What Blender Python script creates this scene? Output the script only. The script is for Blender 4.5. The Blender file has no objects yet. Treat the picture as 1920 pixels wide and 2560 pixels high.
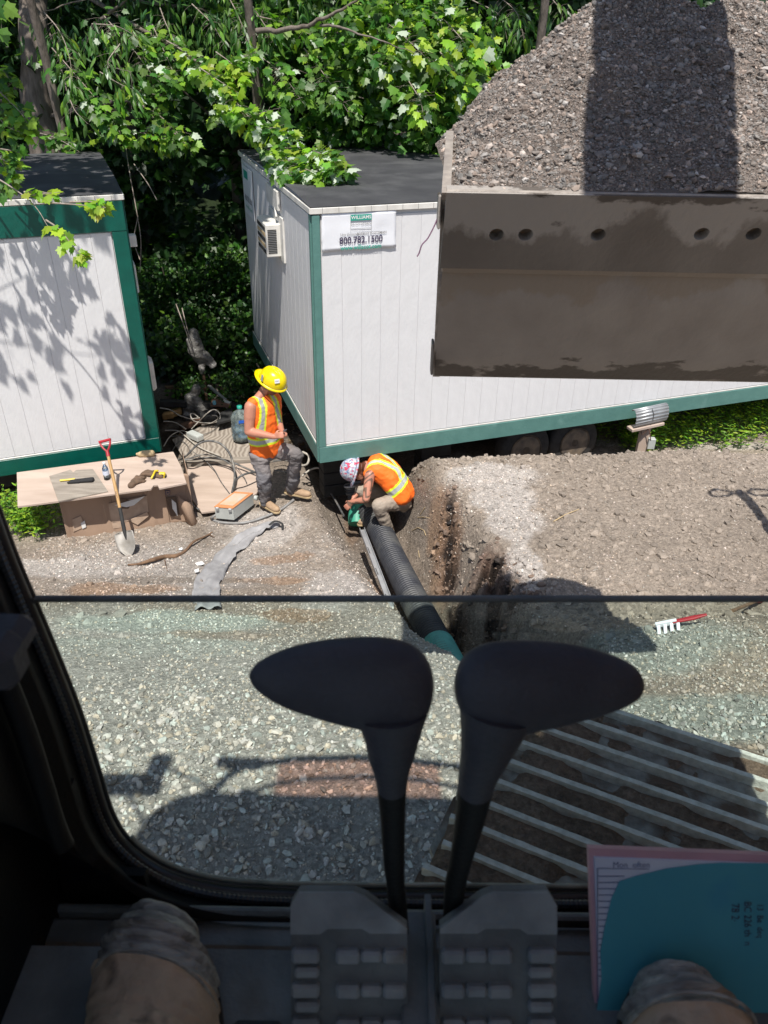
import bpy, math, random
import numpy as np
from mathutils import Vector, Matrix
random.seed(7); rng = np.random.default_rng(11)
sc = bpy.context.scene
COL = sc.collection
R = math.radians

# ------------------------------------------------------------------ camera
FPX = 1924.0; EYE = np.array([0.0, 0.0, 4.9])
_d = np.array([-57., -3043., FPX]); _d /= np.linalg.norm(_d)
_U = -_d; _Y = np.array([0, 0, 1.]) - _U * _U[2]; _Y /= np.linalg.norm(_Y)
_X = np.cross(_Y, _U); _X = _X if _X[0] > 0 else -_X
MW = np.array([_X, _Y, _U])                       # world = MW @ cam(right, up, forward)
cam_d = bpy.data.cameras.new('camera'); cam = bpy.data.objects.new('camera', cam_d); COL.objects.link(cam)
right, up, fwd = MW[:, 0], MW[:, 1], MW[:, 2]
cam.matrix_world = Matrix(((right[0], up[0], -fwd[0], 0), (right[1], up[1], -fwd[1], 0),
                           (right[2], up[2], -fwd[2], EYE[2]), (0, 0, 0, 1)))
cam_d.sensor_fit = 'VERTICAL'; cam_d.sensor_height = 24.0; cam_d.lens = FPX / 2560 * 24.0
cam_d.clip_start = 0.02; cam_d.clip_end = 300
cam_d.dof.use_dof = True; cam_d.dof.focus_distance = 7.5; cam_d.dof.aperture_fstop = 6.5
sc.camera = cam
# ------------------------------------------------------------------ sky, sun, exposure
SUN_AZ, SUN_EL = R(179), R(65)                    # clockwise from +Y (the view direction)
w = bpy.data.worlds.new('World'); sc.world = w; w.use_nodes = True
nt = w.node_tree; sky = nt.nodes.new('ShaderNodeTexSky'); sky.sky_type = 'NISHITA'; sky.sun_disc = False
sky.sun_elevation = SUN_EL; sky.sun_rotation = SUN_AZ
nt.links.new(sky.outputs[0], nt.nodes['Background'].inputs[0]); nt.nodes['Background'].inputs[1].default_value = 0.092
sl = bpy.data.lights.new('sun', 'SUN'); sl.energy = 4.6; sl.angle = R(0.5); sl.color = (1, 0.955, 0.88)
so = bpy.data.objects.new('sun', sl); COL.objects.link(so)
tosun = Vector((math.sin(SUN_AZ) * math.cos(SUN_EL), math.cos(SUN_AZ) * math.cos(SUN_EL), math.sin(SUN_EL)))
so.rotation_euler = tosun.to_track_quat('Z', 'Y').to_euler(); so.location = (0, -5, 20)
sc.view_settings.view_transform = 'Standard'; sc.view_settings.look = 'None'
sc.view_settings.exposure = 0.42; sc.view_settings.gamma = 1.0; sc.view_settings.use_curve_mapping = False
sc.render.engine = 'CYCLES'
sc.cycles.max_bounces = 6; sc.cycles.transparent_max_bounces = 12; sc.cycles.diffuse_bounces = 4
sc.cycles.use_denoising = True

# ------------------------------------------------------------------ pixel -> point helpers (for laying the plan out)
def ray(px, py): return MW @ np.array([(px - 960) / FPX, (1280 - py) / FPX, 1.0])
def PZ(px, py, z): r = ray(px, py); return EYE + r * ((z - 4.9) / r[2])
def PY(px, py, y): r = ray(px, py); return EYE + r * (y / r[1])
def PD(px, py, t): return EYE + ray(px, py) * t
def vv(*a): return np.array(a, float)
def unit(a): a = np.asarray(a, float); return a / (np.linalg.norm(a) + 1e-12)

# ------------------------------------------------------------------ noise
def _h(ix, iy, iz, s):
    n = (ix * 374761393 + iy * 668265263 + iz * 1274126177 + s * 974711) & 0xffffffff
    n = ((n ^ (n >> 13)) * 1274126177) & 0xffffffff
    return ((n ^ (n >> 16)) & 0xffff) / 65535.0
def vnoise(x, y, z=0.0, s=0):
    x, y, z = np.broadcast_arrays(np.asarray(x, float), np.asarray(y, float), np.asarray(z, float))
    xi, yi, zi = np.floor(x).astype(np.int64), np.floor(y).astype(np.int64), np.floor(z).astype(np.int64)
    fx, fy, fz = x - xi, y - yi, z - zi
    fx, fy, fz = fx * fx * (3 - 2 * fx), fy * fy * (3 - 2 * fy), fz * fz * (3 - 2 * fz)
    r = 0
    for a in (0, 1):
        for b in (0, 1):
            for c in (0, 1):
                r = r + _h(xi + a, yi + b, zi + c, s) * (fx if a else 1 - fx) * (fy if b else 1 - fy) * (fz if c else 1 - fz)
    return r * 2 - 1
def fbm(x, y, z=0.0, o=4, s=0):
    r, a, t = 0, 1.0, 0
    for k in range(o):
        r = r + a * vnoise(np.asarray(x) * 2 ** k, np.asarray(y) * 2 ** k, np.asarray(z) * 2 ** k, s + k); t += a; a *= .5
    return r / t
def sst(a, b, x): t = np.clip((np.asarray(x, float) - a) / (b - a), 0, 1); return t * t * (3 - 2 * t)
def pl_dist(x, y, pts):
    """distance, param and side of a plan polyline"""
    best = np.full(np.shape(x), 1e9); par = np.zeros(np.shape(x)); side = np.zeros(np.shape(x))
    pts = [np.asarray(p[:2], float) for p in pts]
    for i in range(len(pts) - 1):
        a, b = pts[i], pts[i + 1]; d = b - a; L2 = d @ d
        t = np.clip(((x - a[0]) * d[0] + (y - a[1]) * d[1]) / L2, 0, 1)
        dx, dy = x - a[0] - t * d[0], y - a[1] - t * d[1]
        ds = np.hypot(dx, dy); m = ds < best
        best = np.where(m, ds, best); par = np.where(m, i + t, par)
        side = np.where(m, np.sign(d[0] * dy - d[1] * dx), side)
    return best, par, side

# ------------------------------------------------------------------ materials
def mat(name, c1, c2=None, scale=6, rough=.8, metal=0, bump=0, bscale=30, stretch=(1, 1, 1), detail=5, attr=None, spec=.5, c3=None, c3scale=2, c3lo=.55, c3hi=.65, bdist=.01, sub=0, coat=0):
    m = bpy.data.materials.new(name); m.use_nodes = True; t = m.node_tree; N = t.nodes; L = t.links
    b = N['Principled BSDF']; b.inputs['Roughness'].default_value = rough; b.inputs['Metallic'].default_value = metal
    b.inputs['Specular IOR Level'].default_value = spec
    if coat: b.inputs['Coat Weight'].default_value = coat
    tc = N.new('ShaderNodeTexCoord'); mp = N.new('ShaderNodeMapping'); mp.inputs['Scale'].default_value = stretch
    L.new(tc.outputs['Object'], mp.inputs[0])
    c2 = c2 or tuple(v * .8 for v in c1)
    no = N.new('ShaderNodeTexNoise'); no.inputs['Scale'].default_value = scale; no.inputs['Detail'].default_value = detail
    L.new(mp.outputs[0], no.inputs['Vector'])
    rp = N.new('ShaderNodeValToRGB'); rp.color_ramp.elements[0].position = .32; rp.color_ramp.elements[1].position = .68
    rp.color_ramp.elements[0].color = (*c2, 1); rp.color_ramp.elements[1].color = (*c1, 1)
    L.new(no.outputs[0], rp.inputs[0]); out = rp.outputs[0]
    if c3:
        n3 = N.new('ShaderNodeTexNoise'); n3.inputs['Scale'].default_value = c3scale; n3.inputs['Detail'].default_value = 6
        L.new(mp.outputs[0], n3.inputs['Vector'])
        mr = N.new('ShaderNodeMapRange'); mr.inputs[1].default_value = c3lo; mr.inputs[2].default_value = c3hi; L.new(n3.outputs[0], mr.inputs[0])
        mx = N.new('ShaderNodeMix'); mx.data_type = 'RGBA'; L.new(mr.outputs[0], mx.inputs[0]); L.new(out, mx.inputs[6]); mx.inputs[7].default_value = (*c3, 1)
        out = mx.outputs[2]
    if attr:
        at = N.new('ShaderNodeAttribute'); at.attribute_name = attr
        mx = N.new('ShaderNodeMix'); mx.data_type = 'RGBA'; mx.blend_type = 'MULTIPLY'; mx.inputs[0].default_value = 1
        L.new(at.outputs['Color'], mx.inputs[6]); L.new(out, mx.inputs[7]); out = mx.outputs[2]
    L.new(out, b.inputs['Base Color'])
    if bump:
        nb = N.new('ShaderNodeTexNoise'); nb.inputs['Scale'].default_value = bscale; nb.inputs['Detail'].default_value = 6
        L.new(mp.outputs[0], nb.inputs['Vector'])
        bp = N.new('ShaderNodeBump'); bp.inputs['Strength'].default_value = bump; bp.inputs['Distance'].default_value = bdist
        L.new(nb.outputs[0], bp.inputs['Height']); L.new(bp.outputs[0], b.inputs['Normal'])
    return m
def ground_mat(name, specks=True, detail_scale=1.0):
    m = bpy.data.materials.new(name); m.use_nodes = True; t = m.node_tree; N = t.nodes; L = t.links
    b = N['Principled BSDF']; b.inputs['Roughness'].default_value = .95; b.inputs['Specular IOR Level'].default_value = .2
    tc = N.new('ShaderNodeTexCoord')
    at = N.new('ShaderNodeAttribute'); at.attribute_name = 'tone'
    no = N.new('ShaderNodeTexNoise'); no.inputs['Scale'].default_value = 22 * detail_scale; no.inputs['Detail'].default_value = 9; no.inputs['Roughness'].default_value = .75
    L.new(tc.outputs['Object'], no.inputs['Vector'])
    mr = N.new('ShaderNodeMapRange'); mr.inputs[1].default_value = .3; mr.inputs[2].default_value = .7; mr.inputs[3].default_value = .55; mr.inputs[4].default_value = 1.4
    L.new(no.outputs[0], mr.inputs[0])
    mx = N.new('ShaderNodeMix'); mx.data_type = 'RGBA'; mx.blend_type = 'MULTIPLY'; mx.inputs[0].default_value = 1
    L.new(at.outputs['Color'], mx.inputs[6]); L.new(mr.outputs[0], mx.inputs[7]); out = mx.outputs[2]
    # fine grit: voronoi cells, each with its own shade
    vo = N.new('ShaderNodeTexVoronoi'); vo.inputs['Scale'].default_value = 55 * detail_scale
    L.new(tc.outputs['Object'], vo.inputs['Vector'])
    sp = N.new('ShaderNodeSeparateColor'); L.new(vo.outputs['Color'], sp.inputs[0])
    m2 = N.new('ShaderNodeMapRange'); m2.inputs[1].default_value = .0; m2.inputs[2].default_value = 1; m2.inputs[3].default_value = .8; m2.inputs[4].default_value = 1.22; L.new(sp.outputs[0], m2.inputs[0])
    mx2 = N.new('ShaderNodeMix'); mx2.data_type = 'RGBA'; mx2.blend_type = 'MULTIPLY'; mx2.inputs[0].default_value = 1; L.new(out, mx2.inputs[6]); L.new(m2.outputs[0], mx2.inputs[7]); out = mx2.outputs[2]
    L.new(out, b.inputs['Base Color'])
    bp = N.new('ShaderNodeBump'); bp.inputs['Strength'].default_value = 1.0; bp.inputs['Distance'].default_value = .035
    L.new(no.outputs[0], bp.inputs['Height'])
    bp2 = N.new('ShaderNodeBump'); bp2.inputs['Strength'].default_value = .5; bp2.inputs['Distance'].default_value = .01
    L.new(vo.outputs['Distance'], bp2.inputs['Height']); L.new(bp.outputs[0], bp2.inputs['Normal']); L.new(bp2.outputs[0], b.inputs['Normal'])
    return m
def leaf_mat(name):
    m = bpy.data.materials.new(name); m.use_nodes = True; t = m.node_tree; N = t.nodes; L = t.links
    b = N['Principled BSDF']; b.inputs['Roughness'].default_value = .42; b.inputs['Specular IOR Level'].default_value = .45
    at = N.new('ShaderNodeAttribute'); at.attribute_name = 'tone'; L.new(at.outputs['Color'], b.inputs['Base Color'])
    tr = N.new('ShaderNodeBsdfTranslucent'); mx = N.new('ShaderNodeMix'); mx.data_type = 'RGBA'; mx.blend_type = 'MULTIPLY'; mx.inputs[0].default_value = 1
    L.new(at.outputs['Color'], mx.inputs[6]); mx.inputs[7].default_value = (1.7, 1.9, .7, 1); L.new(mx.outputs[2], tr.inputs[0])
    ms = N.new('ShaderNodeMixShader'); ms.inputs[0].default_value = .38; L.new(b.outputs[0], ms.inputs[1]); L.new(tr.outputs[0], ms.inputs[2])
    L.new(ms.outputs[0], N['Material Output'].inputs[0]); return m
def glass_mat(name, tint, gloss=.05, rough=.0, film=0):
    m = bpy.data.materials.new(name); m.use_nodes = True; t = m.node_tree; N = t.nodes; L = t.links
    N.remove(N['Principled BSDF'])
    tb = N.new('ShaderNodeBsdfTransparent'); tb.inputs[0].default_value = (*tint, 1)
    g = N.new('ShaderNodeBsdfGlossy'); g.inputs['Roughness'].default_value = rough
    lw = N.new('ShaderNodeFresnel'); lw.inputs[0].default_value = 1.45
    ms = N.new('ShaderNodeMixShader'); L.new(lw.outputs[0], ms.inputs[0]); L.new(tb.outputs[0], ms.inputs[1]); L.new(g.outputs[0], ms.inputs[2])
    out = ms.outputs[0]
    if film:
        df = N.new('ShaderNodeBsdfDiffuse'); df.inputs[0].default_value = (.6, .7, .66, 1)
        no = N.new('ShaderNodeTexNoise'); no.inputs['Scale'].default_value = 6; no.inputs['Detail'].default_value = 6
        mr = N.new('ShaderNodeMapRange'); mr.inputs[1].default_value = .35; mr.inputs[2].default_value = .8; mr.inputs[3].default_value = film * .4; mr.inputs[4].default_value = film * 1.6; L.new(no.outputs[0], mr.inputs[0])
        m3 = N.new('ShaderNodeMixShader'); L.new(mr.outputs[0], m3.inputs[0]); L.new(out, m3.inputs[1]); L.new(df.outputs[0], m3.inputs[2]); out = m3.outputs[0]
    L.new(out, N['Material Output'].inputs[0]); return m

M = {}
M['ground'] = ground_mat('ground soil')
M['heap'] = ground_mat('heap soil', detail_scale=1.6)
M['stone'] = mat('stone', (1, 1, 1), (.72, .72, .72), 60, .85, bump=.4, bscale=80, attr='tone', bdist=.004)
M['leaf'] = leaf_mat('leaf'); M['liner'] = mat('pale cab lining', (.34, .35, .36), None, 4, .8)
M['bark'] = mat('bark', (.21, .175, .15), (.10, .08, .065), 12, .95, bump=1, bscale=25, stretch=(1, 1, .25), bdist=.02)
M['twig'] = mat('twig bark', (.36, .31, .27), (.20, .16, .13), 30, .9)
M['siding'] = mat('white painted siding', (.69, .685, .695), (.64, .635, .645), 5, .62, bump=.32, bscale=26, stretch=(1.6, 1.6, .8), detail=7, c3=(.60, .60, .61), c3scale=1.2, c3lo=.58, c3hi=.8, bdist=.008)
M['siding2'] = mat('white siding dull', (.62, .62, .60), (.55, .55, .54), 5, .6, bump=.7, bscale=30, stretch=(1.5, 1.5, .5), detail=7, c3=(.50, .49, .47), c3scale=1.2, c3lo=.58, c3hi=.8, bdist=.008)
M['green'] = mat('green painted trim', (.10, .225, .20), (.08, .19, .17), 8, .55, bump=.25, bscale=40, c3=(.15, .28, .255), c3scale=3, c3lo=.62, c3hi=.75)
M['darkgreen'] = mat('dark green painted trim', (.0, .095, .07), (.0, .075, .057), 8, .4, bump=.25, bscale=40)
M['roof'] = mat('black roof membrane', (.055, .055, .06), (.035, .035, .04), 3, .75, bump=.3, bscale=12, c3=(.10, .10, .105), c3scale=1.5, c3lo=.5, c3hi=.8)
M['whitemetal'] = mat('white metal', (.72, .70, .66), (.58, .56, .52), 9, .45)
M['signwhite'] = mat('sign white', (.78, .79, .83), (.74, .75, .79), 3, .45, bump=.12, bscale=9)
M['ink_teal'] = mat('teal ink', (.02, .36, .27), None, 3, .5); M['ink_dark'] = mat('dark ink', (.055, .04, .09), None, 3, .5); M['ink_grey'] = mat('grey ink', (.3, .3, .3), None, 3, .5)
M['ink_white'] = mat('white ink', (.85, .85, .85), None, 3, .5)
M['dark'] = mat('dark void', (.03, .03, .03), (.015, .015, .015), 9, .8)
M['tyre'] = mat('tyre rubber', (.045, .042, .04), (.025, .024, .023), 20, .85, bump=.3, bscale=60)
M['rim'] = mat('dirty rim', (.22, .17, .12), (.07, .06, .055), 9, .6)
M['steel'] = mat('worn muddy steel', (.125, .108, .095), (.075, .062, .052), 4, .5, .1, bump=.4, bscale=40, stretch=(1.6, 1, .6), c3=(.25, .225, .21), c3scale=3.4, c3lo=.55, c3hi=.60)
M['steel2'] = mat('dusty steel', (.19, .16, .135), (.12, .10, .084), 3, .55, .1, bump=.2, bscale=50, stretch=(1.5, 1, .35), c3=(.05, .042, .034), c3scale=4, c3lo=.60, c3hi=.68)
def steel_mat(name, base, base2, mud, pale, zlo, zhi, plo, phi):
    m = mat(name, base, base2, 4, .5, .1, bump=.35, bscale=45, stretch=(1, 1, .6)); t = m.node_tree; N = t.nodes; L = t.links; b = N['Principled BSDF']; src = b.inputs['Base Color'].links[0].from_socket
    tc = N.new('ShaderNodeTexCoord'); sx = N.new('ShaderNodeSeparateXYZ'); L.new(tc.outputs['Object'], sx.inputs[0])
    def layer(src, col, lo, hi, sc, st, nlo, nhi, amt):
        mp = N.new('ShaderNodeMapping'); mp.inputs['Scale'].default_value = st; mp.inputs['Rotation'].default_value = (0, .5, 0); L.new(tc.outputs['Object'], mp.inputs[0])
        n = N.new('ShaderNodeTexNoise'); n.inputs['Scale'].default_value = sc; n.inputs['Detail'].default_value = 7; n.inputs['Roughness'].default_value = .62; L.new(mp.outputs[0], n.inputs['Vector'])
        g = N.new('ShaderNodeMapRange'); g.inputs[1].default_value = lo; g.inputs[2].default_value = hi; g.inputs[3].default_value = .22; g.inputs[4].default_value = -.10; L.new(sx.outputs[2], g.inputs[0])
        a = N.new('ShaderNodeMath'); a.operation = 'ADD'; L.new(n.outputs[0], a.inputs[0]); L.new(g.outputs[0], a.inputs[1])
        r = N.new('ShaderNodeMapRange'); r.inputs[1].default_value = nlo; r.inputs[2].default_value = nhi; r.inputs[4].default_value = amt; L.new(a.outputs[0], r.inputs[0])
        x = N.new('ShaderNodeMix'); x.data_type = 'RGBA'; L.new(r.outputs[0], x.inputs[0]); L.new(src, x.inputs[6]); x.inputs[7].default_value = (*col, 1); return x.outputs[2]
    o = layer(src, pale, plo, phi, 3.2, (1, 1, .45), .60, .66, .8); o = layer(o, mud, zlo, zhi, 9, (.6, 1, 1.2), .60, .66, .9); L.new(o, b.inputs['Base Color']); return m
M['steel'] = steel_mat('worn muddy steel', (.22, .195, .17), (.15, .13, .112), (.07, .056, .045), (.36, .33, .30), .40, .30, .34, .1)
M['steel2'] = steel_mat('dusty steel', (.35, .31, .27), (.26, .225, .195), (.08, .063, .048), (.27, .22, .17), -.37, -.24, .07, -.12)
M['steelpale'] = mat('pale scraped steel', (.36, .32, .28), (.22, .19, .17), 18, .6, bump=.5, bscale=90)
M['ribpale'] = mat('bare worn rib steel', (.62, .61, .57), (.42, .41, .37), 40, .6, bump=.5, bscale=90)
M['trackpale'] = mat('worn track steel', (.30, .29, .265), (.15, .14, .125), 25, .6, .1, bump=.6, bscale=90, c3=(.10, .065, .045), c3scale=5, c3lo=.5, c3hi=.6)
M['yellowpaint'] = mat('excavator paint', (.7, .33, .03), (.6, .28, .03), 4, .4)
M['black'] = mat('black plastic', (.0055, .0055, .0065), (.0035, .0035, .004), 10, .6, bump=.15, bscale=200, spec=.3)
M['rubber'] = mat('black rubber', (.06, .06, .074), (.04, .04, .052), 16, .55, bump=.2, bscale=160, spec=.35)
M['seal'] = mat('window seal rubber', (.03, .034, .04), (.018, .02, .024), 30, .3)
M['mat'] = mat('dusty floor rubber', (.185, .205, .215), (.11, .125, .135), 14, .8, bump=.3, bscale=120, c3=(.10, .095, .085), c3scale=9, c3lo=.6, c3hi=.8)
M['pedal'] = mat('dusty pedal rubber', (.34, .37, .39), (.19, .21, .23), 14, .8, bump=.3, bscale=90, c3=(.17, .15, .13), c3scale=13, c3lo=.6, c3hi=.8)
M['sill'] = mat('dusty sill', (.42, .44, .38), (.2, .22, .19), 30, .7)
M['bootleather'] = mat('tan leather', (.62, .47, .34), (.42, .31, .22), 16, .85, bump=.5, bscale=70, c3=(.10, .075, .055), c3scale=20, c3lo=.56, c3hi=.7)
M['boottape'] = mat('grey tape wrap', (.47, .46, .42), (.20, .19, .18), 22, .6, bump=.6, bscale=60, stretch=(1, 3, 3), c3=(.20, .19, .17), c3scale=30, c3lo=.58, c3hi=.7)
M['sole'] = mat('boot sole', (.04, .035, .03), None, 20, .9)
M['paper'] = mat('paper', (.78, .82, .88), (.56, .62, .78), 4, .7); M['pink'] = mat('pink cover', (.62, .36, .42), (.5, .3, .35), 12, .6)
M['teal'] = mat('teal sheet', (.07, .36, .45), (.055, .31, .40), 5, .55, c3=(.05, .30, .43), c3scale=8); M['rule'] = mat('blue rule line', (.08, .13, .3), None, 3, .7)
M['glass'] = glass_mat('tinted windscreen glass', (.76, .87, .82), film=.03)
M['visor'] = glass_mat('reddish tinted visor', (.80, .50, .43))
M['clear'] = glass_mat('clear plastic', (.80, .90, .96))
M['jug'] = glass_mat('blue clear plastic', (.30, .52, .72), film=.25)
M['wrap'] = glass_mat('plastic film', (.72, .72, .70), rough=.2, film=.55)
M['pipe'] = mat('black corrugated plastic', (.04, .043, .052), (.024, .026, .033), 12, .55, c3=(.085, .085, .082), c3scale=3, c3lo=.50, c3hi=.72)
M['coupling'] = mat('green coupling', (.04, .30, .20), (.035, .25, .17), 12, .5); M['coupling2'] = mat('teal coupling', (.12, .42, .37), (.09, .33, .30), 12, .5)
M['ply'] = mat('plywood pinkish', (.50, .40, .335), (.38, .295, .24), 2.2, .85, stretch=(.6, 3, 1), detail=8, bump=.2, bscale=60, c3=(.30, .22, .17), c3scale=3, c3lo=.6, c3hi=.8)
M['plygrey'] = mat('weathered plywood', (.33, .29, .245), (.21, .18, .15), 3, .9, stretch=(1, 5, 1), detail=8, bump=.3, bscale=60)
M['card'] = mat('brown cardboard', (.37, .255, .18), (.30, .205, .145), 2.5, .85, bump=.1, bscale=20)
M['cardtorn'] = mat('torn cardboard layer', (.47, .35, .26), (.36, .26, .19), 12, .9); M['carddark'] = mat('cardboard in hole', (.12, .08, .055), None, 8, .9)
M['wood'] = mat('ash handle', (.50, .31, .13), (.42, .25, .10), 8, .5, stretch=(3, 3, .4))
M['redplastic'] = mat('red handle', (.40, .025, .035), None, 8, .4); M['blade'] = mat('muddy blade', (.42, .40, .37), (.25, .23, .20), 9, .5, .3)
M['greycloth'] = mat('grey felt', (.36, .355, .36), (.26, .255, .26), 8, .95, bump=.6, bscale=120)
M['whitecloth'] = mat('dusty white cloth', (.55, .53, .50), (.42, .40, .37), 8, .9)
M['wood_brown'] = mat('brown root wood', (.20, .12, .07), (.11, .065, .04), 20, .9, bump=.6)
M['cable'] = mat('grey black cable', (.12, .12, .12), (.06, .06, .06), 14, .5, c3=(.26, .24, .21), c3scale=10, c3lo=.5, c3hi=.7); M['cable_white'] = mat('dusty white cable', (.50, .46, .41), (.36, .33, .28), 14, .7)
M['alu'] = mat('grey aluminium', (.45, .46, .47), (.34, .35, .36), 8, .4, .5)
M['boxgrey'] = mat('grey enclosure', (.48, .50, .48), (.40, .42, .40), 6, .5); M['orange_wear'] = mat('orange worn paint', (.62, .25, .10), (.50, .22, .10), 10, .6)
M['yellowtool'] = mat('yellow tool plastic', (.75, .55, .02), None, 9, .4); M['yellow_hat'] = mat('yellow hard hat', (.80, .62, .0), (.76, .58, .0), 4, .28, coat=.3)
M['glove'] = mat('brown glove leather', (.16, .10, .065), (.09, .06, .04), 20, .9, bump=.5); M['blackglove'] = mat('black fabric', (.02, .02, .022), None, 20, .85)
M['skin'] = mat('tanned skin', (.50, .22, .145), (.43, .18, .12), 8, .5, attr='tone', sub=.1); M['hair'] = mat('dark hair', (.05, .03, .02), None, 40, .7)
M['vest'] = mat('hi vis fabric', (1, 1, 1), (.92, .92, .92), 12, .7, attr='tone', bump=.35, bscale=14)
M['trousers'] = mat('work trousers', (1, 1, 1), (.72, .72, .72), 7, .9, attr='tone', bump=.5, bscale=22, bdist=.02)
M['boot_worker'] = mat('tan work boot', (.42, .29, .18), (.30, .2, .125), 20, .8)
M['sticker_hat'] = mat('stickered hard hat', (.62, .62, .64), (.10, .16, .30), 42, .3, c3=(.50, .05, .10), c3scale=30, c3lo=.56, c3hi=.60)
M['pvc'] = mat('grey pvc', (.25, .25, .25), (.18, .17, .16), 10, .5)
M['rust'] = mat('rusty steel', (.17, .085, .055), (.08, .045, .03), 10, .8)
M['brownpaper'] = mat('tan foam', (.50, .38, .22), (.40, .3, .17), 14, .9)
M['whitescrap'] = mat('white scrap', (.75, .75, .74), None, 8, .7)

# ------------------------------------------------------------------ mesh helpers
class MB:
    def __init__(s): s.v = []; s.f = []; s.m = []; s.sm = []
    def add(s, vs, fs, mi=0, smooth=False):
        o = len(s.v); s.v.extend([tuple(map(float, p)) for p in vs]); s.f.extend([tuple(i + o for i in f) for f in fs]); s.m.extend([mi] * len(fs)); s.sm.extend([smooth] * len(fs)); return s
    def box(s, c, ax, half, mi=0, bev=0.0):
        """box with centre c, axes ax (3 unit vectors), half sizes; chamfered if bev"""
        c = np.asarray(c, float); ax = [np.asarray(a, float) for a in ax]; hx, hy, hz = half
        if bev <= 0:
            vs = [c + ax[0] * x * hx + ax[1] * y * hy + ax[2] * z * hz for z in (-1, 1) for y in (-1, 1) for x in (-1, 1)]
            return s.add(vs, [(0, 2, 3, 1), (4, 5, 7, 6), (0, 1, 5, 4), (2, 6, 7, 3), (0, 4, 6, 2), (1, 3, 7, 5)], mi)
        b = min(bev, hx * .9, hy * .9, hz * .9); vs = []; idx = {}
        for sx in (-1, 1):
            for sy in (-1, 1):
                for sz in (-1, 1):
                    for k in range(3):
                        h = [hx - (0 if k == 0 else b), hy - (0 if k == 1 else b), hz - (0 if k == 2 else b)]
                        idx[(sx, sy, sz, k)] = len(vs); vs.append(c + ax[0] * sx * h[0] + ax[1] * sy * h[1] + ax[2] * sz * h[2])
        fs = []
        for k in range(3):
            a_, b_ = [j for j in range(3) if j != k]
            for sg in (-1, 1):
                q = []
                for (p, r) in ((-1, -1), (1, -1), (1, 1), (-1, 1)):
                    t = [0, 0, 0]; t[k] = sg; t[a_] = p; t[b_] = r; q.append(idx[(*t, k)])
                fs.append(tuple(q))
        for k in range(3):
            a_, b_ = [j for j in range(3) if j != k]
            for p in (-1, 1):
                for r in (-1, 1):
                    t1 = [0, 0, 0]; t1[a_] = p; t1[b_] = r; t2 = list(t1); t1[k] = -1; t2[k] = 1
                    fs.append((idx[(*t1, a_)], idx[(*t2, a_)], idx[(*t2, b_)], idx[(*t1, b_)]))
        for sx in (-1, 1):
            for sy in (-1, 1):
                for sz in (-1, 1): fs.append(tuple(idx[(sx, sy, sz, k)] for k in range(3)))
        return s.add(vs, fs, mi)
    def tube(s, pts, r, seg=10, mi=0, caps=True, smooth=True, flat=1.0):
        pts = [np.asarray(p, float) for p in pts]; n = len(pts); rr = r if hasattr(r, '__len__') else [r] * n
        t = [unit(pts[min(i + 1, n - 1)] - pts[max(i - 1, 0)]) for i in range(n)]
        a = np.cross(t[0], (0, 0, 1)); a = unit(a if np.linalg.norm(a) > .1 else np.cross(t[0], (1, 0, 0))); vs = []
        for i in range(n):
            a = unit(a - t[i] * (a @ t[i])); b = np.cross(t[i], a)
            for k in range(seg):
                q = 2 * math.pi * k / seg; vs.append(pts[i] + (a * math.cos(q) + b * math.sin(q) * flat) * rr[i])
        fs = [(i * seg + k, i * seg + (k + 1) % seg, (i + 1) * seg + (k + 1) % seg, (i + 1) * seg + k) for i in range(n - 1) for k in range(seg)]
        s.add(vs, fs, mi, smooth)
        if caps: s.add(vs[:seg], [tuple(range(seg))[::-1]], mi); s.add(vs[-seg:], [tuple(range(seg))], mi)
        return s
    def lathe(s, c, ax, prof, seg=24, mi=0, smooth=True):
        """prof = [(along, radius)...]"""
        ax = unit(ax); a = np.cross(ax, (0, 0, 1)); a = unit(a if np.linalg.norm(a) > .1 else np.cross(ax, (1, 0, 0))); b = np.cross(ax, a); vs = []
        for (h, r) in prof:
            for k in range(seg): q = 2 * math.pi * k / seg; vs.append(np.asarray(c) + ax * h + (a * math.cos(q) + b * math.sin(q)) * r)
        n = len(prof); fs = [(i * seg + k, i * seg + (k + 1) % seg, (i + 1) * seg + (k + 1) % seg, (i + 1) * seg + k) for i in range(n - 1) for k in range(seg)]
        s.add(vs, fs, mi, smooth)
        if prof[0][1] > 1e-4: s.add(vs[:seg], [tuple(range(seg))[::-1]], mi)
        if prof[-1][1] > 1e-4: s.add(vs[-seg:], [tuple(range(seg))], mi)
        return s
    def prism(s, poly, d, mi=0):
        """polygon (3d points) extruded by vector d"""
        n = len(poly); d = np.asarray(d, float); vs = [np.asarray(p, float) for p in poly] + [np.asarray(p, float) + d for p in poly]
        return s.add(vs, [tuple(range(n))[::-1], tuple(range(n, 2 * n))] + [(i, (i + 1) % n, n + (i + 1) % n, n + i) for i in range(n)], mi)
    def grid(s, P, mi=0, smooth=True, close=False):
        """P: array nu x nv x 3"""
        P = np.asarray(P); nu, nv = P.shape[:2]
        fs = [(i * nv + j, i * nv + (j + 1) % nv, (i + 1) * nv + (j + 1) % nv, (i + 1) * nv + j) for i in range(nu - 1) for j in range(nv if close else nv - 1)]
        return s.add(P.reshape(-1, 3), fs, mi, smooth)
    def mesh(s, name, mats, org=(0, 0, 0)):
        me = bpy.data.meshes.new(name); o = np.asarray(org, float)
        me.from_pydata([tuple(np.asarray(p) - o) for p in s.v], [], s.f)
        for m_ in mats: me.materials.append(m_)
        me.polygons.foreach_set('material_index', s.m); me.polygons.foreach_set('use_smooth', s.sm)
        me.update(); return me
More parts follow.
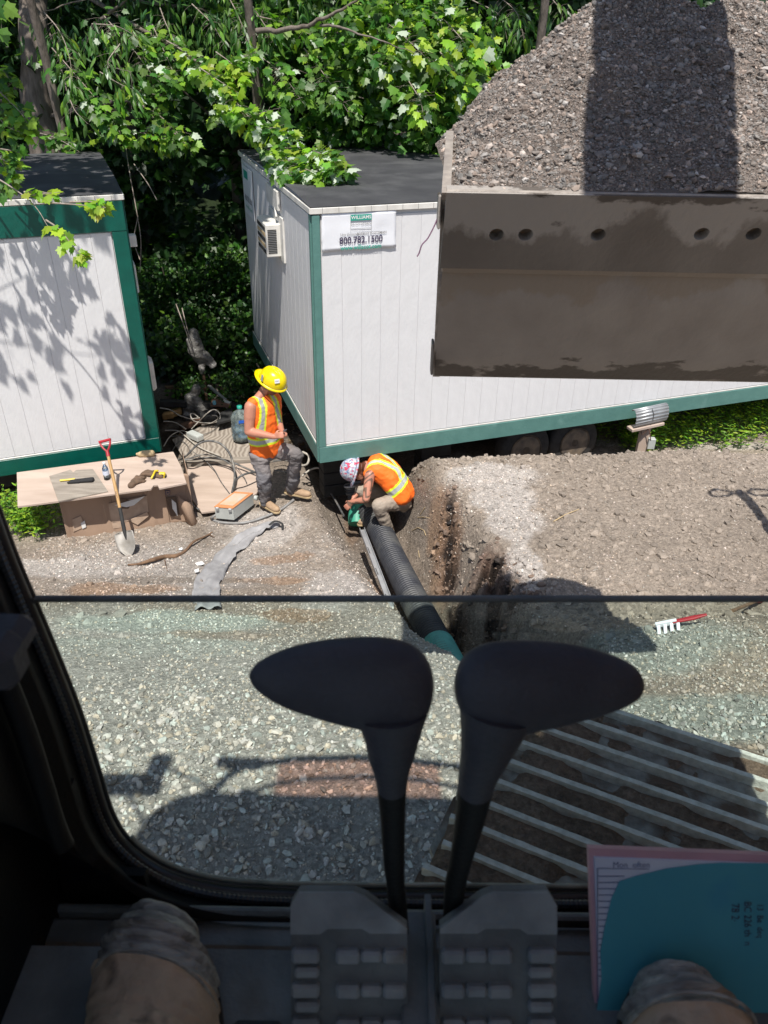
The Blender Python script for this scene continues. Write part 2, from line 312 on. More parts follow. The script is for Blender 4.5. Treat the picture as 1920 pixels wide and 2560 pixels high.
    def build(s, name, m_, parent=None):
        mats = m_ if isinstance(m_, (list, tuple)) else [m_]
        org = wloc(parent) if parent else (np.mean(np.array(s.v), axis=0) if s.v else (0, 0, 0))
        me = s.mesh(name, mats, org)
        bm_fix(me)
        o = bpy.data.objects.new(name, me); COL.objects.link(o)
        if parent: o.parent = parent
        else: o.location = org
        return o
def bm_fix(me):
    import bmesh
    b = bmesh.new(); b.from_mesh(me); bmesh.ops.recalc_face_normals(b, faces=b.faces); b.to_mesh(me); b.free()
def wloc(o):
    p = np.zeros(3)
    while o is not None: p = p + np.array(o.location); o = o.parent
    return p
def tag(o, label, cat, group=None, kind=None):
    if label: o['label'] = label
    if cat: o['category'] = cat
    if group: o['group'] = group
    if kind: o['kind'] = kind
    return o
def thing(name, loc, label, cat, group=None, kind=None):
    o = bpy.data.objects.new(name, None); COL.objects.link(o); o.location = tuple(map(float, loc)); o.empty_display_size = .1
    return tag(o, label, cat, group, kind)
def fast_mesh(name, V, F, m_, parent=None, tone=None, smooth=False, k=3, org=None):
    """V n x 3, F m x k, tone n x 3 vertex colours"""
    V = np.asarray(V, np.float32); F = np.asarray(F, np.int32)
    org = wloc(parent) if parent else (np.zeros(3) if org is None else np.asarray(org))
    me = bpy.data.meshes.new(name); me.vertices.add(len(V)); me.vertices.foreach_set('co', (V - org.astype(np.float32)).ravel())
    me.loops.add(F.size); me.loops.foreach_set('vertex_index', F.ravel())
    me.polygons.add(len(F)); me.polygons.foreach_set('loop_start', np.arange(0, F.size, k, dtype=np.int32)); me.polygons.foreach_set('loop_total', np.full(len(F), k, np.int32))
    me.polygons.foreach_set('use_smooth', np.full(len(F), smooth)); me.update(calc_edges=True)
    if tone is not None:
        a = me.color_attributes.new('tone', 'FLOAT_COLOR', 'POINT'); t4 = np.ones((len(V), 4), np.float32); t4[:, :3] = tone; a.data.foreach_set('color', t4.ravel())
    me.materials.append(m_); o = bpy.data.objects.new(name, me); COL.objects.link(o)
    if parent: o.parent = parent
    else: o.location = tuple(org)
    return o
def smooth_path(pts, n=8):
    pts = [np.asarray(p, float) for p in pts]; P = [2 * pts[0] - pts[1]] + pts + [2 * pts[-1] - pts[-2]]; out = []
    for i in range(1, len(P) - 2):
        for k in range(n):
            t = k / n; a, b, c, d = P[i - 1], P[i], P[i + 1], P[i + 2]
            out.append(.5 * ((2 * b) + (-a + c) * t + (2 * a - 5 * b + 4 * c - d) * t * t + (-a + 3 * b - 3 * c + d) * t ** 3))
    out.append(pts[-1]); return out
def text_mesh(body, size, origin, xdir, ydir, m_, name, parent, align='CENTER', sx=1.0, bold=0.0):
    cu = bpy.data.curves.new(name, 'FONT'); cu.body = body; cu.size = size; cu.align_x = align; cu.align_y = 'CENTER'; cu.resolution_u = 3; cu.offset = bold
    to = bpy.data.objects.new('tmp', cu); COL.objects.link(to)
    dg = bpy.context.evaluated_depsgraph_get(); me = bpy.data.meshes.new_from_object(to.evaluated_get(dg))
    COL.objects.unlink(to); bpy.data.objects.remove(to)
    xd, yd = unit(xdir), unit(ydir); org = np.asarray(origin) - wloc(parent)
    for v in me.vertices: v.co = Vector(org + xd * v.co.x * sx + yd * v.co.y)
    me.materials.clear(); me.materials.append(m_); me.name = name
    o = bpy.data.objects.new(name, me); COL.objects.link(o); o.parent = parent; return o
def capsule(mb, p, r1, q, r2, seg=12):
    p, q = np.asarray(p, float), np.asarray(q, float); L = np.linalg.norm(q - p); ax = (q - p) / L if L > 1e-6 else vv(0, 0, 1)
    pr = [(-r1 * math.cos(a), max(r1 * math.sin(a), 1e-5)) for a in np.linspace(0, math.pi / 2, 5)] + [(L + r2 * math.sin(a), max(r2 * math.cos(a), 1e-5)) for a in np.linspace(0, math.pi / 2, 5)]
    pr[0] = (pr[0][0], 1e-5); mb.lathe(p, ax, pr, seg)
def blend_mesh(name, caps, voxel, m_, parent, smooth=4, wrinkle=0, wscale=12, tonef=None):
    """one continuous skin over a set of tapered capsules: caps = [(p, r1, q, r2)]"""
    mb = MB()
    for (p, r1, q, r2) in caps: capsule(mb, p, r1, q, r2)
    me = mb.mesh('tmp', [])
    bm_fix(me)
    o = bpy.data.objects.new('tmp', me); COL.objects.link(o)
    md = o.modifiers.new('r', 'REMESH'); md.mode = 'VOXEL'; md.voxel_size = voxel
    if smooth: s = o.modifiers.new('s', 'SMOOTH'); s.factor = .5; s.iterations = smooth
    dg = bpy.context.evaluated_depsgraph_get(); m2 = bpy.data.meshes.new_from_object(o.evaluated_get(dg))
    COL.objects.unlink(o); bpy.data.objects.remove(o)
    n = len(m2.vertices); V = np.empty(n * 3); m2.vertices.foreach_get('co', V); V = V.reshape(-1, 3)
    if wrinkle:
        Nn = np.empty(n * 3); m2.vertices.foreach_get('normal', Nn); Nn = Nn.reshape(-1, 3)
        V = V + Nn * (fbm(V[:, 0] * wscale, V[:, 1] * wscale, V[:, 2] * wscale * 1.6, 3, 5) * wrinkle)[:, None]
    tone = tonef(V) if tonef else np.ones((n, 3))
    org = wloc(parent); m2.vertices.foreach_set('co', (V - org).ravel())
    a = m2.color_attributes.new('tone', 'FLOAT_COLOR', 'POINT'); t4 = np.ones((n, 4)); t4[:, :3] = tone; a.data.foreach_set('color', t4.ravel())
    m2.polygons.foreach_set('use_smooth', [True] * len(m2.polygons)); m2.materials.clear(); m2.materials.append(m_); m2.name = name; m2.update()
    ob = bpy.data.objects.new(name, m2); COL.objects.link(ob); ob.parent = parent; return ob
UP = vv(0, 0, 1)
XYZ = (vv(1, 0, 0), vv(0, 1, 0), vv(0, 0, 1))

# ------------------------------------------------------------------ terrain
TR = [(-.55, 9.2), (-.27, 8.1), (.17, 6.75), (.58, 5.5), (.82, 4.85), (1.05, 4.2)]     # trench centre line in plan
def hit_poly(l, z): return [PZ(a, b, z)[:2] for a, b in l]
CR1 = hit_poly([(1062, 1335), (1072, 1385), (1082, 1440), (1110, 1475), (1150, 1492), (1168, 1530)], .60)
CR4 = hit_poly([(1150, 1370), (1152, 1420), (1160, 1470)], .70); CR5 = hit_poly([(1205, 1378), (1228, 1395), (1248, 1385)], .72)
CR2 = hit_poly([(1218, 1368), (1240, 1400), (1248, 1450), (1262, 1500), (1285, 1535)], .72)
CR6 = hit_poly([(1262, 1420), (1290, 1455), (1318, 1490)], .72)
CR3 = hit_poly([(1118, 1225), (1130, 1262), (1128, 1300), (1140, 1335)], .68)
def ground(x, y, fine=True):
    x = np.asarray(x, float); y = np.asarray(y, float)
    base = 1.62 * (1 - sst(2.2, 7.3, y)) + .02
    base = base + .10 * sst(10.5, 20, y) * (y - 10.5) * .6
    d, par, side = pl_dist(x, y, TR)
    wob = .06 * fbm(x * 2.2, y * 2.2, 0, 3, 3)
    right = (side > 0)
    # right bank: a mound that keeps its height until its crest, then drops to the trailer
    crest = 8.05 + .085 * (x - 1) + .15 * vnoise(x * .9, 0, 0, 9)
    m = sst(.22, .70, d + wob) * (side > 0)
    top = np.maximum(base, .74 + .06 * fbm(x * .7, y * .7, 0, 3, 21)) * (1 - sst(crest - .25, crest + .45, y)) + .0 * y
    top = top + .02 * sst(crest - .25, crest + .45, y)
    hR = base + (top - base) * m
    hL = base + .10 * np.exp(-((d - .75) / .35) ** 2) * sst(8.6, 7.6, y) * sst(4.2, 5.5, y)
    h = np.where(side > 0, hR, hL)
    # trench
    floor = -.28 + .22 * sst(7.2, 5.0, y)
    act = sst(3.5, 4.4, y) * (1 - sst(9.3, 10.2, y))
    wl = np.where(side > 0, .56, .66)
    tw = sst(.20, wl, d + wob * 1.4)
    h = h * (1 - act) + act * (floor + (h - floor) * tw)
    # slumped cracks in the right bank
    for cr, dp, st, s in ((CR1, .26, .14, 31), (CR2, .28, .07, 32), (CR3, .15, .04, 33), (CR4, .16, .03, 34), (CR5, .15, .0, 35), (CR6, .2, .03, 36)):
        dc, pc, sd = pl_dist(x, y, cr); dc = dc + .07 * fbm(x * 8, y * 8, 0, 4, s) + .035 * vnoise(x * 24, y * 24, 0, s)
        ends = sst(0, .5, pc) * sst(len(cr) - 1, len(cr) - 1.6, pc)
        h = h - dp * ends * (1 - sst(.03, .06, dc)) - st * np.exp(-(dc / .3) ** 2) * (sd > 0) * ends
    # heap of spoil on the near right, soft ground swells
    c = PZ(1880, 1640, 1.0); h = h + .30 * np.exp(-(((x - c[0]) / 1.0) ** 2 + ((y - c[1]) / .55) ** 2))
    h = h + .05 * fbm(x * .55, y * .55, 0, 3, 40)
    if fine: h = h + .026 * fbm(x * 3.1, y * 3.1, 0, 5, 50) + .015 * fbm(x * 11, y * 11, 0, 3, 60) + .03 * np.maximum(0, fbm(x * 5, y * 7, 0, 4, 61) - .12) * (side > 0)
    return h
def HIT(px, py, dz=0.0):
    r = ray(px, py); t = np.linspace(1.5, 16, 1500); p = EYE + r[None, :] * t[:, None]
    g = ground(p[:, 0], p[:, 1], False) + dz; k = int(np.argmax(p[:, 2] < g)); return p[k]
def gz(x, y): return float(ground(np.array([x]), np.array([y]))[0])

def axis_grid(lo, a, b, hi, step, big):
    mid = np.arange(a, b + 1e-6, step); l = []; v = a; s = step
    while v > lo: s = min(s * 1.25, big); v -= s; l.append(v)
    r = []; v = b; s = step
    while v < hi: s = min(s * 1.25, big); v += s; r.append(v)
    return np.array(l[::-1] + list(mid) + r)
gx = axis_grid(-60, -4.6, 5.6, 60, .024, 5); gy = axis_grid(-25, 1.9, 9.6, 80, .024, 5)
GX, GY = np.meshgrid(gx, gy, indexing='ij'); GZ = ground(GX, GY)
def blob(x, y, c, rx, ry, s, soft=.35):
    """noisy soft ellipse in plan around the ground point seen at c"""
    q = np.sqrt(((x - c[0]) / rx) ** 2 + ((y - c[1]) / ry) ** 2) + soft * 1.25 * fbm(x * 2.6, y * 2.6, 0, 6, s)
    return 1 - sst(.75, 1.15, q)
def tones(x, y):
    x = np.asarray(x); y = np.asarray(y); n = np.shape(x)
    C = np.zeros(n + (3,))
    dirt = np.array((.30, .25, .205)); pale = np.array((.40, .365, .335)); rust = np.array((.30, .175, .095)); teal = np.array((.38, .40, .36)); dark = np.array((.10, .078, .062)); forest = np.array((.055, .04, .028))
    C[...] = dirt * (1 + .18 * fbm(x * 1.3, y * 1.3, 0, 4, 70))[..., None]
    def mix(col, m_): C[...] = C * (1 - m_[..., None]) + col * m_[..., None]
    d, par, side = pl_dist(x, y, TR)
    left = (side < 0)
    mix(pale * .95, .75 * sst(-.12, .5, fbm(x * 1.1, y * 1.1, 0, 5, 71) + .25) * left * sst(7.6, 6.6, y))
    for (px, py, rx, ry, s) in ((150, 1420, .75, .28, 1), (640, 1330, .55, .45, 2), (330, 1590, 1.1, .28, 3), (820, 1480, .3, .6, 4)): mix(pale * 1.12, .8 * blob(x, y, HIT(px, py), rx, ry, 80 + s))
    for (px, py, rx, ry, s) in ((450, 1560, .9, .3, 5), (300, 1620, .9, .25, 6)): mix(teal * 1.15, .85 * blob(x, y, HIT(px, py), rx, ry, 80 + s))
    for (px, py, rx, ry, s) in ((300, 1470, .5, .22, 7), (690, 1400, .35, .12, 8), (560, 1590, .5, .12, 9), (280, 1695, .12, .07, 10), (420, 1655, .12, .05, 11), (760, 1540, .35, .2, 12), (880, 1330, .12, .5, 13), (950, 1480, .2, .3, 14), (1110, 1440, .16, .4, 15), (1090, 1330, .1, .35, 16), (690, 1455, .4, .1, 17)): mix(rust, .55 * blob(x, y, HIT(px, py), rx, ry, 100 + s, .6))
    for (px, py, rx, ry, s) in ((1220, 1190, .62, .30, 18), (1290, 1300, .30, .35, 19), (1310, 1420, .14, .4, 20), (1270, 1240, .35, .3, 22)): mix(pale * 1.1, .85 * blob(x, y, HIT(px, py), rx, ry, 120 + s, .5))
    for (px, py, rx, ry, s) in ((1700, 1110, 1.6, .10, 23), (1100, 1140, .5, .1, 24)): mix(pale * 1.1, .6 * blob(x, y, HIT(px, py), rx, ry, 140 + s, .5))
    for (px, py, rx, ry, s) in ((420, 1450, .9, .12, 25), (520, 1330, .35, .25, 26), (1050, 1220, .25, .5, 27)): mix(dirt * .72, .7 * blob(x, y, HIT(px, py), rx, ry, 150 + s, .5))
    for (px, py, rx, ry, s) in ((1500, 1640, 1.0, .4, 28), (1850, 1790, .8, .25, 29)): mix(teal * .8, .8 * blob(x, y, HIT(px, py), rx, ry, 160 + s, .3))
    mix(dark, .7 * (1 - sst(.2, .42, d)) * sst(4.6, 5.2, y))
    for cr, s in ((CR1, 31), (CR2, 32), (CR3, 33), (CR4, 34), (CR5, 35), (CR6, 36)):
        dc, pc, sd = pl_dist(x, y, cr); dn_ = dc + .07 * fbm(x * 8, y * 8, 0, 4, s) + .035 * vnoise(x * 24, y * 24, 0, s); mix(np.array((.13, .07, .05)), .45 * (1 - sst(.04, .12, dn_))); mix(np.array((.022, .016, .013)), .95 * (1 - sst(.025, .05, dn_)) * sst(0, .3, pc))  # shade inside the cracks put into the ground colour as dark brown
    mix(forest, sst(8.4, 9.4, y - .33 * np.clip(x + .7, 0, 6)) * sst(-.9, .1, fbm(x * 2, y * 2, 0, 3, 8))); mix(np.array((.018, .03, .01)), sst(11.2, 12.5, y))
    mix(pale * 1.05, sst(4.9, 3.6, y) * sst(1.6, 1.0, x))
    return np.clip(C, .01, .9)
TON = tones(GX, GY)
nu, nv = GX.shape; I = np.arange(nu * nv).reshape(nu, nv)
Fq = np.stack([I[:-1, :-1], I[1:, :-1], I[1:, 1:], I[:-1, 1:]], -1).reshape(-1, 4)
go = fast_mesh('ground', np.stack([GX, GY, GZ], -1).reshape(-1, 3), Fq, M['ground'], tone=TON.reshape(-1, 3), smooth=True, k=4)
go['kind'] = 'structure'

# ------------------------------------------------------------------ scatter
def ico():
    t = (1 + 5 ** .5) / 2
    V = np.array([(-1, t, 0), (1, t, 0), (-1, -t, 0), (1, -t, 0), (0, -1, t), (0, 1, t), (0, -1, -t), (0, 1, -t), (t, 0, -1), (t, 0, 1), (-t, 0, -1), (-t, 0, 1)], float)
    V /= np.linalg.norm(V[0])
    F = [(0, 11, 5), (0, 5, 1), (0, 1, 7), (0, 7, 10), (0, 10, 11), (1, 5, 9), (5, 11, 4), (11, 10, 2), (10, 7, 6), (7, 1, 8), (3, 9, 4), (3, 4, 2), (3, 2, 6), (3, 6, 8), (3, 8, 9), (4, 9, 5), (2, 4, 11), (6, 2, 10), (8, 6, 7), (9, 8, 1)]
    return V, np.array(F)
IV, IF = ico()
def rand_rot(n):
    q = rng.normal(size=(n, 4)); q /= np.linalg.norm(q, axis=1)[:, None]; w_, x, y, z = q.T
    return np.stack([1 - 2 * (y * y + z * z), 2 * (x * y - z * w_), 2 * (x * z + y * w_), 2 * (x * y + z * w_), 1 - 2 * (x * x + z * z), 2 * (y * z - x * w_), 2 * (x * z - y * w_), 2 * (y * z + x * w_), 1 - 2 * (x * x + y * y)], 1).reshape(n, 3, 3)
def stones(name, P, size, col, m_, parent=None, flat=.6, label=None, cat=None):
    n = len(P); nv = 12
    V = IV[None] * (1 + .35 * rng.uniform(-1, 1, (n, nv, 1))) * np.stack([np.ones(n), rng.uniform(.55, 1, n), rng.uniform(.35, flat + .1, n)], 1)[:, None, :]
    V = np.einsum('nij,nvj->nvi', rand_rot(n), V); V[:, :, 2] *= .8
    V = V * size[:, None, None] + P[:, None, :]
    F = IF[None] + (np.arange(n) * nv)[:, None, None]
    tone = np.repeat(col, nv, 0)
    return fast_mesh(name, V.reshape(-1, 3), F.reshape(-1, 3), m_, parent, tone)
def stone_cols(n, light=1.0):
    b = rng.choice([.66, .55, .45, .37, .27], n, p=[.24, .26, .24, .17, .09])[:, None] * light
    tint = np.array([(1, .98, .95), (1, .93, .88), (.93, .98, .97), (1, .88, .76), (1, .95, .95)])[rng.integers(0, 5, n)]
    return np.clip(b * tint * rng.uniform(.85, 1.1, (n, 1)), .02, .8)
def visible(P, m_=120):
    c = (P - EYE) @ MW; px = 960 + FPX * c[:, 0] / c[:, 2]; py = 1280 - FPX * c[:, 1] / c[:, 2]
    return (px > -m_) & (px < 1920 + m_) & (py > 1000) & (py < 2350)
def scatter(name, n, dens, smin, smax, light=1.0, sink=.25, pw=3.4, far=1.0):
    # sample uniformly in the plan, thin by density
    x = rng.uniform(-4.2, 5.2, n); y = rng.uniform(1.9, 9.2, n); k = rng.uniform(0, 1, n) < dens(x, y); x, y = x[k], y[k]
    z = ground(x, y); P = np.stack([x, y, z], 1); P = P[visible(P)]
    s = smin + (smax - smin) * rng.uniform(0, 1, len(P)) ** pw * (far + (1 - far) * sst(3.9, 2.9, P[:, 1])); P[:, 2] += s * (.5 - sink)
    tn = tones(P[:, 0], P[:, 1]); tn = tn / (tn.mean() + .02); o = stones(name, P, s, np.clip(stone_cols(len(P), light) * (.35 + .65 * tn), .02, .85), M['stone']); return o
def d_big(x, y):
    d, par, side = pl_dist(x, y, TR)
    near = sst(5.4, 3.4, y) * (x < 1.25) * (.35 + .65 * sst(-.45, .12, fbm(x * 1.6, y * 1.6, 0, 4, 233)))
    n = sst(-.35, .25, fbm(x * 1.4, y * 1.4, 0, 4, 200))
    mid = .16 * sst(7.2, 4.8, y) * (side < 0) * n
    pile = blob(x, y, HIT(1830, 1640), 1.0, .42, 210, .3) + .7 * blob(x, y, HIT(1600, 1600), .5, .16, 211, .5) + .7 * blob(x, y, HIT(1880, 1850), .9, .35, 212, .3)
    tr = .6 * (1 - sst(.3, .6, d)) * sst(4.9, 4.2, y)
    return np.clip(np.maximum(np.maximum(near * (.35 + .45 * sst(4.0, 2.9, y)), mid), np.maximum(pile, tr)), 0, 1) * .9
def d_small(x, y):
    d, par, side = pl_dist(x, y, TR)
    a = ((side < 0) | (y < 4.6)) * (.35 + .65 * sst(-.1, .4, fbm(x * 1.2, y * 1.2, 0, 4, 220))) * sst(8.2, 7.2, y)
    b = (side > 0) * (.16 + .5 * sst(.1, .5, fbm(x * 1.5, y * 1.5, 0, 4, 221)))
    for (px, py, rx, ry, s) in ((1220, 1190, .62, .30, 18), (1290, 1300, .30, .35, 19), (1310, 1420, .14, .4, 20), (1300, 1270, .35, .3, 22), (1150, 1250, .25, .5, 23)): b = np.maximum(b, .9 * blob(x, y, HIT(px, py), rx, ry, 120 + s, .5))
    return np.clip(a + b, 0, 1)
tag(scatter('crushed_stone', 130000, d_big, .0058, .030, pw=3.0, far=.42), 'coarse pale crushed stone covering the near ground and the pile at right', 'gravel', kind='stuff')
tag(scatter('fine_gravel', 120000, d_small, .0045, .014, 1.05), 'small pale gravel chips strewn over the brown dirt of both trench banks', 'gravel', kind='stuff')
def d_clod(x, y):
    d, par, side = pl_dist(x, y, TR); return np.clip((side > 0) * .9 * sst(.3, .6, d) + .2, 0, 1) * sst(3.8, 4.6, y) * sst(8.9, 8.2, y)
def clods():
    n = 42000; x = rng.uniform(-3.6, 5.2, n); y = rng.uniform(3.8, 9, n); k = rng.uniform(0, 1, n) < d_clod(x, y); x, y = x[k], y[k]
    P = np.stack([x, y, ground(x, y)], 1); k = visible(P); P = P[k]; s = .005 + .045 * rng.uniform(0, 1, len(P)) ** 9; c = tones(P[:, 0], P[:, 1]) * rng.uniform(.7, 1.25, (len(P), 1))
    for cr in (CR1, CR2, CR4, CR6, CR3):
        for q in range(90):
            i = random.randrange(len(cr) - 1); t = random.random(); p = cr[i] * (1 - t) + cr[i + 1] * t + rng.normal(size=2) * .09; P = np.vstack([P, [p[0], p[1], float(ground(p[0], p[1]))]]); s = np.append(s, .012 + .035 * random.random() ** 3); c = np.vstack([c, np.array((.20, .14, .105)) * random.uniform(.6, 1.2)])
    return tag(stones('dirt_clods', P, s, np.clip(c, .02, .8), M['stone'], flat=.9), 'small brown dirt clods lying over the excavated banks', 'soil', kind='stuff')
clods()

# ================================================================== EXCAVATOR
WN = unit(np.cross((1, 0, 0), (0, .10, .43))); WO = vv(0, .62, 3.89)
def WP(px, py, off=0.0):
    r = ray(px, py); t = ((WO - EYE) @ WN) / (r @ WN); return EYE + r * t * (1 - off)
exc = thing('excavator', (.4, 0, 2.0), 'excavator seen from its driving seat, with two dark levers, pedals and a loaded bucket', 'excavator')
CURVE = [(-60, 1130), (0, 1270), (45, 1390), (90, 1497), (150, 1640), (205, 1780), (250, 1920), (287, 2035), (335, 2105), (420, 2163), (520, 2195), (650, 2210), (900, 2216), (1200, 2218), (1480, 2220), (1800, 2222), (2200, 2226)]
cv = [np.array(p, float) for p in smooth_path([vv(a, b, 0) for a, b in CURVE], 6)]
nrm = []
for i in range(len(cv)):
    t = unit(cv[min(i + 1, len(cv) - 1)] - cv[max(i - 1, 0)]); nrm.append(vv(-t[1], t[0], 0))
def rim(o, f): return [WP(c[0] + n[0] * o * (1 + (.0)), c[1] + n[1] * o, f) for c, n in zip(cv, nrm)]
# glass pane (lower front window): outline = curve from the bar down, closed along the bar
ci = next(i for i, c in enumerate(cv) if c[1] >= 1497)
gl = [WP(c[0], c[1]) for c in cv[ci:]]; gl += [WP(2200, 1497)]
mb = MB(); mb.add(gl, [tuple(range(len(gl)))]); mb.build('lower_windscreen', M['glass'], exc)
mb = MB(); mb.tube([WP(80, 1497), WP(2200, 1497)], .0042, 8); mb.build('glass_edge_strip', M['mat'], exc)
mb = MB(); mb.tube(rim(6, .0), .0045, 8); mb.build('window_seal', M['seal'], exc)
mb = MB(); mb.tube(rim(26, .012), .0085, 10); mb.build('window_seal', M['seal'], exc)
# ribbed piping along the trim
pp = rim(42, .03); mb = MB(); rr = []; qq = []
for i in range(len(pp) - 1):
    n_ = max(1, int(np.linalg.norm(pp[i + 1] - pp[i]) / .0028))
    for k in range(n_): qq.append(pp[i] + (pp[i + 1] - pp[i]) * k / n_); rr.append(.0065 if len(rr) % 2 else .0056)
mb.tube(qq, rr, 8, smooth=False); mb.build('ribbed_piping', M['seal'], exc)
# pale dusty line where glass meets seal
mb = MB(); mb.tube([p for p, c in zip(rim(-5, .003), cv) if c[1] > 2090], .0032, 6); mb.build('dusty_glass_bead', M['sill'], exc)
# moulded pillar trim: stepped surface running outwards from the window opening
offs = [(48, .03), (70, .05), (84, .09), (120, .10), (128, .13), (175, .15), (260, .22), (420, .34)]
rows = []
for o, f in offs:
    rows.append([(lambda oo: WP(c[0] + n[0] * oo, c[1] + n[1] * oo, f * oo / o))(min(o, 420 + (105 - 420) * float(sst(1850, 2120, c[1])))) for c, n in zip(cv, nrm)])
mb = MB(); mb.grid(np.array(rows)); mb.build('pillar_trim', M['black'], exc)
mb = MB(); k = [WP(c[0] + n[0] * 150, c[1] + n[1] * 150, .16) for c, n in zip(cv, nrm) if c[1] < 2060]; mb.tube(k, .012, 8); mb.build('pillar_cable_sleeve', M['black'], exc)
# grip / latch bracket on the left pillar
mb = MB(); a = PD(35, 1590, .62); mb.box(PD(8, 1590, .62), XYZ, (.022, .02, .014), bev=.009); mb.box(PD(-10, 1650, .6), XYZ, (.02, .02, .022), bev=.01); mb.build('pillar_grip', M['rubber'], exc)
# sill below the window
def xbar(name, y, z, hy, hz, m_, x0=-.62, x1=.64, bev=.004, tilt=0):
    c, s = math.cos(tilt), math.sin(tilt); ax = (vv(1, 0, 0), vv(0, c, s), vv(0, -s, c))
    b = MB(); b.box(((x0 + x1) / 2, y, z), ax, ((x1 - x0) / 2, hy, hz), bev=bev); return b.build(name, m_, exc)
xbar('sill_channel', .590, 3.862, .03, .02, M['rubber'], tilt=.3)
xbar('sill_panel', .563, 3.865, .006, .07, M['mat'])
xbar('sill_ledge', .532, 3.925, .018, .008, M['mat'])
xbar('sill_channel', .528, 3.86, .006, .06, M['black'])
# floor
mb = MB(); mb.box((.0, -.25, 3.955), XYZ, (.63, .745, .012)); mb.build('cab_floor', M['mat'], exc)
mb = MB()
for (x0, x1, y0, y1) in ((-.155, -.10, .30, .415), (.36, .60, .28, .40)): mb.box(((x0 + x1) / 2, (y0 + y1) / 2, 3.972), XYZ, ((x1 - x0) / 2, (y1 - y0) / 2, .006), bev=.005)
mb.build('floor_mat_pad', M['rubber'], exc)
mb = MB(); mb.box((.05, .46, 3.985), XYZ, (.021, .07, .012), bev=.003); mb.box((.062, .47, 3.99), XYZ, (.004, .075, .016), bev=.001); mb.build('centre_channel', M['mat'], exc)
# cab shell: side panels, posts, roof, back
def slab(name, c, h, m_, bev=.0): b = MB(); b.box(c, XYZ, h, bev=bev); return b.build(name, m_, exc)
slab('cab_side_panel', (-.66, -.3, 4.05), (.03, 1.0, .35), M['black']); slab('cab_side_panel', (.60, -.55, 4.0), (.02, .75, .25), M['liner'])
slab('cab_inner_panel', (-.53, .15, 4.12), (.12, .5, .25), M['black'], .03)
slab('front_lower_panel', (-.67, .605, 3.94), (.30, .010, .18), M['black']); slab('front_lower_panel', (-.615, .59, 3.82), (.315, .006, .15), M['black']); slab('front_lower_panel', (.2, .60, 3.79), (1.1, .012, .06), M['black']); slab('cab_back_panel', (-.02, -1.3, 4.1), (.62, .03, .2), M['liner'])
for x, y in ((-.64, .66), (.62, .66), (-.64, -1.28), (.60, -1.28), (-.64, -.3)): slab('cab_post', (x, y, 4.9), (.035, .035, .7), M['black'], .01)
mb = MB()   # roof outline with rounded front corners
def rrect(x0, x1, y0, y1, r, z, n=8):
    out = []
    for (cx, cy, a0) in ((x1 - r, y1 - r, 0), (x0 + r, y1 - r, 90)):
        for k in range(n + 1): a = R(a0 + 90 * k / n); out.append(vv(cx + r * math.cos(a), cy + r * math.sin(a), z))
    return out + [vv(x0, y0, z), vv(x1, y0, z)]
mb.prism(rrect(-1.12, .66, -.42, .62, .30, 5.60), (0, 0, .09)); mb.build('cab_roof', M['black'], exc); slab('roof_frame', (-.85, -.90, 5.645), (.27, .475, .045), M['black']); slab('roof_frame', (.60, -.90, 5.645), (.06, .475, .045), M['black']); slab('roof_frame', (-.02, -1.33, 5.645), (.57, .05, .045), M['black']); slab('added_hatch_pane', (-.02, -.85, 5.66), (.56, .43, .004), M['clear']); slab('seat_cushion', (.03, -.42, 4.36), (.28, .27, .07), M['liner'], .03); slab('seat_base', (.03, -.42, 4.13), (.2, .2, .16), M['black'], .02); slab('seat_back', (.03, -.76, 4.75), (.27, .07, .38), M['liner'], .03); slab('roof_lining', (-.03, .08, 5.58), (.6, .45, .012), M['liner'])  # hatch added, with a pale unseen seat, to bounce sun onto pedals and boots
# rain visor ahead of the roof: dark rails with reddish tinted panes between
def arc_rail(y, z, x0, x1, r=.018):
    pts = [vv(x0, y - .34, z), vv(x0 + .03, y - .2, z), vv(x0 + .14, y - .07, z), vv(x0 + .4, y, z), vv((x0 + x1) / 2, y + .02, z), vv(x1 - .4, y, z), vv(x1 - .1, y - .09, z), vv(x1, y - .3, z)]
    b = MB(); b.tube(smooth_path(pts, 5), r, 8); return b.build('visor_rail', M['black'], exc)
arc_rail(.87, 5.64, -.82, .70, .024); arc_rail(.74, 5.65, -.7, .66, .016)
P0 = np.array([[(x, y + (.02 - .05 * ((x - .15) / .8) ** 2), 5.65) for y in (.61, .86)] for x in np.linspace(-.5, .35, 12)])
mb = MB(); mb.grid(P0, smooth=False); mb.build('tinted_visor', M['visor'], exc)
# mirror with bracket at the left front of the roof
mb = MB(); mb.tube([vv(-.9, .2, 5.6), vv(-1.15, .55, 5.6), vv(-1.3, .74, 5.55)], .012, 8); mb.tube([vv(-.7, .45, 5.65), vv(-.85, .7, 5.6), vv(-1.05, .82, 5.55)], .012, 8); mb.build('mirror_bracket', M['black'], exc)
for c, h in (((-1.24, .72, 5.55), (.17, .03, .12)), ((-.70, .86, 5.58), (.13, .03, .06)), ((-1.12, .82, 5.62), (.06, .03, .13))):
    mb = MB(); mb.box(c, XYZ, h, bev=.03); mb.build('side_mirror', M['black'], exc)
# superstructure, hood at the right
slab('house', (.5, -1.9, 3.3), (1.45, 2.1, .42), M['yellowpaint'], .04); slab('side_hood', (1.12, -.30, 4.1), (.12, 1.5, .75), M['yellowpaint'], .05)
slab('car_body', (.9, -1.0, 2.55), (.6, .9, .3), M['dark'], .04)
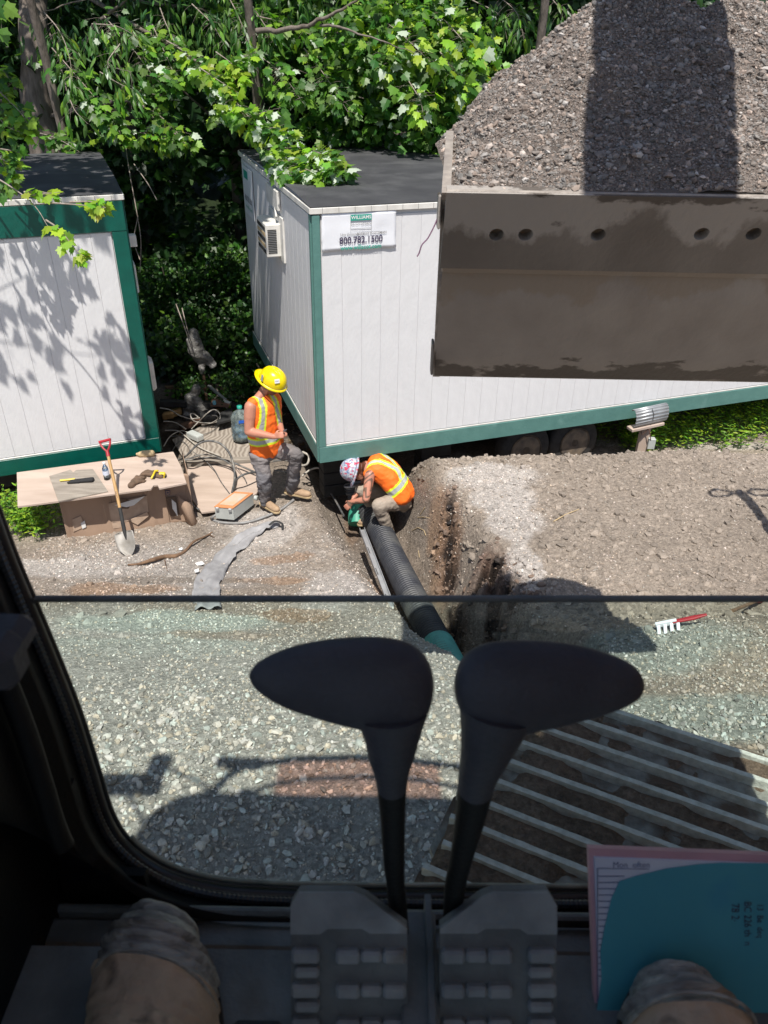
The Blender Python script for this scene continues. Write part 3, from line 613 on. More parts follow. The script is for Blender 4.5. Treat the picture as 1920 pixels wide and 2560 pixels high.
# boom and stick
def beam(name, pts, w_, h_):
    b = MB(); n = len(pts)
    for i in range(n - 1):
        p, q = np.asarray(pts[i]), np.asarray(pts[i + 1]); t = unit(q - p); u = unit(np.cross((1, 0, 0), t)); b.box((p + q) / 2, (vv(1, 0, 0), t, u), (w_, np.linalg.norm(q - p) / 2 + .05, (h_[i] + h_[i + 1]) / 2), bev=.01)
    return b.build(name, M['yellowpaint'], exc)
bx = .93
beam('boom', [(.90, -.9, 4.2), (.88, .1, 5.7), (.79, 1.2, 6.35), (.90, 2.0, 6.7)], .235, [.28, .30, .26, .18]); beam('stick', [(.92, 1.95, 6.85), (.98, 2.75, 6.05), (1.0, 3.27, 5.6)], .225, [.2, .16, .08])
mb = MB(); mb.tube([vv(.84, .3, 6.3), vv(.84, 1.3, 6.85)], .07, 14); mb.build('hydraulic_cylinder', M['black'], exc)
# ---- bucket
bk = bpy.data.objects.new('bucket', None); COL.objects.link(bk); bk.parent = exc; bk.location = tuple(vv(.95, 3.0, 4.1) - wloc(exc))
BX0, BX1 = .185, 1.9
lip = vv(0, 2.50, PY(1400, 487, 2.50)[2])
def bpt(py, slope_from, sl):   # follow pixel row down with the panel leaning away
    return None
# side profile (y, z) found on the rays of the panel edges seen in the picture
def onrow(py, y): p = PY(1400, py, y); return (y, p[2])
prof = [(lip[1], lip[2]), onrow(676, 2.64), onrow(700, 2.685), onrow(945, 2.935), (3.06, 3.66), (3.22, 3.70), (3.45, 3.86), (3.58, 4.15), (3.62, 4.46)]
T_ = .035
def plate_holes(name, A, xd, yd, W, H, holes, rad, th, m_, par):
    b = MB(); nd = unit(np.cross(xd, yd)); C_ = rad * 1.5; S = 16
    xs = [0.0]
    for hx, hy in holes: xs += [hx - C_, hx + C_]
    xs.append(W)
    for side, off in ((1, 0.0), (-1, -th)):
        O = A + nd * off
        def pt(x, y): return O + xd * x + yd * y
        for i in range(0, len(xs) - 1, 2): b.add([pt(xs[i], 0), pt(xs[i + 1], 0), pt(xs[i + 1], H), pt(xs[i], H)], [(0, 1, 2, 3)])
        for hx, hy in holes:
            b.add([pt(hx - C_, 0), pt(hx + C_, 0), pt(hx + C_, hy - C_), pt(hx - C_, hy - C_)], [(0, 1, 2, 3)]); b.add([pt(hx - C_, hy + C_), pt(hx + C_, hy + C_), pt(hx + C_, H), pt(hx - C_, H)], [(0, 1, 2, 3)])
            ci_ = []; sq = []
            for k in range(S):
                a = 2 * math.pi * k / S; ca, sa = math.cos(a), math.sin(a); m__ = max(abs(ca), abs(sa)); ci_.append(pt(hx + rad * ca, hy + rad * sa)); sq.append(pt(hx + C_ * ca / m__, hy + C_ * sa / m__))
            b.add(ci_ + sq, [(k, (k + 1) % S, S + (k + 1) % S, S + k) for k in range(S)])
    for hx, hy in holes:
        vs = []
        for off in (0, -th):
            for k in range(S): a = 2 * math.pi * k / S; vs.append(A + nd * off + xd * (hx + rad * math.cos(a)) + yd * (hy + rad * math.sin(a)))
        b.add(vs, [(k, (k + 1) % S, S + (k + 1) % S, S + k) for k in range(S)])
    for (x0, y0, x1, y1) in ((0, 0, W, 0), (W, 0, W, H), (W, H, 0, H), (0, H, 0, 0)):
        b.add([A + xd * x0 + yd * y0, A + xd * x1 + yd * y1, A + xd * x1 + yd * y1 - nd * th, A + xd * x0 + yd * y0 - nd * th], [(0, 1, 2, 3)])
    me = b.mesh(name, [m_], wloc(par)); o = bpy.data.objects.new(name, me); COL.objects.link(o); o.parent = par; return o
p0 = vv(BX0 - .012, *prof[1]); p1 = vv(BX0 - .012, *prof[0]); yd = unit(p1 - p0); Hh = np.linalg.norm(p1 - p0)
holes = []
for (px, py) in ((1241, 587), (1314, 587), (1495, 587), (1754, 585), (1884, 585)):
    nd = unit(np.cross((1, 0, 0), yd)); r = ray(px, py); t = ((p0 - EYE) @ nd) / (r @ nd); q = EYE + r * t - p0; holes.append((q[0], q @ yd))
plate_holes('cutting_edge', p0, vv(1, 0, 0), yd, BX1 - BX0 + .02, Hh, holes, .024, T_, M['steel'], bk)
# bevelled pale lip line on the very edge
mb = MB(); mb.tube([p1 + vv(.0, .014, .002), p1 + vv(BX1 - BX0 + .02, .014, .002)], .009, 8, flat=.7); mb.build('worn_lip_edge', M['steelpale'], bk)
# back strip behind the edge, then the curved shell
shell = [(prof[0][0] + .05, prof[0][1] - .03), (prof[1][0] + .045, prof[1][1] + .01), prof[2], prof[3], prof[4], prof[5], prof[6], prof[7], prof[8]]
sm = [(p[1], p[2]) for p in smooth_path([vv(0, *p) for p in shell[3:]], 5)]
shell = shell[:3] + [((prof[2][0] * (1 - t) + prof[3][0] * t) - .005 * math.sin(math.pi * t), prof[2][1] * (1 - t) + prof[3][1] * t) for t in (.25, .5, .75)] + sm
mb = MB(); mb.grid(np.array([[(x, p[0], p[1]) for x in (BX0 + .05 * max(0, p[0] - 2.75), BX1)] for p in shell])); n_ = len(shell)
mb.grid(np.array([[(x, p[0] + .03, p[1] + .03) for x in (BX0 + .02 + .05 * max(0, p[0] - 2.75), BX1 - .01)] for p in shell])); mb.build('bucket_shell', M['steel2'], bk)
mb = MB(); y_, z_ = prof[1]; mb.box(((BX0 + BX1) / 2, y_ + .030, z_ - .002), (vv(1, 0, 0), vv(0, math.cos(-1.1), math.sin(-1.1)), vv(0, -math.sin(-1.1), math.cos(-1.1))), ((BX1 - BX0) / 2 + .004, .016, .014), bev=.004); mb.build('edge_weld_strip', M['steel2'], bk)
sp = [(2.50, lip[2]), (2.62, lip[2] + .03), (2.95, lip[2] + .06), (3.22, lip[2] + .08), (3.33, lip[2] + .085), (3.36, lip[2] + .03), (3.58, lip[2] + .0)]
sp2 = sp + [(3.63, 4.44)] + [(p[0] + .004, p[1] - .004) for p in shell[::-1]]
for x in (BX0 - .028, BX1):
    mb = MB(); mb.prism([vv(x + (.07 * (p[0] - 2.5) if x < .5 else 0), *p) for p in sp2], (.028, 0, 0)); mb.build('side_plate', M['steelpale'], bk)
for (pa, pb, yy) in ((490, 572, 2.53), (862, 936, 2.84)):
    mb = MB(); a, b_ = PY(1099, pa, yy), PY(1099, pb, yy + .03); c = (a + b_) / 2; mb.box((BX0 - .034 + .07 * max(0, c[1] - 2.47), c[1] + .03, c[2]), XYZ, (.005, .03, (a[2] - b_[2]) / 2), bev=.006); mb.build('side_cutter', M['steel'], bk)
for x in (bx - .2, bx + .2):
    mb = MB(); mb.prism([vv(x - .02, 3.4, 3.78), vv(x - .02, 3.85, 4.2), vv(x - .02, 3.9, 4.7), vv(x - .02, 3.72, 4.75), vv(x - .02, 3.62, 4.2)], (.04, 0, 0)); mb.build('hinge_plate', M['steel'], bk)
# ---- load of spoil in the bucket
def heap_h(x, y):
    def smin(a, b, k): h_ = np.clip(.5 + .5 * (b - a) / k, 0, 1); return b * (1 - h_) + a * h_ - k * h_ * (1 - h_)
    e = smin(1.02 * (x - BX0) + .02, 1.5 * (BX1 - x), .1); e = smin(e, .58 * (y - 2.50) + .015, .12); e = smin(e, .74 + 0 * x, .15); e = smin(e, 1.5 * (3.62 - y) + .35, .1)
    n = .05 * fbm(x * 3, y * 3, 0, 4, 300) + .05 * fbm(x * 8, y * 8, 0, 5, 301) + .012 * fbm(x * 40, y * 40, 0, 3, 302)
    return lip[2] - .02 + e + n * sst(-.02, .12, e + .02)
hx, hy = np.meshgrid(np.arange(BX0 + .004, BX1 - .004, .009), np.arange(2.515, 3.62, .009), indexing='ij'); hz = heap_h(hx, hy)
ht = np.array((.26, .22, .195)) * (1 + .22 * fbm(hx * 2.2, hy * 2.2, 0, 4, 310) + .25 * fbm(hx * 18, hy * 18, 0, 3, 311))[..., None]
nu_, nv_ = hx.shape; I = np.arange(nu_ * nv_).reshape(nu_, nv_); Fh = np.stack([I[:-1, :-1], I[1:, :-1], I[1:, 1:], I[:-1, 1:]], -1).reshape(-1, 4)
load = thing('bucket_load', (.95, 3.1, 4.5), 'grey brown heap of dirt and crushed stone filling the excavator bucket', 'dirt', kind='stuff')
hp = fast_mesh('soil_heap', np.stack([hx, hy, hz], -1).reshape(-1, 3), Fh, M['heap'], load, ht.reshape(-1, 3), True, 4)
hp['kind'] = 'stuff'
n = 85000; x = rng.uniform(BX0 + .02, BX1 - .02, n); y = rng.uniform(2.52, 3.6, n); u_r = rng.uniform(0, 1, n); s = .0022 + .0048 * u_r ** 3 + .010 * u_r ** 50
P = np.stack([x, y, heap_h(x, y) + s * .2], 1); c = np.array((.285, .248, .222)) * rng.choice([.6, .8, 1, 1.15, 1.35, 2.0], n, p=[.15, .25, .3, .15, .1, .05])[:, None] * np.array([(1, 1, 1), (1.03, .95, .9), (.93, 1, 1.05)])[rng.integers(0, 3, n)]
o = stones('heap_stones', P, s, np.clip(c, .02, .6), M['stone'], load, .8); o['kind'] = 'stuff'
# ---- track under the right of the cab
TZ = 2.80; Fc = PZ(1273, 1692, TZ); e1 = unit((PZ(1920, 1903, TZ) - PZ(1530, 1776, TZ)) * vv(1, 1, 0)); e2 = vv(e1[1], -e1[0], 0)
if e2[1] > 0: e2 = -e2
TW = 1.0; PITCH = .285
tk = bpy.data.objects.new('track', None); COL.objects.link(tk); tk.parent = exc; tk.location = tuple(Fc + e1 * TW / 2 + e2 * .8 - wloc(exc))
def shoe_mesh():
    b = MB(); c = .035
    pl = [vv(0, c, 0), vv(.02, 0, 0), vv(TW - .02, 0, 0), vv(TW, c, 0), vv(TW, PITCH - .05, 0), vv(TW - .04, PITCH - .008, 0), vv(.04, PITCH - .008, 0), vv(0, PITCH - .05, 0)]
    b.prism([e1 * p[0] + e2 * p[1] - UP * .022 for p in pl], UP * .022)
    for k in range(3):
        y0 = .03 + k * .095; n = 26; top = []; xs = np.linspace(.01 + .012 * k, TW - .01 - .012 * k, n)
        rws = []
        for x_ in xs:
            w1, w2, hh = .0105, .0092 + .0007 * vnoise(x_ * 60, k, 0, 5), .034 + .001 * vnoise(x_ * 40, k * 3.3, 0, 6)
            rws.append([e1 * x_ + e2 * (y0 - w1) , e1 * x_ + e2 * (y0 - w2) + UP * hh, e1 * x_ + e2 * (y0 + w2) + UP * hh, e1 * x_ + e2 * (y0 + w1)])
        b.grid(np.array(rws), 1, smooth=False)
        b.add(rws[0], [(0, 1, 2, 3)]); b.add(rws[-1], [(3, 2, 1, 0)])
    me = b.mesh('track_shoe', [M['trackpale'], M['ribpale']]); bm_fix(me); return me
sme = shoe_mesh(); ext = 0
for k in range(9):
    o = bpy.data.objects.new('track_shoe', sme); COL.objects.link(o); o.parent = tk; o.location = tuple(Fc + e2 * (k * PITCH) - wloc(tk))
# front of the track rolling down over the idler
for k, (a, dn) in enumerate(((90, .02), (90, .30))):
    base = Fc - e2 * .0 - UP * dn; b = MB(); d_ = unit(-e2 * math.cos(R(a)) - UP * math.sin(R(a))); nn = unit(UP * math.cos(R(a)) - e2 * math.sin(R(a)))
    b.box(base + e1 * TW / 2 + d_ * .13 - UP * .02, (e1, d_, nn), (TW / 2, .13, .012)); b.build('track_shoe', M['trackpale'], tk)
mb = MB(); mb.lathe(Fc + e1 * (TW / 2 - .12) + e2 * .32 - UP * .42, e1, [(0, .3), (0, .36), (.24, .36), (.24, .3)], 24); mb.build('idler_wheel', M['dark'], tk)
mb = MB(); mb.box(Fc + e1 * TW / 2 + e2 * 1.3 - UP * .45, (e1, e2, UP), (.22, 1.0, .2)); mb.build('track_frame', M['dark'], tk)
tx, ty = np.meshgrid(np.arange(.02, TW - .02, .011), np.arange(.0, 9 * PITCH, .0095), indexing='ij'); wx = Fc[0] + e1[0] * tx + e2[0] * ty; wy = Fc[1] + e1[1] * tx + e2[1] * ty
# packed dirt: fills the troughs, missing in scraped places
fil = .024 * sst(-.35, .02, fbm(tx * 4.5 + 7, ty * 4.5, 0, 4, 321)) * sst(0, .06, tx) + .004 * fbm(tx * 40, ty * 40, 0, 3, 322) - .006
tt = np.array((.25, .175, .13)) * (1 + .3 * fbm(tx * 8, ty * 8, 0, 4, 323))[..., None]
nu_, nv_ = tx.shape; I = np.arange(nu_ * nv_).reshape(nu_, nv_); Fh = np.stack([I[:-1, :-1], I[1:, :-1], I[1:, 1:], I[:-1, 1:]], -1).reshape(-1, 4)
tag(fast_mesh('packed_dirt', np.stack([wx, wy, TZ + fil], -1).reshape(-1, 3), Fh, M['heap'], None, tt.reshape(-1, 3), True, 4), 'dark brown soil packed between the ribs of the excavator track', 'dirt', kind='stuff')
# ---- travel levers
def lever(lobe, stem, flip):
    """lobe: list of (px, py_top, py_bottom) along it; stem: list of (px_left, px_right, py, depth)"""
    e = bpy.data.objects.new('travel_lever', None); COL.objects.link(e); e.parent = exc; e.location = tuple(PD(stem[-1][0], stem[-1][2], stem[-1][3]) - wloc(exc))
    D = .665; rows = []
    for (px, pt_, pb_) in lobe:
        c = PD(px, (pt_ + pb_) / 2, D); hh = (pb_ - pt_) / 2 * D / FPX; row = []
        for k in range(24):
            a = 2 * math.pi * k / 24; row.append(c + MW[:, 1] * math.sin(a) * hh + MW[:, 2] * (-math.cos(a)) * max(hh * .62, .0003))
        rows.append(row)
    mb = MB(); mb.grid(np.array(rows), close=True); o = mb.build('handle_grip', M['rubber'], e)
    s = o.modifiers.new('s', 'SUBSURF'); s.levels = 1; s.render_levels = 1
    pts = [PD((a + b) / 2, y, d) for a, b, y, d in stem]; rad = [(b - a) / 2 * d / FPX for a, b, y, d in stem]; P2 = smooth_path(pts, 4); r2 = [float(q[0]) for q in smooth_path([vv(r, 0, 0) for r in rad], 4)]
    k = int(len(P2) * .42); mb = MB(); mb.tube(P2[:k + 1], r2[:k + 1], 18); mb.build('rubber_gaiter', M['rubber'], e); mb = MB(); mb.tube(P2[k:], r2[k:], 16); mb.build('lever_shaft', M['black'], e)
lever([(623, 1689, 1693), (626, 1676, 1706), (640, 1656, 1726), (680, 1632, 1756), (740, 1610, 1782), (810, 1597, 1803), (880, 1590, 1822), (950, 1589, 1835), (1010, 1598, 1830), (1050, 1620, 1812), (1074, 1652, 1780), (1083, 1685, 1745), (1085, 1712, 1718)],
      [(880, 1075, 1770, .672), (908, 1052, 1835, .68), (920, 1036, 1890, .695), (938, 1020, 1945, .715), (950, 1014, 2040, .76), (958, 1012, 2150, .81), (966, 1012, 2210, .84), (970, 1018, 2270, .87), (972, 1022, 2330, .91)], 1)
lever([(1135, 1712, 1718), (1138, 1680, 1748), (1150, 1650, 1782), (1175, 1622, 1812), (1215, 1604, 1836), (1280, 1598, 1842), (1350, 1600, 1830), (1420, 1607, 1812), (1490, 1622, 1795), (1550, 1642, 1775), (1590, 1665, 1755), (1606, 1690, 1738), (1611, 1710, 1718)],
      [(1145, 1340, 1770, .672), (1150, 1300, 1840, .68), (1150, 1268, 1895, .695), (1145, 1240, 1950, .715), (1138, 1215, 2040, .76), (1124, 1180, 2150, .81), (1112, 1166, 2210, .84), (1108, 1157, 2270, .87), (1105, 1156, 2330, .91)], -1)
# ---- pedals: pads with raised tread blocks
def pedal(outl, blocks, ribs):
    e = bpy.data.objects.new('travel_pedal', None); COL.objects.link(e); e.parent = exc; c0 = PD(outl[0][0], 2400, .84); e.location = tuple(c0 - wloc(exc))
    dz = lambda py: .835 + (py - 2235) * 2e-5
    nrm_ = -MW[:, 2]
    mb = MB(); mb.prism([PD(a, b, dz(b)) for a, b in outl], -nrm_ * .014); mb.build('pedal_plate', M['mat'], e)
    for (x0, x1, y0, y1) in blocks:
        c = PD((x0 + x1) / 2, (y0 + y1) / 2, dz((y0 + y1) / 2)); mb = MB(); mb.box(c + nrm_ * .002, (MW[:, 0], MW[:, 1], MW[:, 2]), ((x1 - x0) / 2 * .835 / FPX, (y1 - y0) / 2 * .835 / FPX, .0085), bev=.003); mb.build('tread_block', M['pedal'], e)
    for poly in ribs:
        mb = MB(); mb.prism([PD(a, b, dz(b)) + nrm_ * .0035 for a, b in poly], -nrm_ * .006); mb.build('pedal_toe_plate', M['pedal'], e)
L_ = [(727, 2262), (748, 2228), (885, 2228), (915, 2240), (1018, 2318), (1020, 2640), (727, 2640)]
mir = lambda l, c: [(2 * c - a, b) for a, b in l][::-1]
CM = 1059
bl = []
for r_ in range(4):
    y0 = 2365 + r_ * 86
    bl += [(730, 800, y0, y0 + 34), (840, 900, y0 + 2, y0 + 36), (902, 955, y0 + 4, y0 + 32), (957, 1015, y0 + 2, y0 + 36)]
    bl += [(738, 800, y0 + 44, y0 + 70)]
toe = [[(727, 2262), (748, 2228), (885, 2228), (915, 2240), (1018, 2318), (1018, 2330), (925, 2330), (905, 2318), (820, 2318), (800, 2332), (727, 2332)]]
pedal(L_, bl, toe); pedal(mir(L_, CM), [(2 * CM - b, 2 * CM - a, c, d) for a, b, c, d in bl], [mir(toe[0], CM)])

# ================================================================== operator's boots and the notebook
def boot(toe, ang, label, ln=.31, wd=1.13, tl=.088):
    e = thing('work_boot', (toe[0], toe[1] - .15, 3.97), label, 'boot', 'boots of the excavator driver')
    ca, sa = math.cos(ang), math.sin(ang)
    def W(u, s_, z): return vv(toe[0] + s_ * ca + u * sa, toe[1] + s_ * sa * -1 - u * ca, 3.968 + z)
    prof = [(0, .006, .035, .05), (.008, .024, .068, .03), (.02, .037, .086, .024), (.04, .048, .098, .02), (.07, .057, .106, .02), (.10, .061, .110, .02), (.14, .060, .118, .02), (.18, .055, .140, .02), (.22, .052, .17, .02), (.27, .050, .2, .02), (ln, .04, .2, .02)]
    us = np.array([p[0] for p in prof]); U_ = np.linspace(0, ln, 64)
    w_ = wd * np.interp(U_, us, [p[1] for p in prof]); h_ = np.interp(U_, us, [p[2] for p in prof])
    rows = []
    for i, u in enumerate(U_):
        row = []
        wr = .0
        if u < tl: wr = .0042 * math.sin(u * 430 + 1) + .0022 * math.sin(u * 1000)
        if tl - .004 < u < tl + .004: wr = .003
        if .12 < u < .17: wr = .0016 * math.sin(u * 400)
        for k in range(36):
            a = math.pi * (k / 35); c_ = math.cos(a); s_ = math.sin(a) ** .62
            wn = .0038 * fbm(u * 60, c_ * 4, s_ * 3, 3, 77)
            row.append(W(u - .004 * s_ * (u < .02), c_ * (w_[i] + wr + wn) * (1 + .06 * (1 - s_)), .022 + (h_[i] - .022 + wr + wn) * s_))
        rows.append(row)
    rows = np.array(rows); kb = int(np.searchsorted(U_, tl))
    # the tape edge dips at the sides of the foot
    mb = MB(); mb.grid(rows[:kb + 1]); mb.build('tape_wrap', M['boottape'], e); mb = MB(); mb.grid(rows[kb:]); mb.build('leather_upper', M['bootleather'], e)
    mb = MB(); edge = [W(tl - .004 + .012 * abs(c_) ** 2, c_ * .0625 * wd, .022 + .086 * (1 - abs(c_) ** 3.2) ** .5 + .002) for c_ in np.linspace(-.98, .98, 30)]; mb.tube(edge, .0022, 6); mb.build('tape_edge', M['boottape'], e)
    pl = [W(u, s_ * (w + .006), 0) for u, w, s_ in [(U_[i], w_[i], 1) for i in range(0, 64, 3)] + [(U_[i], w_[i], -1) for i in range(63, -1, -3)]]
    mb = MB(); mb.prism(pl, (0, 0, .024)); mb.build('boot_sole', M['sole'], e)
    c = W(.26, 0, .0); mb = MB(); mb.lathe(c, (0, -.05, 1), [(.10, .050), (.16, .053), (.19, .054)], 20); mb.build('boot_shaft', M['bootleather'], e)
t1_ = PZ(398, 2236, 4.045); boot(t1_, R(9), 'tan leather work boot with grey tape round its toe, left of the two pedals')
t2_ = PZ(1690, 2362, 4.06); boot(t2_, R(2), 'tan leather work boot with taped grey toe, over the lower right of the notebook', tl=.062)
nb = thing('notebook', PD(1700, 2500, .87), 'lined notebook with pink edges and a blue handwritten sheet on top, near the right boot', 'notebook')
dn = lambda py: .872 + (2530 - py) * 3e-5
nn = -MW[:, 2]
def sheet(name, poly, lift, th, m_): b = MB(); b.prism([PD(a, c, dn(c)) + nn * lift for a, c in poly], -nn * th); return b.build(name, m_, nb)
sheet('pink_cover', [(1472, 2120), (2180, 2148), (2180, 2520), (1487, 2520)], 0, .010, M['pink'])
sheet('page_block', [(1484, 2140), (2170, 2166), (2170, 2512), (1497, 2512)], .004, .005, M['paper'])
tp = [(1487, 2528), (1500, 2440), (1497, 2370), (1508, 2310), (1525, 2240), (1545, 2197), (1590, 2183), (1660, 2166), (1740, 2155), (1800, 2151), (2172, 2156), (2172, 2526), (1700, 2522)]
sheet('blue_sheet', tp, .0062, .0008, M['teal'])
for k in range(17):
    y = 2186 + k * 15.5; mb = MB(); mb.box((PD(1492, y, dn(y)) + PD(1560, y, dn(y))) / 2 + nn * .0047, (MW[:, 0], MW[:, 1], MW[:, 2]), (.0148, .0004, .0003)); mb.build('ruled_line', M['rule'], nb)
mb = MB(); a, b_ = PD(1491, 2166, dn(2166)) + nn * .0047, PD(1491, 2500, dn(2500)) + nn * .0047; mb.tube([a, b_], .0005, 4); a2 = PD(1620, 2168, dn(2168)) + nn * .0047; mb.tube([a, a2], .0004, 4); mb.build('page_margin', M['rule'], nb)
for body, px, py, s_ in (('78 244', 1831, 2283, .013), ('BC 226 th  n  11/18/20', 1862, 2345, .012), ('13  Be  deque  nort', 1893, 2325, .0105)):
    text_mesh(body, s_, PD(px, py, dn(py)) + nn * .0066, -MW[:, 1], MW[:, 0], M['ink_dark'], 'handwriting', nb, sx=.8)
text_mesh('Mon  often', .0095, PD(1575, 2158, dn(2160)) + nn * .0047, MW[:, 0], MW[:, 1], M['rule'], 'handwriting', nb)
mb = MB(); mb.tube([PD(1452, 2600, .9), PD(1452, 2510, .9), PD(1466, 2492, .9), PD(1482, 2500, .9), PD(1490, 2600, .9)], .004, 8); mb.box(PD(1600, 2590, .92), (MW[:, 0], MW[:, 1], MW[:, 2]), (.07, .03, .01), bev=.004); mb.build('document_holder', M['black'], exc)

# ================================================================== OFFICE TRAILERS
def trailer(name, c, az, zb, zt, faces, LL, LS, sgn, trim, sid, label, corner_trim, band_top):
    """c: plan point of the corner nearest the camera; long face runs along dl*sgn, short one along ds"""
    a = R(az); ds = vv(math.sin(a), math.cos(a), 0); dl = vv(math.cos(a), -math.sin(a), 0) * sgn; nf = -ds; ns = -dl
    e = thing(name, (c[0], c[1], zb), label, 'trailer', 'office trailers')
    C0 = vv(c[0], c[1], 0)
    def F(u, z, o=0): return C0 + dl * u + UP * z + nf * o        # on the long face
    def S(u, z, o=0): return C0 + ds * u + UP * z + ns * o        # on the short face
    mb = MB(); mb.box(C0 + dl * LL / 2 + ds * LS / 2 + UP * (zb + zt) / 2, (dl, ds, UP), (LL / 2 - .02, LS / 2 - .02, (zt - zb) / 2)); body = mb.build('wall', sid, e)
    # siding boards
    sk = .205; P_ = .205
    def boards(face, L, z0, z1, u0, u1, rev):
        d, n_ = (dl, nf) if face == 'F' else (ds, ns); me = None; k = 0; u = u0
        while u < u1 - .02:
            w_ = min(P_, u1 - u)
            b = MB(); b.box((0, 0, 0), (d, UP, n_), (w_ / 2 - .0007, (z1 - z0) / 2, .008), bev=.0022)
            if me is None or w_ < P_ - 1e-6: m_ = b.mesh('siding_board', [sid]); bm_fix(m_); me = me or m_
            else: m_ = me
            o = bpy.data.objects.new('siding_board', m_); COL.objects.link(o); o.parent = body
            p = C0 + d * (u + w_ / 2) + UP * (z0 + z1) / 2 + n_ * (-.012); o.location = tuple(p - wloc(e)); u += w_; k += 1
    boards('F', LL, zb + sk + .01, zt - band_top - .01, corner_trim, min(LL - .1, 13), False)
    boards('S', LS, zb + sk + .01, zt - .09, .07, LS - .06, False)
    # skirts, corner posts
    def strip(nm, face, u0, u1, z0, z1, th, m_, off=.0):
        d, n_ = (dl, nf) if face == 'F' else (ds, ns); b = MB(); b.box(C0 + d * (u0 + u1) / 2 + UP * (z0 + z1) / 2 + n_ * off, (d, UP, n_), ((u1 - u0) / 2, (z1 - z0) / 2, th), bev=.004); return b.build(nm, m_, e)
    strip('skirt_band', 'F', 0, LL, zb, zb + sk - .012, .016, trim, .0); strip('skirt_band', 'S', .018, LS, zb, zb + sk - .012, .016, trim, .0)
    strip('corner_trim', 'F', 0, corner_trim - .01, zb + sk - .010, zt - band_top if band_top > .12 else zt - .07, .016, trim, .0); strip('corner_trim', 'S', .018, .07, zb + sk - .010, zt - .07, .016, trim, .0)
    if band_top > .12: strip('top_band', 'F', 0, LL, zt - band_top + .002, zt - .062, .018, trim, .002)
    strip('base_bead', 'F', corner_trim, LL, zb + sk - .010, zb + sk + .008, .005, M['whitemetal'], .004); strip('base_bead', 'S', .08, LS, zb + sk - .010, zb + sk + .008, .006, M['whitemetal'], .006)
    strip('roof_flashing', 'F', -.02, LL, zt - .058, zt - .004, .010, M['whitemetal'], .014); strip('roof_flashing', 'S', -.02, LS, zt - .058, zt - .004, .010, M['whitemetal'], .014)
    for k in range(int(min(LL, 4) / .16)): 
        b = MB(); p = F(.1 + k * .16, zt - .03, .025); b.box(p, (dl, UP, nf), (.002, .024, .002)); b.build('flashing_tab', M['ink_grey'], e)
    # roof membrane with a slight sag
    uu = np.linspace(-.015, LL + .01, 40); ww = np.linspace(-.015, LS + .01, 16); G = np.array([[C0 + dl * u + ds * v + UP * (zt + .004 + .035 * math.sin(math.pi * max(0, min(1, v / LS))) + .012 * float(vnoise(u * 1.2, v * 1.6, 0, 4)) * min(1, v * 5, (LS - v) * 5)) for v in ww] for u in uu])
    b = MB(); b.grid(G); b.build('roof', M['roof'], e)
    return e, F, S, dl, ds, nf, ns
c0 = PZ(799, 1157, .75)
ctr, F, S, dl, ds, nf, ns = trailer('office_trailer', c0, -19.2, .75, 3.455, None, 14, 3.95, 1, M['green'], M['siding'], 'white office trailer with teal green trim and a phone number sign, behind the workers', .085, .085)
# sign
u0, u1, z0, z1 = .09, .84, 3.05, 3.398
sg = bpy.data.objects.new('sign', None); COL.objects.link(sg); sg.parent = ctr; sg.location = tuple(F((u0 + u1) / 2, (z0 + z1) / 2) - wloc(ctr))
uu = np.linspace(u0, u1, 26); zz = np.linspace(z0, z1, 12)
def warp(i, j, U_, Z_): return .016 + .004 * float(vnoise(U_ * 9, Z_ * 9, 0, 3))
G = []
for i, U_ in enumerate(uu):
    row = []
    for j, Z_ in enumerate(zz):
        e_ = .006 * float(vnoise(U_ * 22, Z_ * 22, 1, 8)); uo = U_ + (e_ if i in (0, len(uu) - 1) else 0); zo = Z_ + (e_ if j in (0, len(zz) - 1) else 0); row.append(F(uo, zo, warp(i, j, U_, Z_)))
    G.append(row)
G = np.array(G); b = MB(); b.grid(G); bo = b.build('sign_board', M['signwhite'], sg); s_ = bo.modifiers.new('s', 'SOLIDIFY'); s_.thickness = .004
cu = (u0 + u1) / 2 + .015; O = .0235; DZ = .024
b = MB(); b.box(F(cu, 3.325 + DZ, O - .001), (dl, UP, nf), (.105, .027, .001)); b.build('teal_panel', M['ink_teal'], sg)
b = MB()
for (a, h, w_, hh) in ((cu - .105, 3.245, .0012, .055), (cu + .105, 3.245, .0012, .055), (cu, 3.226, .105, .0012)): b.box(F(a, h + DZ, O - .001), (dl, UP, nf), (w_, hh if w_ < .01 else hh, .001))
b.build('panel_outline', M['ink_grey'], sg)
def sgt(t, z, s, m_, sx=1, bold=0, du=0): return text_mesh(t, s, F(cu + du, z + DZ, O + .001), dl, UP, m_, 'lettering', sg, sx=sx, bold=bold)
sgt('WILLIAMS', 3.325, .044, M['ink_white'], 1.02, .0008); sgt('SCOTSMAN', 3.268, .038, M['ink_grey'], 1.02); sgt('An ALGECO SCOTSMAN Company', 3.208, .013, M['ink_grey']); sgt("Une division d'", 3.176, .034, M['ink_grey'], .95, 0, -.112); sgt('ALGECO SCOTSMAN', 3.176, .034, M['ink_grey'], .95, .0006, .105)
sgt('800.782.1500', 3.117, .088, M['ink_dark'], .92, .0016); sgt('www.willscot.com', 3.050, .060, M['ink_teal'], .93, .001)
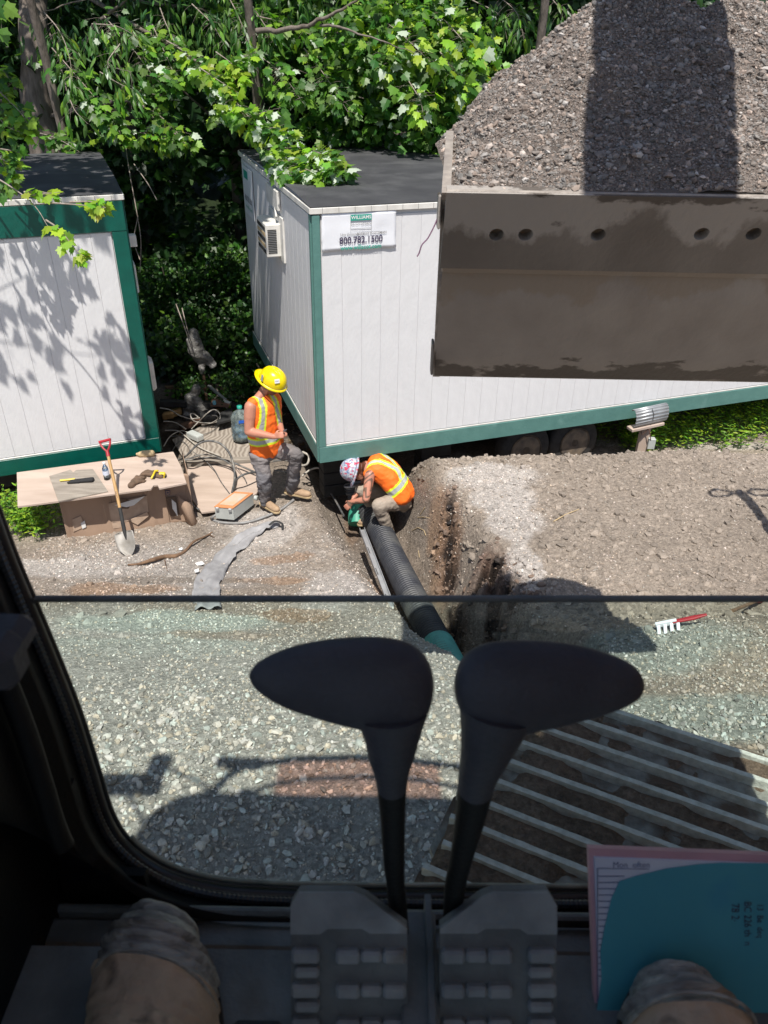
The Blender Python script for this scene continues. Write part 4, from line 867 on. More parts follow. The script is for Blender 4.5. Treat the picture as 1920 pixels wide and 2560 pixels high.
# second sign at the far end of the side wall
b = MB(); b.box(S(3.4, 3.02, .012), (ds, UP, ns), (.34, .30, .004)); o = b.build('side_sign_board', M['signwhite'], ctr)
b = MB(); b.box(S(3.5, 3.22, .018), (ds, UP, ns), (.14, .05, .001)); b.build('teal_panel', M['ink_teal'], o)
text_mesh('800.782.1500', .10, S(3.4, 2.92, .018), -ds, UP, M['ink_dark'], 'lettering', o, sx=.9); text_mesh('www.willscot.com', .07, S(3.4, 2.82, .018), -ds, UP, M['ink_teal'], 'lettering', o, sx=.9)
# air conditioner through the side wall
ac = bpy.data.objects.new('air_conditioner', None); COL.objects.link(ac); ac.parent = ctr
q_ = ray(672, 590); p_ = EYE + q_ * (((np.array(c0) + ns * .10 - EYE) @ ns) / (q_ @ ns)); t_ = float((p_ - np.array(c0)) @ ds); zc = float(p_[2])
ac.location = tuple(S(t_, zc) - wloc(ctr))
b = MB(); b.box(S(t_, zc, .09), (ds, UP, ns), (.25, .18, .09), bev=.012); b.build('housing', M['whitemetal'], ac)
b = MB(); b.box(S(t_ - .03, zc + .02, .006), (ds, UP, ns), (.36, .24, .012), bev=.004); b.build('wall_flange', M['whitemetal'], ac)
for k in range(14): b = MB(); b.box(S(t_ - .251, zc - .13 + k * .019, .11), (ns, UP, ds), (.05, .0045, .004)); b.build('vent_slot', M['dark'], ac)
for k in range(5): b = MB(); b.box(S(t_, zc - .125 + k * .062, .182), (ds, UP, ns), (.22, .02, .004), bev=.002); b.build('front_louvre', M['brownpaper'] if k % 2 else M['dark'], ac)
b = MB(); b.box(S(t_ + .02, zc + .42, .02), (ds, UP, ns), (.30, .10, .02), bev=.005); b.build('power_box', M['whitemetal'], ac); b = MB(); b.tube([S(t_ - .1, zc + .33, .03), S(t_ - .25, zc + .25, .05)], .012, 8); b.build('conduit', M['whitemetal'], ac)
# chassis and tandem wheels
b = MB(); b.box(C := (np.array(c0) * vv(1, 1, 0) + dl * 5.5 + ds * .55 + UP * .62), (dl, ds, UP), (5.3, .05, .11)); b.box(C + ds * 2.4, (dl, ds, UP), (5.3, .05, .11)); b.build('chassis_beam', M['dark'], ctr)
for u in (2.72, 3.42):
    for v in (.30, 3.3):
        w_ = bpy.data.objects.new('wheel', None); COL.objects.link(w_); w_.parent = ctr; cw = np.array([c0[0], c0[1], 0]) + dl * u + ds * v + UP * .40; w_.location = tuple(cw - wloc(ctr))
        b = MB(); b.lathe(cw - ds * .11, ds, [(0, .20), (-.0, .27), (.02, .335), (.06, .35), (.16, .35), (.20, .335), (.22, .27), (.22, .20)], 32); b.build('tyre', M['tyre'], w_)
        b = MB(); b.lathe(cw - ds * .12, ds, [(.0, .215), (.0, .19), (.05, .17), (.06, .09), (.01, .08), (.0, .05), (.0, .0001)], 28); b.build('rim', M['rim'], w_)
        for k in range(5): a = k * 2 * math.pi / 5; b = MB(); b.lathe(cw - ds * .09 + (dl * math.cos(a) + UP * math.sin(a)) * .12, -ds, [(0, .014), (.02, .014), (.02, .0001)], 6); b.build('lug_nut', M['rim'], w_)
for u in (.35, 1.6):
    for k in range(3): 
        b = MB(); b.box(np.array([c0[0], c0[1], 0]) + dl * u + ds * .55 + UP * (.09 + .17 * k), (dl, ds, UP), (.2, .12, .08), bev=.006); b.build('support_block', M['dark'], ctr)
# left trailer
cl = (-2.73, 8.30)
zt_ = PY(312, 484, 8.30)[2]
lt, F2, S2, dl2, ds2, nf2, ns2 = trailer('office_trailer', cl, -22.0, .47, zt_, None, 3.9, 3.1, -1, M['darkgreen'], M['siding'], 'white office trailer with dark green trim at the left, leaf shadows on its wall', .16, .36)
b = MB(); b.box(S2(.25, 2.9, .05), (ds2, UP, ns2), (.05, .06, .05), bev=.004); b.build('light_fixture', M['whitemetal'], lt)
b = MB(); b.box(S2(.5, 2.45, .03), (ds2, UP, ns2), (.12, .16, .03), bev=.01); b.build('breaker_box', M['whitemetal'], lt)
b = MB(); b.box(S2(.45, 1.30, .045), (ds2, UP, ns2), (.12, .19, .045), bev=.03); b.build('meter_box', M['whitemetal'], lt)
b = MB(); b.box(np.array([cl[0], cl[1], 0]) + dl2 * 1.9 + ds2 * 1.5 + UP * .30, (dl2, ds2, UP), (1.7, 1.2, .14)); b.build('chassis_beam', M['dark'], lt)
for u in (.5, 3.2):
    b = MB(); b.box(np.array([cl[0], cl[1], 0]) + dl2 * u + ds2 * .6 + UP * .22, (dl2, ds2, UP), (.2, .2, .22), bev=.006); b.build('support_block', M['dark'], lt)

# ================================================================== TREES AND PLANTS
def leaf_template(kind):
    if kind == 'maple':
        o = [(0, 0), (.20, .0), (.42, -.02), (.38, .18), (.55, .42), (.33, .46), (.30, .68), (.16, .68), (0, 1.0), (-.16, .68), (-.30, .68), (-.33, .46), (-.55, .42), (-.38, .18), (-.42, -.02), (-.20, .0)]
        V = [(0, .32, .0)] + [(x, y, -.16 * abs(x) - .10 * (y - .3) ** 2 * (1 if y > .3 else .4)) for x, y in o]
        n = len(o); F = [(0, 1 + i, 1 + (i + 1) % n) for i in range(n)]
    else:
        o = [(0, 0), (.11, .2), (.15, .45), (.10, .75), (0, 1), (-.10, .75), (-.15, .45), (-.11, .2)]
        V = [(x, y, -.35 * abs(x) - .22 * y * y) for x, y in o] + [(0, .45, -.04)]
        n = 8; F = [(8, i, (i + 1) % n) for i in range(n)]
    return np.array(V), np.array(F)
LT = {'maple': leaf_template('maple'), 'long': leaf_template('long')}
def basis(d, nrm):
    """columns x, y(tip), z(normal)"""
    y = d / np.linalg.norm(d, axis=1)[:, None]; z = nrm - y * np.sum(nrm * y, 1)[:, None]; z /= np.linalg.norm(z, axis=1)[:, None] + 1e-9
    return np.stack([np.cross(y, z), y, z], 2)
def leaf_arrays(kind, P, D, Nn, s, col):
    V0, F0 = LT[kind]; B = basis(D, Nn); n = len(P); cv_ = 1 + rng.uniform(-.6, .9, (n, 1, 1))
    V = V0[None] * np.stack([rng.uniform(.8, 1.12, n), np.ones(n), np.ones(n)], 1)[:, None, :]; V[:, :, 2:] *= cv_
    V = np.einsum('nij,nvj->nvi', B, V) * s[:, None, None] + P[:, None]
    F = F0[None] + (np.arange(n) * len(V0))[:, None, None]
    return V.reshape(-1, 3), F.reshape(-1, 3), np.repeat(col, len(V0), 0)
def leaf_cols(n, palette, white=0.0):
    pal = np.array(palette); c = pal[rng.integers(0, len(pal), n)] * rng.uniform(.6, 1.35, (n, 1)) * np.stack([rng.uniform(.8, 1.3, n), np.ones(n), rng.uniform(.7, 1.6, n)], 1)
    w_ = rng.uniform(0, 1, n) < white; c[w_] = (.55, .62, .52); return c
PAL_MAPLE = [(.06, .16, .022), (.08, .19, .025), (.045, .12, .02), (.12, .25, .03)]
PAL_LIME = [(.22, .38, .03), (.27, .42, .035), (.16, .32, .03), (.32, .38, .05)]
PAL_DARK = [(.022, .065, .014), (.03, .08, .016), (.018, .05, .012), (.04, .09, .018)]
PAL_LONG = [(.07, .17, .035), (.09, .21, .04), (.055, .13, .03)]
def px_size(P): c = (P - EYE) @ MW; return c
def in_view(P, m_=60):
    c = (P - EYE) @ MW; px = 960 + FPX * c[:, 0] / c[:, 2]; py = 1280 - FPX * c[:, 1] / c[:, 2]; return (c[:, 2] > .5) & (px > -m_) & (px < 1920 + m_) & (py > -m_) & (py < 1300)
def sprays(lines, kind, pal, size, per_m, white=0, spread=.16, droop=.5, twig=.6):
    """leaves along branchlets. lines: list of polylines. returns P, D, N, s, col and twig polylines"""
    P = []; D = []; tw = []
    for ln in lines:
        q = smooth_path(ln, 6); L = sum(np.linalg.norm(q[i + 1] - q[i]) for i in range(len(q) - 1)); n = int(L * per_m)
        for _ in range(n):
            f = random.random() ** .8 * (len(q) - 1.001); i = int(f); p = q[i] + (q[i + 1] - q[i]) * (f - i); t = unit(q[i + 1] - q[i])
            out = rng.normal(size=3); out -= t * (out @ t) * .7; out[2] *= .55; out = unit(out); r_ = spread * random.random() ** .6 * (1.15 - .5 * f / len(q))
            e_ = p + out * r_ + vv(0, 0, -droop * r_ * .6)
            P.append(e_); d = unit(out * .7 + t * .5 + vv(0, 0, -droop)); D.append(d)
            if random.random() < twig and r_ > .06: tw.append([p, (p + e_) / 2 + vv(0, 0, .01), e_])
        tw.append(('main', q))
    P = np.array(P); D = np.array(D); n = len(P)
    Nn = vv(0, -.35, .9) + rng.normal(size=(n, 3)) * .38; s = size * rng.uniform(.65, 1.2, n)
    return [P, D, Nn, s, leaf_cols(n, pal, white), tw]
def volume(c, r, n, kind, pal, size, white=0, droop=.45, clump=.9, seed=0, face=True):
    """leaf clumps filling an ellipsoid, denser near its shell"""
    nc = max(3, int(n / 16)); u = rng.normal(size=(nc, 3)); u /= np.linalg.norm(u, axis=1)[:, None]; rad = rng.uniform(.25, 1, nc) ** .5
    cc = np.asarray(c) + u * rad[:, None] * np.asarray(r)
    k = rng.integers(0, nc, n); P = cc[k] + rng.normal(size=(n, 3)) * size * clump * np.array((1.3, 1.3, .8)); D = unit_rows(rng.normal(size=(n, 3)) * .6 + u[k] * .5 + np.array((0, 0, -droop)))
    Nn = vv(0, -.4, .9) + rng.normal(size=(n, 3)) * .4; s = size * rng.uniform(.6, 1.15, n)
    return [P, D, Nn, s, leaf_cols(n, pal, white), []]
def unit_rows(a): return a / np.linalg.norm(a, axis=1)[:, None]
LEAFCOUNT = 0
def tree(name, base, label, cat, group, trunk, limbs, crowns, near=0, barkm='bark'):
    """trunk: [(point, r)...]; limbs: list of ([points], r0); crowns: list of (kind, arrays); near: how many leaves are objects"""
    e = thing(name, base, label, cat, group)
    if trunk:
        P2 = smooth_path([p for p, r in trunk], 6); R2 = [float(q[0]) for q in smooth_path([vv(r, 0, 0) for p, r in trunk], 6)]
        P2 = [p + vv(vnoise(i * .7, 1, 0, 3), vnoise(i * .7, 2, 0, 3), 0) * .02 for i, p in enumerate(P2)]
        mb = MB(); mb.tube(P2, R2, 14); mb.build('trunk', M[barkm], e)
    for pts, r0 in limbs:
        q = smooth_path(pts, 6); n = len(q); q = [p + rng.normal(size=3) * .008 for p in q]; mb = MB(); mb.tube(q, [max(.003, r0 * (1 - .85 * i / n)) for i in range(n)], 7); mb.build('branch', M[barkm], e)
    tw = MB()
    for kind, a in crowns:
        for t in a[5]:
            if isinstance(t, tuple): q = t[1]; tw.tube(q, [max(.0018, .009 * (1 - i / len(q))) for i in range(len(q))], 5, caps=False)
            else: tw.tube(t, [.0018, .0014, .001], 3, caps=False)
    if tw.v: o = tw.build('twigs', M['twig'], e); o['kind'] = 'stuff'
    for kind in ('maple', 'long'):
        cs = [a for k, a in crowns if k == kind and len(a[0])]
        if not cs: continue
        P, D, Nn, s, col = [np.concatenate([a[i] for a in cs]) for i in range(5)]
        sel = np.zeros(len(P), bool)
        if near:
            c = (P - EYE) @ MW; sc_ = np.where(in_view(P, -10), s / c[:, 2], 0); sel[np.argsort(-sc_)[:near]] = True; sel &= sc_ > .0085
            V0, F0 = LT[kind]; protos = []
            for (i) in range(6):
                kk = np.where(sel)[0]
                if not len(kk): break
            for i in np.where(sel)[0]:
                V, F_, T_ = leaf_arrays(kind, np.zeros((1, 3)), D[i:i + 1], Nn[i:i + 1], s[i:i + 1], col[i:i + 1])
                o = fast_mesh('leaf', V, F_, M['leaf'], None, T_); o.parent = e; o.location = tuple(P[i] - wloc(e))
        k = ~sel
        if k.any():
            V, F_, T_ = leaf_arrays(kind, P[k], D[k], Nn[k], s[k], col[k]); o = fast_mesh('foliage', V, F_, M['leaf'], e, T_); o['kind'] = 'stuff'
    return e
def L3(*pts): return [PD(a, b, c) for a, b, c in pts]
# --- maple whose boughs hang over the centre trailer (bright sprays)
main = [L3((330, 60, 10.6), (430, 110, 10.0), (500, 160, 9.7), (560, 220, 9.4), (620, 290, 9.1), (680, 350, 8.8), (740, 395, 8.45), (800, 415, 8.2), (865, 428, 7.95))]
side = [L3((560, 190, 9.5), (600, 150, 9.3), (640, 130, 9.2)), L3((600, 240, 9.3), (560, 260, 9.2), (540, 300, 9.2)), L3((620, 300, 9.2), (660, 280, 9.1), (700, 270, 9.0)),
        L3((700, 370, 8.7), (760, 370, 8.4), (830, 395, 8.1)), L3((700, 380, 8.7), (715, 420, 8.3), (745, 445, 8.05)), L3((760, 400, 8.4), (790, 380, 8.2), (850, 410, 8.0)), L3((650, 330, 9.0), (690, 320, 8.7), (730, 340, 8.6)), L3((720, 400, 8.4), (770, 425, 8.1), (820, 440, 7.95))]
a1 = sprays(main, 'maple', PAL_MAPLE + PAL_LIME[:2], .13, 80, .10, .17); a2 = sprays(side, 'maple', PAL_MAPLE + PAL_LIME[:3], .125, 85, .2, .14)
mid2 = sprays([L3((90, 330, 10.4), (150, 350, 10.2), (230, 400, 10.1)), L3((130, 120, 10.2), (200, 200, 10), (250, 260, 9.9), (300, 330, 9.9)), L3((380, 60, 10.2), (420, 150, 10), (450, 220, 9.9)), L3((620, 120, 10), (700, 180, 9.8), (760, 260, 9.7)), L3((640, 40, 10), (720, 60, 9.9), (820, 110, 9.8)), L3((260, 40, 10), (330, 120, 9.9), (390, 200, 9.8)), L3((760, 120, 9.9), (820, 200, 9.8), (870, 280, 9.7))], 'maple', PAL_MAPLE + PAL_LIME[2:3], .125, 75, .04, .26)
lime = sprays([L3((500, 170, 9.4), (545, 200, 9.3), (600, 235, 9.2)), L3((540, 130, 9.4), (580, 160, 9.3), (610, 200, 9.2))], 'maple', PAL_LIME, .125, 60, .0, .15)
mid = sprays([L3((330, 250, 10.2), (400, 290, 10.0), (450, 340, 9.9), (480, 370, 9.9)), L3((300, 200, 10.3), (360, 230, 10.1), (420, 240, 10)), L3((240, 330, 10.3), (340, 330, 10.1), (420, 350, 10))], 'maple', PAL_MAPLE + PAL_LIME[:1], .12, 75, .02, .22)
tree('maple_tree', (-3.2, 12.2, .2), 'maple tree whose bright boughs reach over the roof of the middle trailer', 'tree', 'trees behind the trailers',
     [(PD(130, 420, 12.3), .30), (PD(95, 260, 11.8), .24), (PD(85, 60, 11.4), .20), (PD(70, -200, 11.2), .18), (vv(-4.3, 11.2, 8), .12)],
     [([PD(80, -40, 12.2), PD(210, -10, 11.5), PD(330, 60, 10.6), PD(500, 160, 9.7), PD(620, 300, 9.2)], .045), ([PD(90, 120, 12), PD(200, 110, 11.5), PD(240, 60, 11), PD(290, 20, 10.6), PD(350, -30, 10)], .05),
      ([PD(90, 300, 12), PD(300, 250, 11), PD(390, 300, 10.5), PD(480, 370, 10)], .035), ([PD(60, 210, 12), PD(-10, 260, 11.4), PD(-120, 330, 11)], .05), ([PD(100, 10, 12), PD(150, 160, 11), PD(175, 260, 10.2)], .02)],
     [('maple', a1), ('maple', a2), ('maple', lime), ('maple', mid), ('maple', mid2)], near=290)
# --- maple on the right filling the top middle
cr = [volume(PD(1010, 110, 9.9), (.95, .6, .62), 1500, 'maple', PAL_MAPLE + PAL_LIME[:1], .135, .03), volume(PD(880, 260, 10.4), (.8, .6, .5), 1000, 'maple', PAL_MAPLE, .125, .03), volume(PD(1080, 300, 10.2), (.8, .5, .5), 900, 'maple', PAL_MAPLE, .125, .05),
      volume(PD(700, 60, 10.8), (1.0, .7, .45), 800, 'maple', PAL_MAPLE, .125, .02), volume(PD(1240, 60, 11.5), (1.1, .7, .9), 900, 'maple', PAL_MAPLE, .12, .02), volume(PD(1150, 200, 10.2), (.5, .4, .5), 400, 'maple', PAL_LIME + PAL_MAPLE, .125, .05)]
bright = sprays([L3((900, 30, 9.6), (970, 60, 9.4), (1030, 110, 9.3), (1080, 160, 9.3)), L3((940, 70, 9.5), (960, 130, 9.4), (990, 180, 9.3)), L3((1080, 20, 9.5), (1130, 70, 9.4), (1170, 120, 9.3), (1190, 170, 9.3)), L3((1020, 200, 9.4), (1050, 250, 9.3), (1060, 300, 9.3)), L3((1100, 130, 9.4), (1150, 190, 9.3), (1190, 220, 9.3))], 'maple', PAL_LIME[:2] + PAL_MAPLE, .15, 85, .09, .26)
tree('maple_tree', (.8, 12.6, .3), 'dense maple tree with large sunlit leaves at the top middle, beside the dirt heap', 'tree', 'trees behind the trailers',
     [(vv(.9, 12.7, .1), .16), (PD(1000, 300, 12.6), .14), (PD(960, 0, 12.4), .12), (vv(.3, 12, 8), .08)],
     [([PD(960, 60, 12.2), PD(1000, 60, 10.8), PD(1060, 100, 9.8)], .04), ([PD(980, 120, 12.3), PD(860, 90, 11.4), PD(760, 75, 10.8), PD(640, 90, 10.4)], .035), ([PD(640, 78, 9.7), PD(740, 72, 9.5), PD(820, 40, 9.3), PD(890, 0, 9.2), PD(960, -50, 9.1)], .035), ([PD(800, 60, 9.4), PD(870, 75, 9.2), PD(960, 105, 9.1), PD(1040, 130, 9.1)], .018), ([PD(1000, 260, 12.2), PD(880, 240, 11), PD(700, 150, 10)], .016)],
     [('maple', a) for a in cr + [bright]], near=290)
# --- cherry like tree with long hanging leaves
ln = [L3((110, 30, 10.2), (150, 80, 10), (175, 150, 9.8), (180, 230, 9.7)), L3((230, 60, 9.9), (290, 65, 9.8), (340, 90, 9.7)), L3((175, 250, 9.6), (190, 280, 9.6), (220, 310, 9.6)), L3((300, 110, 9.8), (270, 160, 9.7), (330, 180, 9.6)), L3((560, -30, 10), (600, 50, 9.8), (620, 120, 9.7)), L3((480, 10, 10), (530, 60, 9.9), (560, 110, 9.8)),
      L3((620, 0, 10), (660, 60, 9.8), (690, 110, 9.8)), L3((400, 20, 10.4), (420, 70, 10.2), (450, 110, 10.1)), L3((1180, 0, 11), (1250, 40, 10.8), (1270, 110, 10.7)), L3((1230, -20, 10.8), (1290, 30, 10.6), (1310, 100, 10.6)), L3((250, 180, 9.9), (300, 210, 9.8), (350, 230, 9.8)), L3((1360, -30, 10.8), (1400, 20, 10.6), (1440, 40, 10.6))]
lv = sprays(ln, 'long', PAL_LONG + PAL_LIME[2:3] + PAL_MAPLE[:2], .15, 55, .02, .24, droop=1.0)
vs_ = [volume(PD(420, 60, 10.8), (1.1, .5, .5), 400, 'long', PAL_LONG, .15, .02, 1.2), volume(PD(620, 30, 10.6), (.8, .5, .4), 350, 'long', PAL_LONG, .15, .02, 1.2), volume(PD(220, 120, 10.9), (.8, .5, .5), 250, 'long', PAL_LONG, .15, 0, 1.2), volume(PD(760, 20, 10.4), (.5, .5, .35), 350, 'long', PAL_LONG, .15, 0, 1.2)]
tree('cherry_tree', (-1.6, 12.8, .2), 'tree with long narrow drooping leaves along the top left edge', 'tree', 'trees behind the trailers',
     [(vv(-1.6, 12.8, .1), .09), (PD(655, 500, 12.2), .08), (PD(650, 260, 12), .075), (PD(640, 20, 11.8), .07), (PD(600, -200, 11.4), .06)],
     [([PD(640, 30, 11.8), PD(400, 10, 11), PD(250, -10, 10.4), PD(110, 30, 10.2)], .03), ([PD(645, 130, 11.9), PD(560, 0, 11), PD(480, -40, 10.4)], .02)], [('long', lv)] + [('long', v) for v in vs_], near=290)
# --- young maple in front of the left trailer: yellow green leaves
yl = [L3((-60, 420, 6.6), (0, 450, 6.6), (60, 490, 6.55), (95, 525, 6.5), (130, 580, 6.45), (180, 620, 6.4)), L3((60, 490, 6.55), (110, 485, 6.5), (150, 480, 6.5)), L3((95, 505, 6.5), (170, 510, 6.45), (230, 515, 6.4), (265, 520, 6.35))]
y2 = [L3((-30, 200, 7.4), (10, 240, 7.3), (50, 280, 7.2), (70, 310, 7.2)), L3((-20, 160, 7.5), (10, 180, 7.4), (30, 210, 7.3)), L3((-20, 260, 7.3), (10, 310, 7.2), (50, 330, 7.2)), L3((-30, 380, 7.0), (10, 400, 7.0), (55, 425, 6.95)), L3((-20, 370, 7.0), (20, 375, 7.0), (60, 385, 7)), L3((-30, 430, 6.9), (0, 450, 6.9), (30, 460, 6.9))]
ya = sprays([L3((115, 550, 6.5), (150, 575, 6.45), (190, 625, 6.4), (210, 640, 6.4)), L3((175, 505, 6.45), (235, 505, 6.4), (265, 520, 6.35)), L3((60, 480, 6.5), (100, 480, 6.5), (140, 485, 6.5))], 'maple', PAL_LIME, .10, 62, 0, .085)
yb = sprays(y2, 'maple', PAL_LIME[:2] + PAL_MAPLE[1:], .10, 75, .0, .13)
yc = [('main', smooth_path(l, 5)) for l in yl]; ya[5] = ya[5] + yc
# the boughs above the frame that throw leaf shadows on the left trailer and roofs
sh = [sprays([[vv(-4.6, 6.3, 5.0), vv(-4.1, 6.6, 4.95), vv(-3.6, 6.9, 4.95), vv(-3.25, 7.1, 4.95)], [vv(-4.7, 6.0, 5.4), vv(-4.0, 6.2, 5.4), vv(-3.2, 6.5, 5.2), vv(-2.9, 6.8, 4.95)], [vv(-4.5, 6.6, 5.2), vv(-4.0, 6.9, 5.1)]], 'maple', PAL_MAPLE, .12, 40, 0, .2)]
shl = sprays([[vv(-4.5, 7.1, 5.6), vv(-3.9, 7.6, 5.5), vv(-3.2, 8.0, 5.4)], [vv(-4.4, 7.8, 6.0), vv(-3.4, 8.3, 5.9), vv(-2.7, 8.6, 5.8)], [vv(-4.2, 7.2, 6.4), vv(-3.2, 7.2, 6.2)]], 'maple', PAL_MAPLE, .12, 55, 0, .3)
tree('young_maple', (-5.6, 7.6, .0), 'young maple with yellow green leaves hanging before the left trailer', 'tree', 'trees behind the trailers', [(vv(-5.6, 7.6, 0), .09), (vv(-5.5, 7.5, 2.5), .075), (vv(-5.3, 7.2, 5), .06), (vv(-5.0, 7, 7), .03)],
     [([vv(-5.4, 7.3, 3.6), PD(-120, 360, 6.9), PD(-60, 420, 6.6)], .02), ([vv(-5.3, 7.2, 4.6), PD(-120, 200, 7.6), PD(-30, 200, 7.4)], .02), ([vv(-5.2, 7.1, 5.4), vv(-4.6, 6.9, 5.6), vv(-4.0, 6.8, 5.4)], .02)],
     [('maple', ya), ('maple', yb), ('maple', sh[0]), ('maple', shl)], near=200)
# --- background wood: individual trees with dark crowns, canopy above
bgt = [(-7.0, 14.2), (-4.9, 15.4), (-2.6, 14.6), (-.2, 15.6), (2.2, 14.8), (4.6, 15.8), (-6.2, 18.5), (-1.6, 18.8), (3.0, 18.9), (7.4, 16.5)]
words = ['far left', 'left of the big trunk', 'behind the gap', 'right of the gap', 'behind the middle roof', 'behind the dirt heap', 'deep at the left', 'deep behind the gap', 'deep behind the heap', 'far right']
for i, (x, y) in enumerate(bgt):
    z0 = gz(x, y); tx_ = vv(x + random.uniform(-.3, .3), y, z0); cs = []
    for k in range(5 if y < 17 else 4):
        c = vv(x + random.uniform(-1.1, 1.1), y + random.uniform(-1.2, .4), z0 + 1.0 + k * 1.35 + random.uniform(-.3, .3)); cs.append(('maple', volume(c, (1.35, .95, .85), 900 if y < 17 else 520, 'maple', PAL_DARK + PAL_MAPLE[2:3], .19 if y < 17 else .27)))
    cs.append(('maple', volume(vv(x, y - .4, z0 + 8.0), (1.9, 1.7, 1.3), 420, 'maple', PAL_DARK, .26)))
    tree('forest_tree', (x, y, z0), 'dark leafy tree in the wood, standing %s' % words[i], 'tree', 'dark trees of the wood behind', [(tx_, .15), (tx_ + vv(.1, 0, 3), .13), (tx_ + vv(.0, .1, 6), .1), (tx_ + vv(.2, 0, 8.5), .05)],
         [([tx_ + vv(0, 0, 3.2), tx_ + vv(-.7, -.8, 4)], .03), ([tx_ + vv(0, 0, 4.5), tx_ + vv(.8, -.9, 5.2)], .03)], cs)
# canopy trees leaning over the gap (shade the understory)
for i, (x, y, lab) in enumerate(((-4.6, 11.6, 'tall tree leaning over the left trailer, its crown above the picture'), (-1.9, 11.7, 'tall tree standing in the gap between the trailers, crown above the picture'), (1.9, 12.2, 'tall tree behind the middle trailer roof, crown above the picture'))):
    z0 = gz(x, y); cs = [('maple', volume(vv(x + dx_, y + dy_, z_), (1.5, 1.2, .55), n_, 'maple', PAL_MAPLE, .17)) for dx_, dy_, z_, n_ in ((-.3, .3, 8.0, 900), (.9, .5, 8.3, 700), (0, 1.4, 8.6, 900)) + (((-1.0, -4.4, 7.9, 1300), (-2.1, -4.6, 8.2, 700)) if i == 1 else ())]
    tree('tall_tree', (x, y, z0), lab, 'tree', 'tall canopy trees', [(vv(x, y, z0), .07), (vv(x + .1, y + .1, 3.5), .06), (vv(x, y - .5, 6.5), .05), (vv(x, y - 1.2, 8), .03)], [([vv(x, y - .6, 6.6), vv(x - .6, y - 1.6, 7.4)], .03), ([vv(x, y - .6, 6.8), vv(x + .7, y - 1.6, 7.7)], .03)], cs)
# --- understory shrubs between the trailers
sh_spots = [(-2.1, 11.9, 1.0), (-3.1, 11.6, 1.1), (-1.6, 12.6, 1.4), (-2.6, 13.0, 1.6), (-3.6, 12.6, 1.5), (-1.9, 11.0, .55), (-2.55, 10.6, .5)]
sl_ = ['right beside the middle trailer wall', 'low behind the left trailer corner', 'tall, deep in the gap', 'tallest, middle of the gap', 'at the left trailer rear', 'small, above the standing worker', 'small, behind the plastic wrapped post']
for i, (x, y, h_) in enumerate(sh_spots):
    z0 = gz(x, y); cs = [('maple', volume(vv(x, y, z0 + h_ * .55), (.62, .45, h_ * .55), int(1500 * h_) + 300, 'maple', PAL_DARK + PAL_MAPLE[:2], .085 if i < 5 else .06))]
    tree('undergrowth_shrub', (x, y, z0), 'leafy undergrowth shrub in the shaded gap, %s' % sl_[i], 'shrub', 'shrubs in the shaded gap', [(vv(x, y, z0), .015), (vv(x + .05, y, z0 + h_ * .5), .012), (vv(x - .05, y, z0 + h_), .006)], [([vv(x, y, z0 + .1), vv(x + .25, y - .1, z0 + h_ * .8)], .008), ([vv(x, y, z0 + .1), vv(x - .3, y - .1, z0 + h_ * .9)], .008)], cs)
# ground cover climbing the bank and the far wood closing the view
def mass(name, n, box_, size, pal, label, cat, wall=False):
    (x0, x1), (y0, y1), (z0, z1) = box_; x = rng.uniform(x0, x1, n); y = rng.uniform(y0, y1, n)
    z = ground(x, y, False) + rng.uniform(z0, z1, n) * (1 + .5 * fbm(x * .5, y * .5, 0, 3, 91)) if not wall else rng.uniform(z0, z1, n)
    if wall: y = y + 1.6 * fbm(x * .35, z * .35, 0, 4, 92)
    P = np.stack([x, y, z], 1); D = unit_rows(rng.normal(size=(n, 3)) + np.array((0, -.3, -.4))); V, F_, T_ = leaf_arrays('maple', P, D, vv(0, -.6, .8) + rng.normal(size=(n, 3)) * .4, size * rng.uniform(.6, 1.3, n), leaf_cols(n, pal))
    return tag(fast_mesh(name, V, F_, M['leaf'], None, T_), label, cat, kind='stuff')
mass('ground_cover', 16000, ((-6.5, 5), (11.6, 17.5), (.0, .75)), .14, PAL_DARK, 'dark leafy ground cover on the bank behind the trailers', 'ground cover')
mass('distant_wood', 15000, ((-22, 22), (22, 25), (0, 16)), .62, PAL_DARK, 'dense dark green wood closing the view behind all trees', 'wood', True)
# bare hanging vines
vn = thing('vine', PD(330, 300, 10.6), 'thin bare vine hanging down beside the left trailer corner', 'vine')
for l in ([(310, 330, 10.4), (322, 420, 10.3), (340, 520, 10.3), (352, 600, 10.3), (350, 680, 10.4)], [(335, 410, 10.3), (370, 460, 10.2), (392, 500, 10.2)], [(345, 540, 10.3), (335, 600, 10.2), (350, 650, 10.1)], [(440, 760, 10.4), (462, 820, 10.3), (482, 880, 10.2)], [(455, 770, 10.4), (470, 830, 10.3), (480, 860, 10.2)]):
    b = MB(); b.tube(smooth_path(L3(*l), 5), .007, 5); b.build('stem', M['twig'], vn)
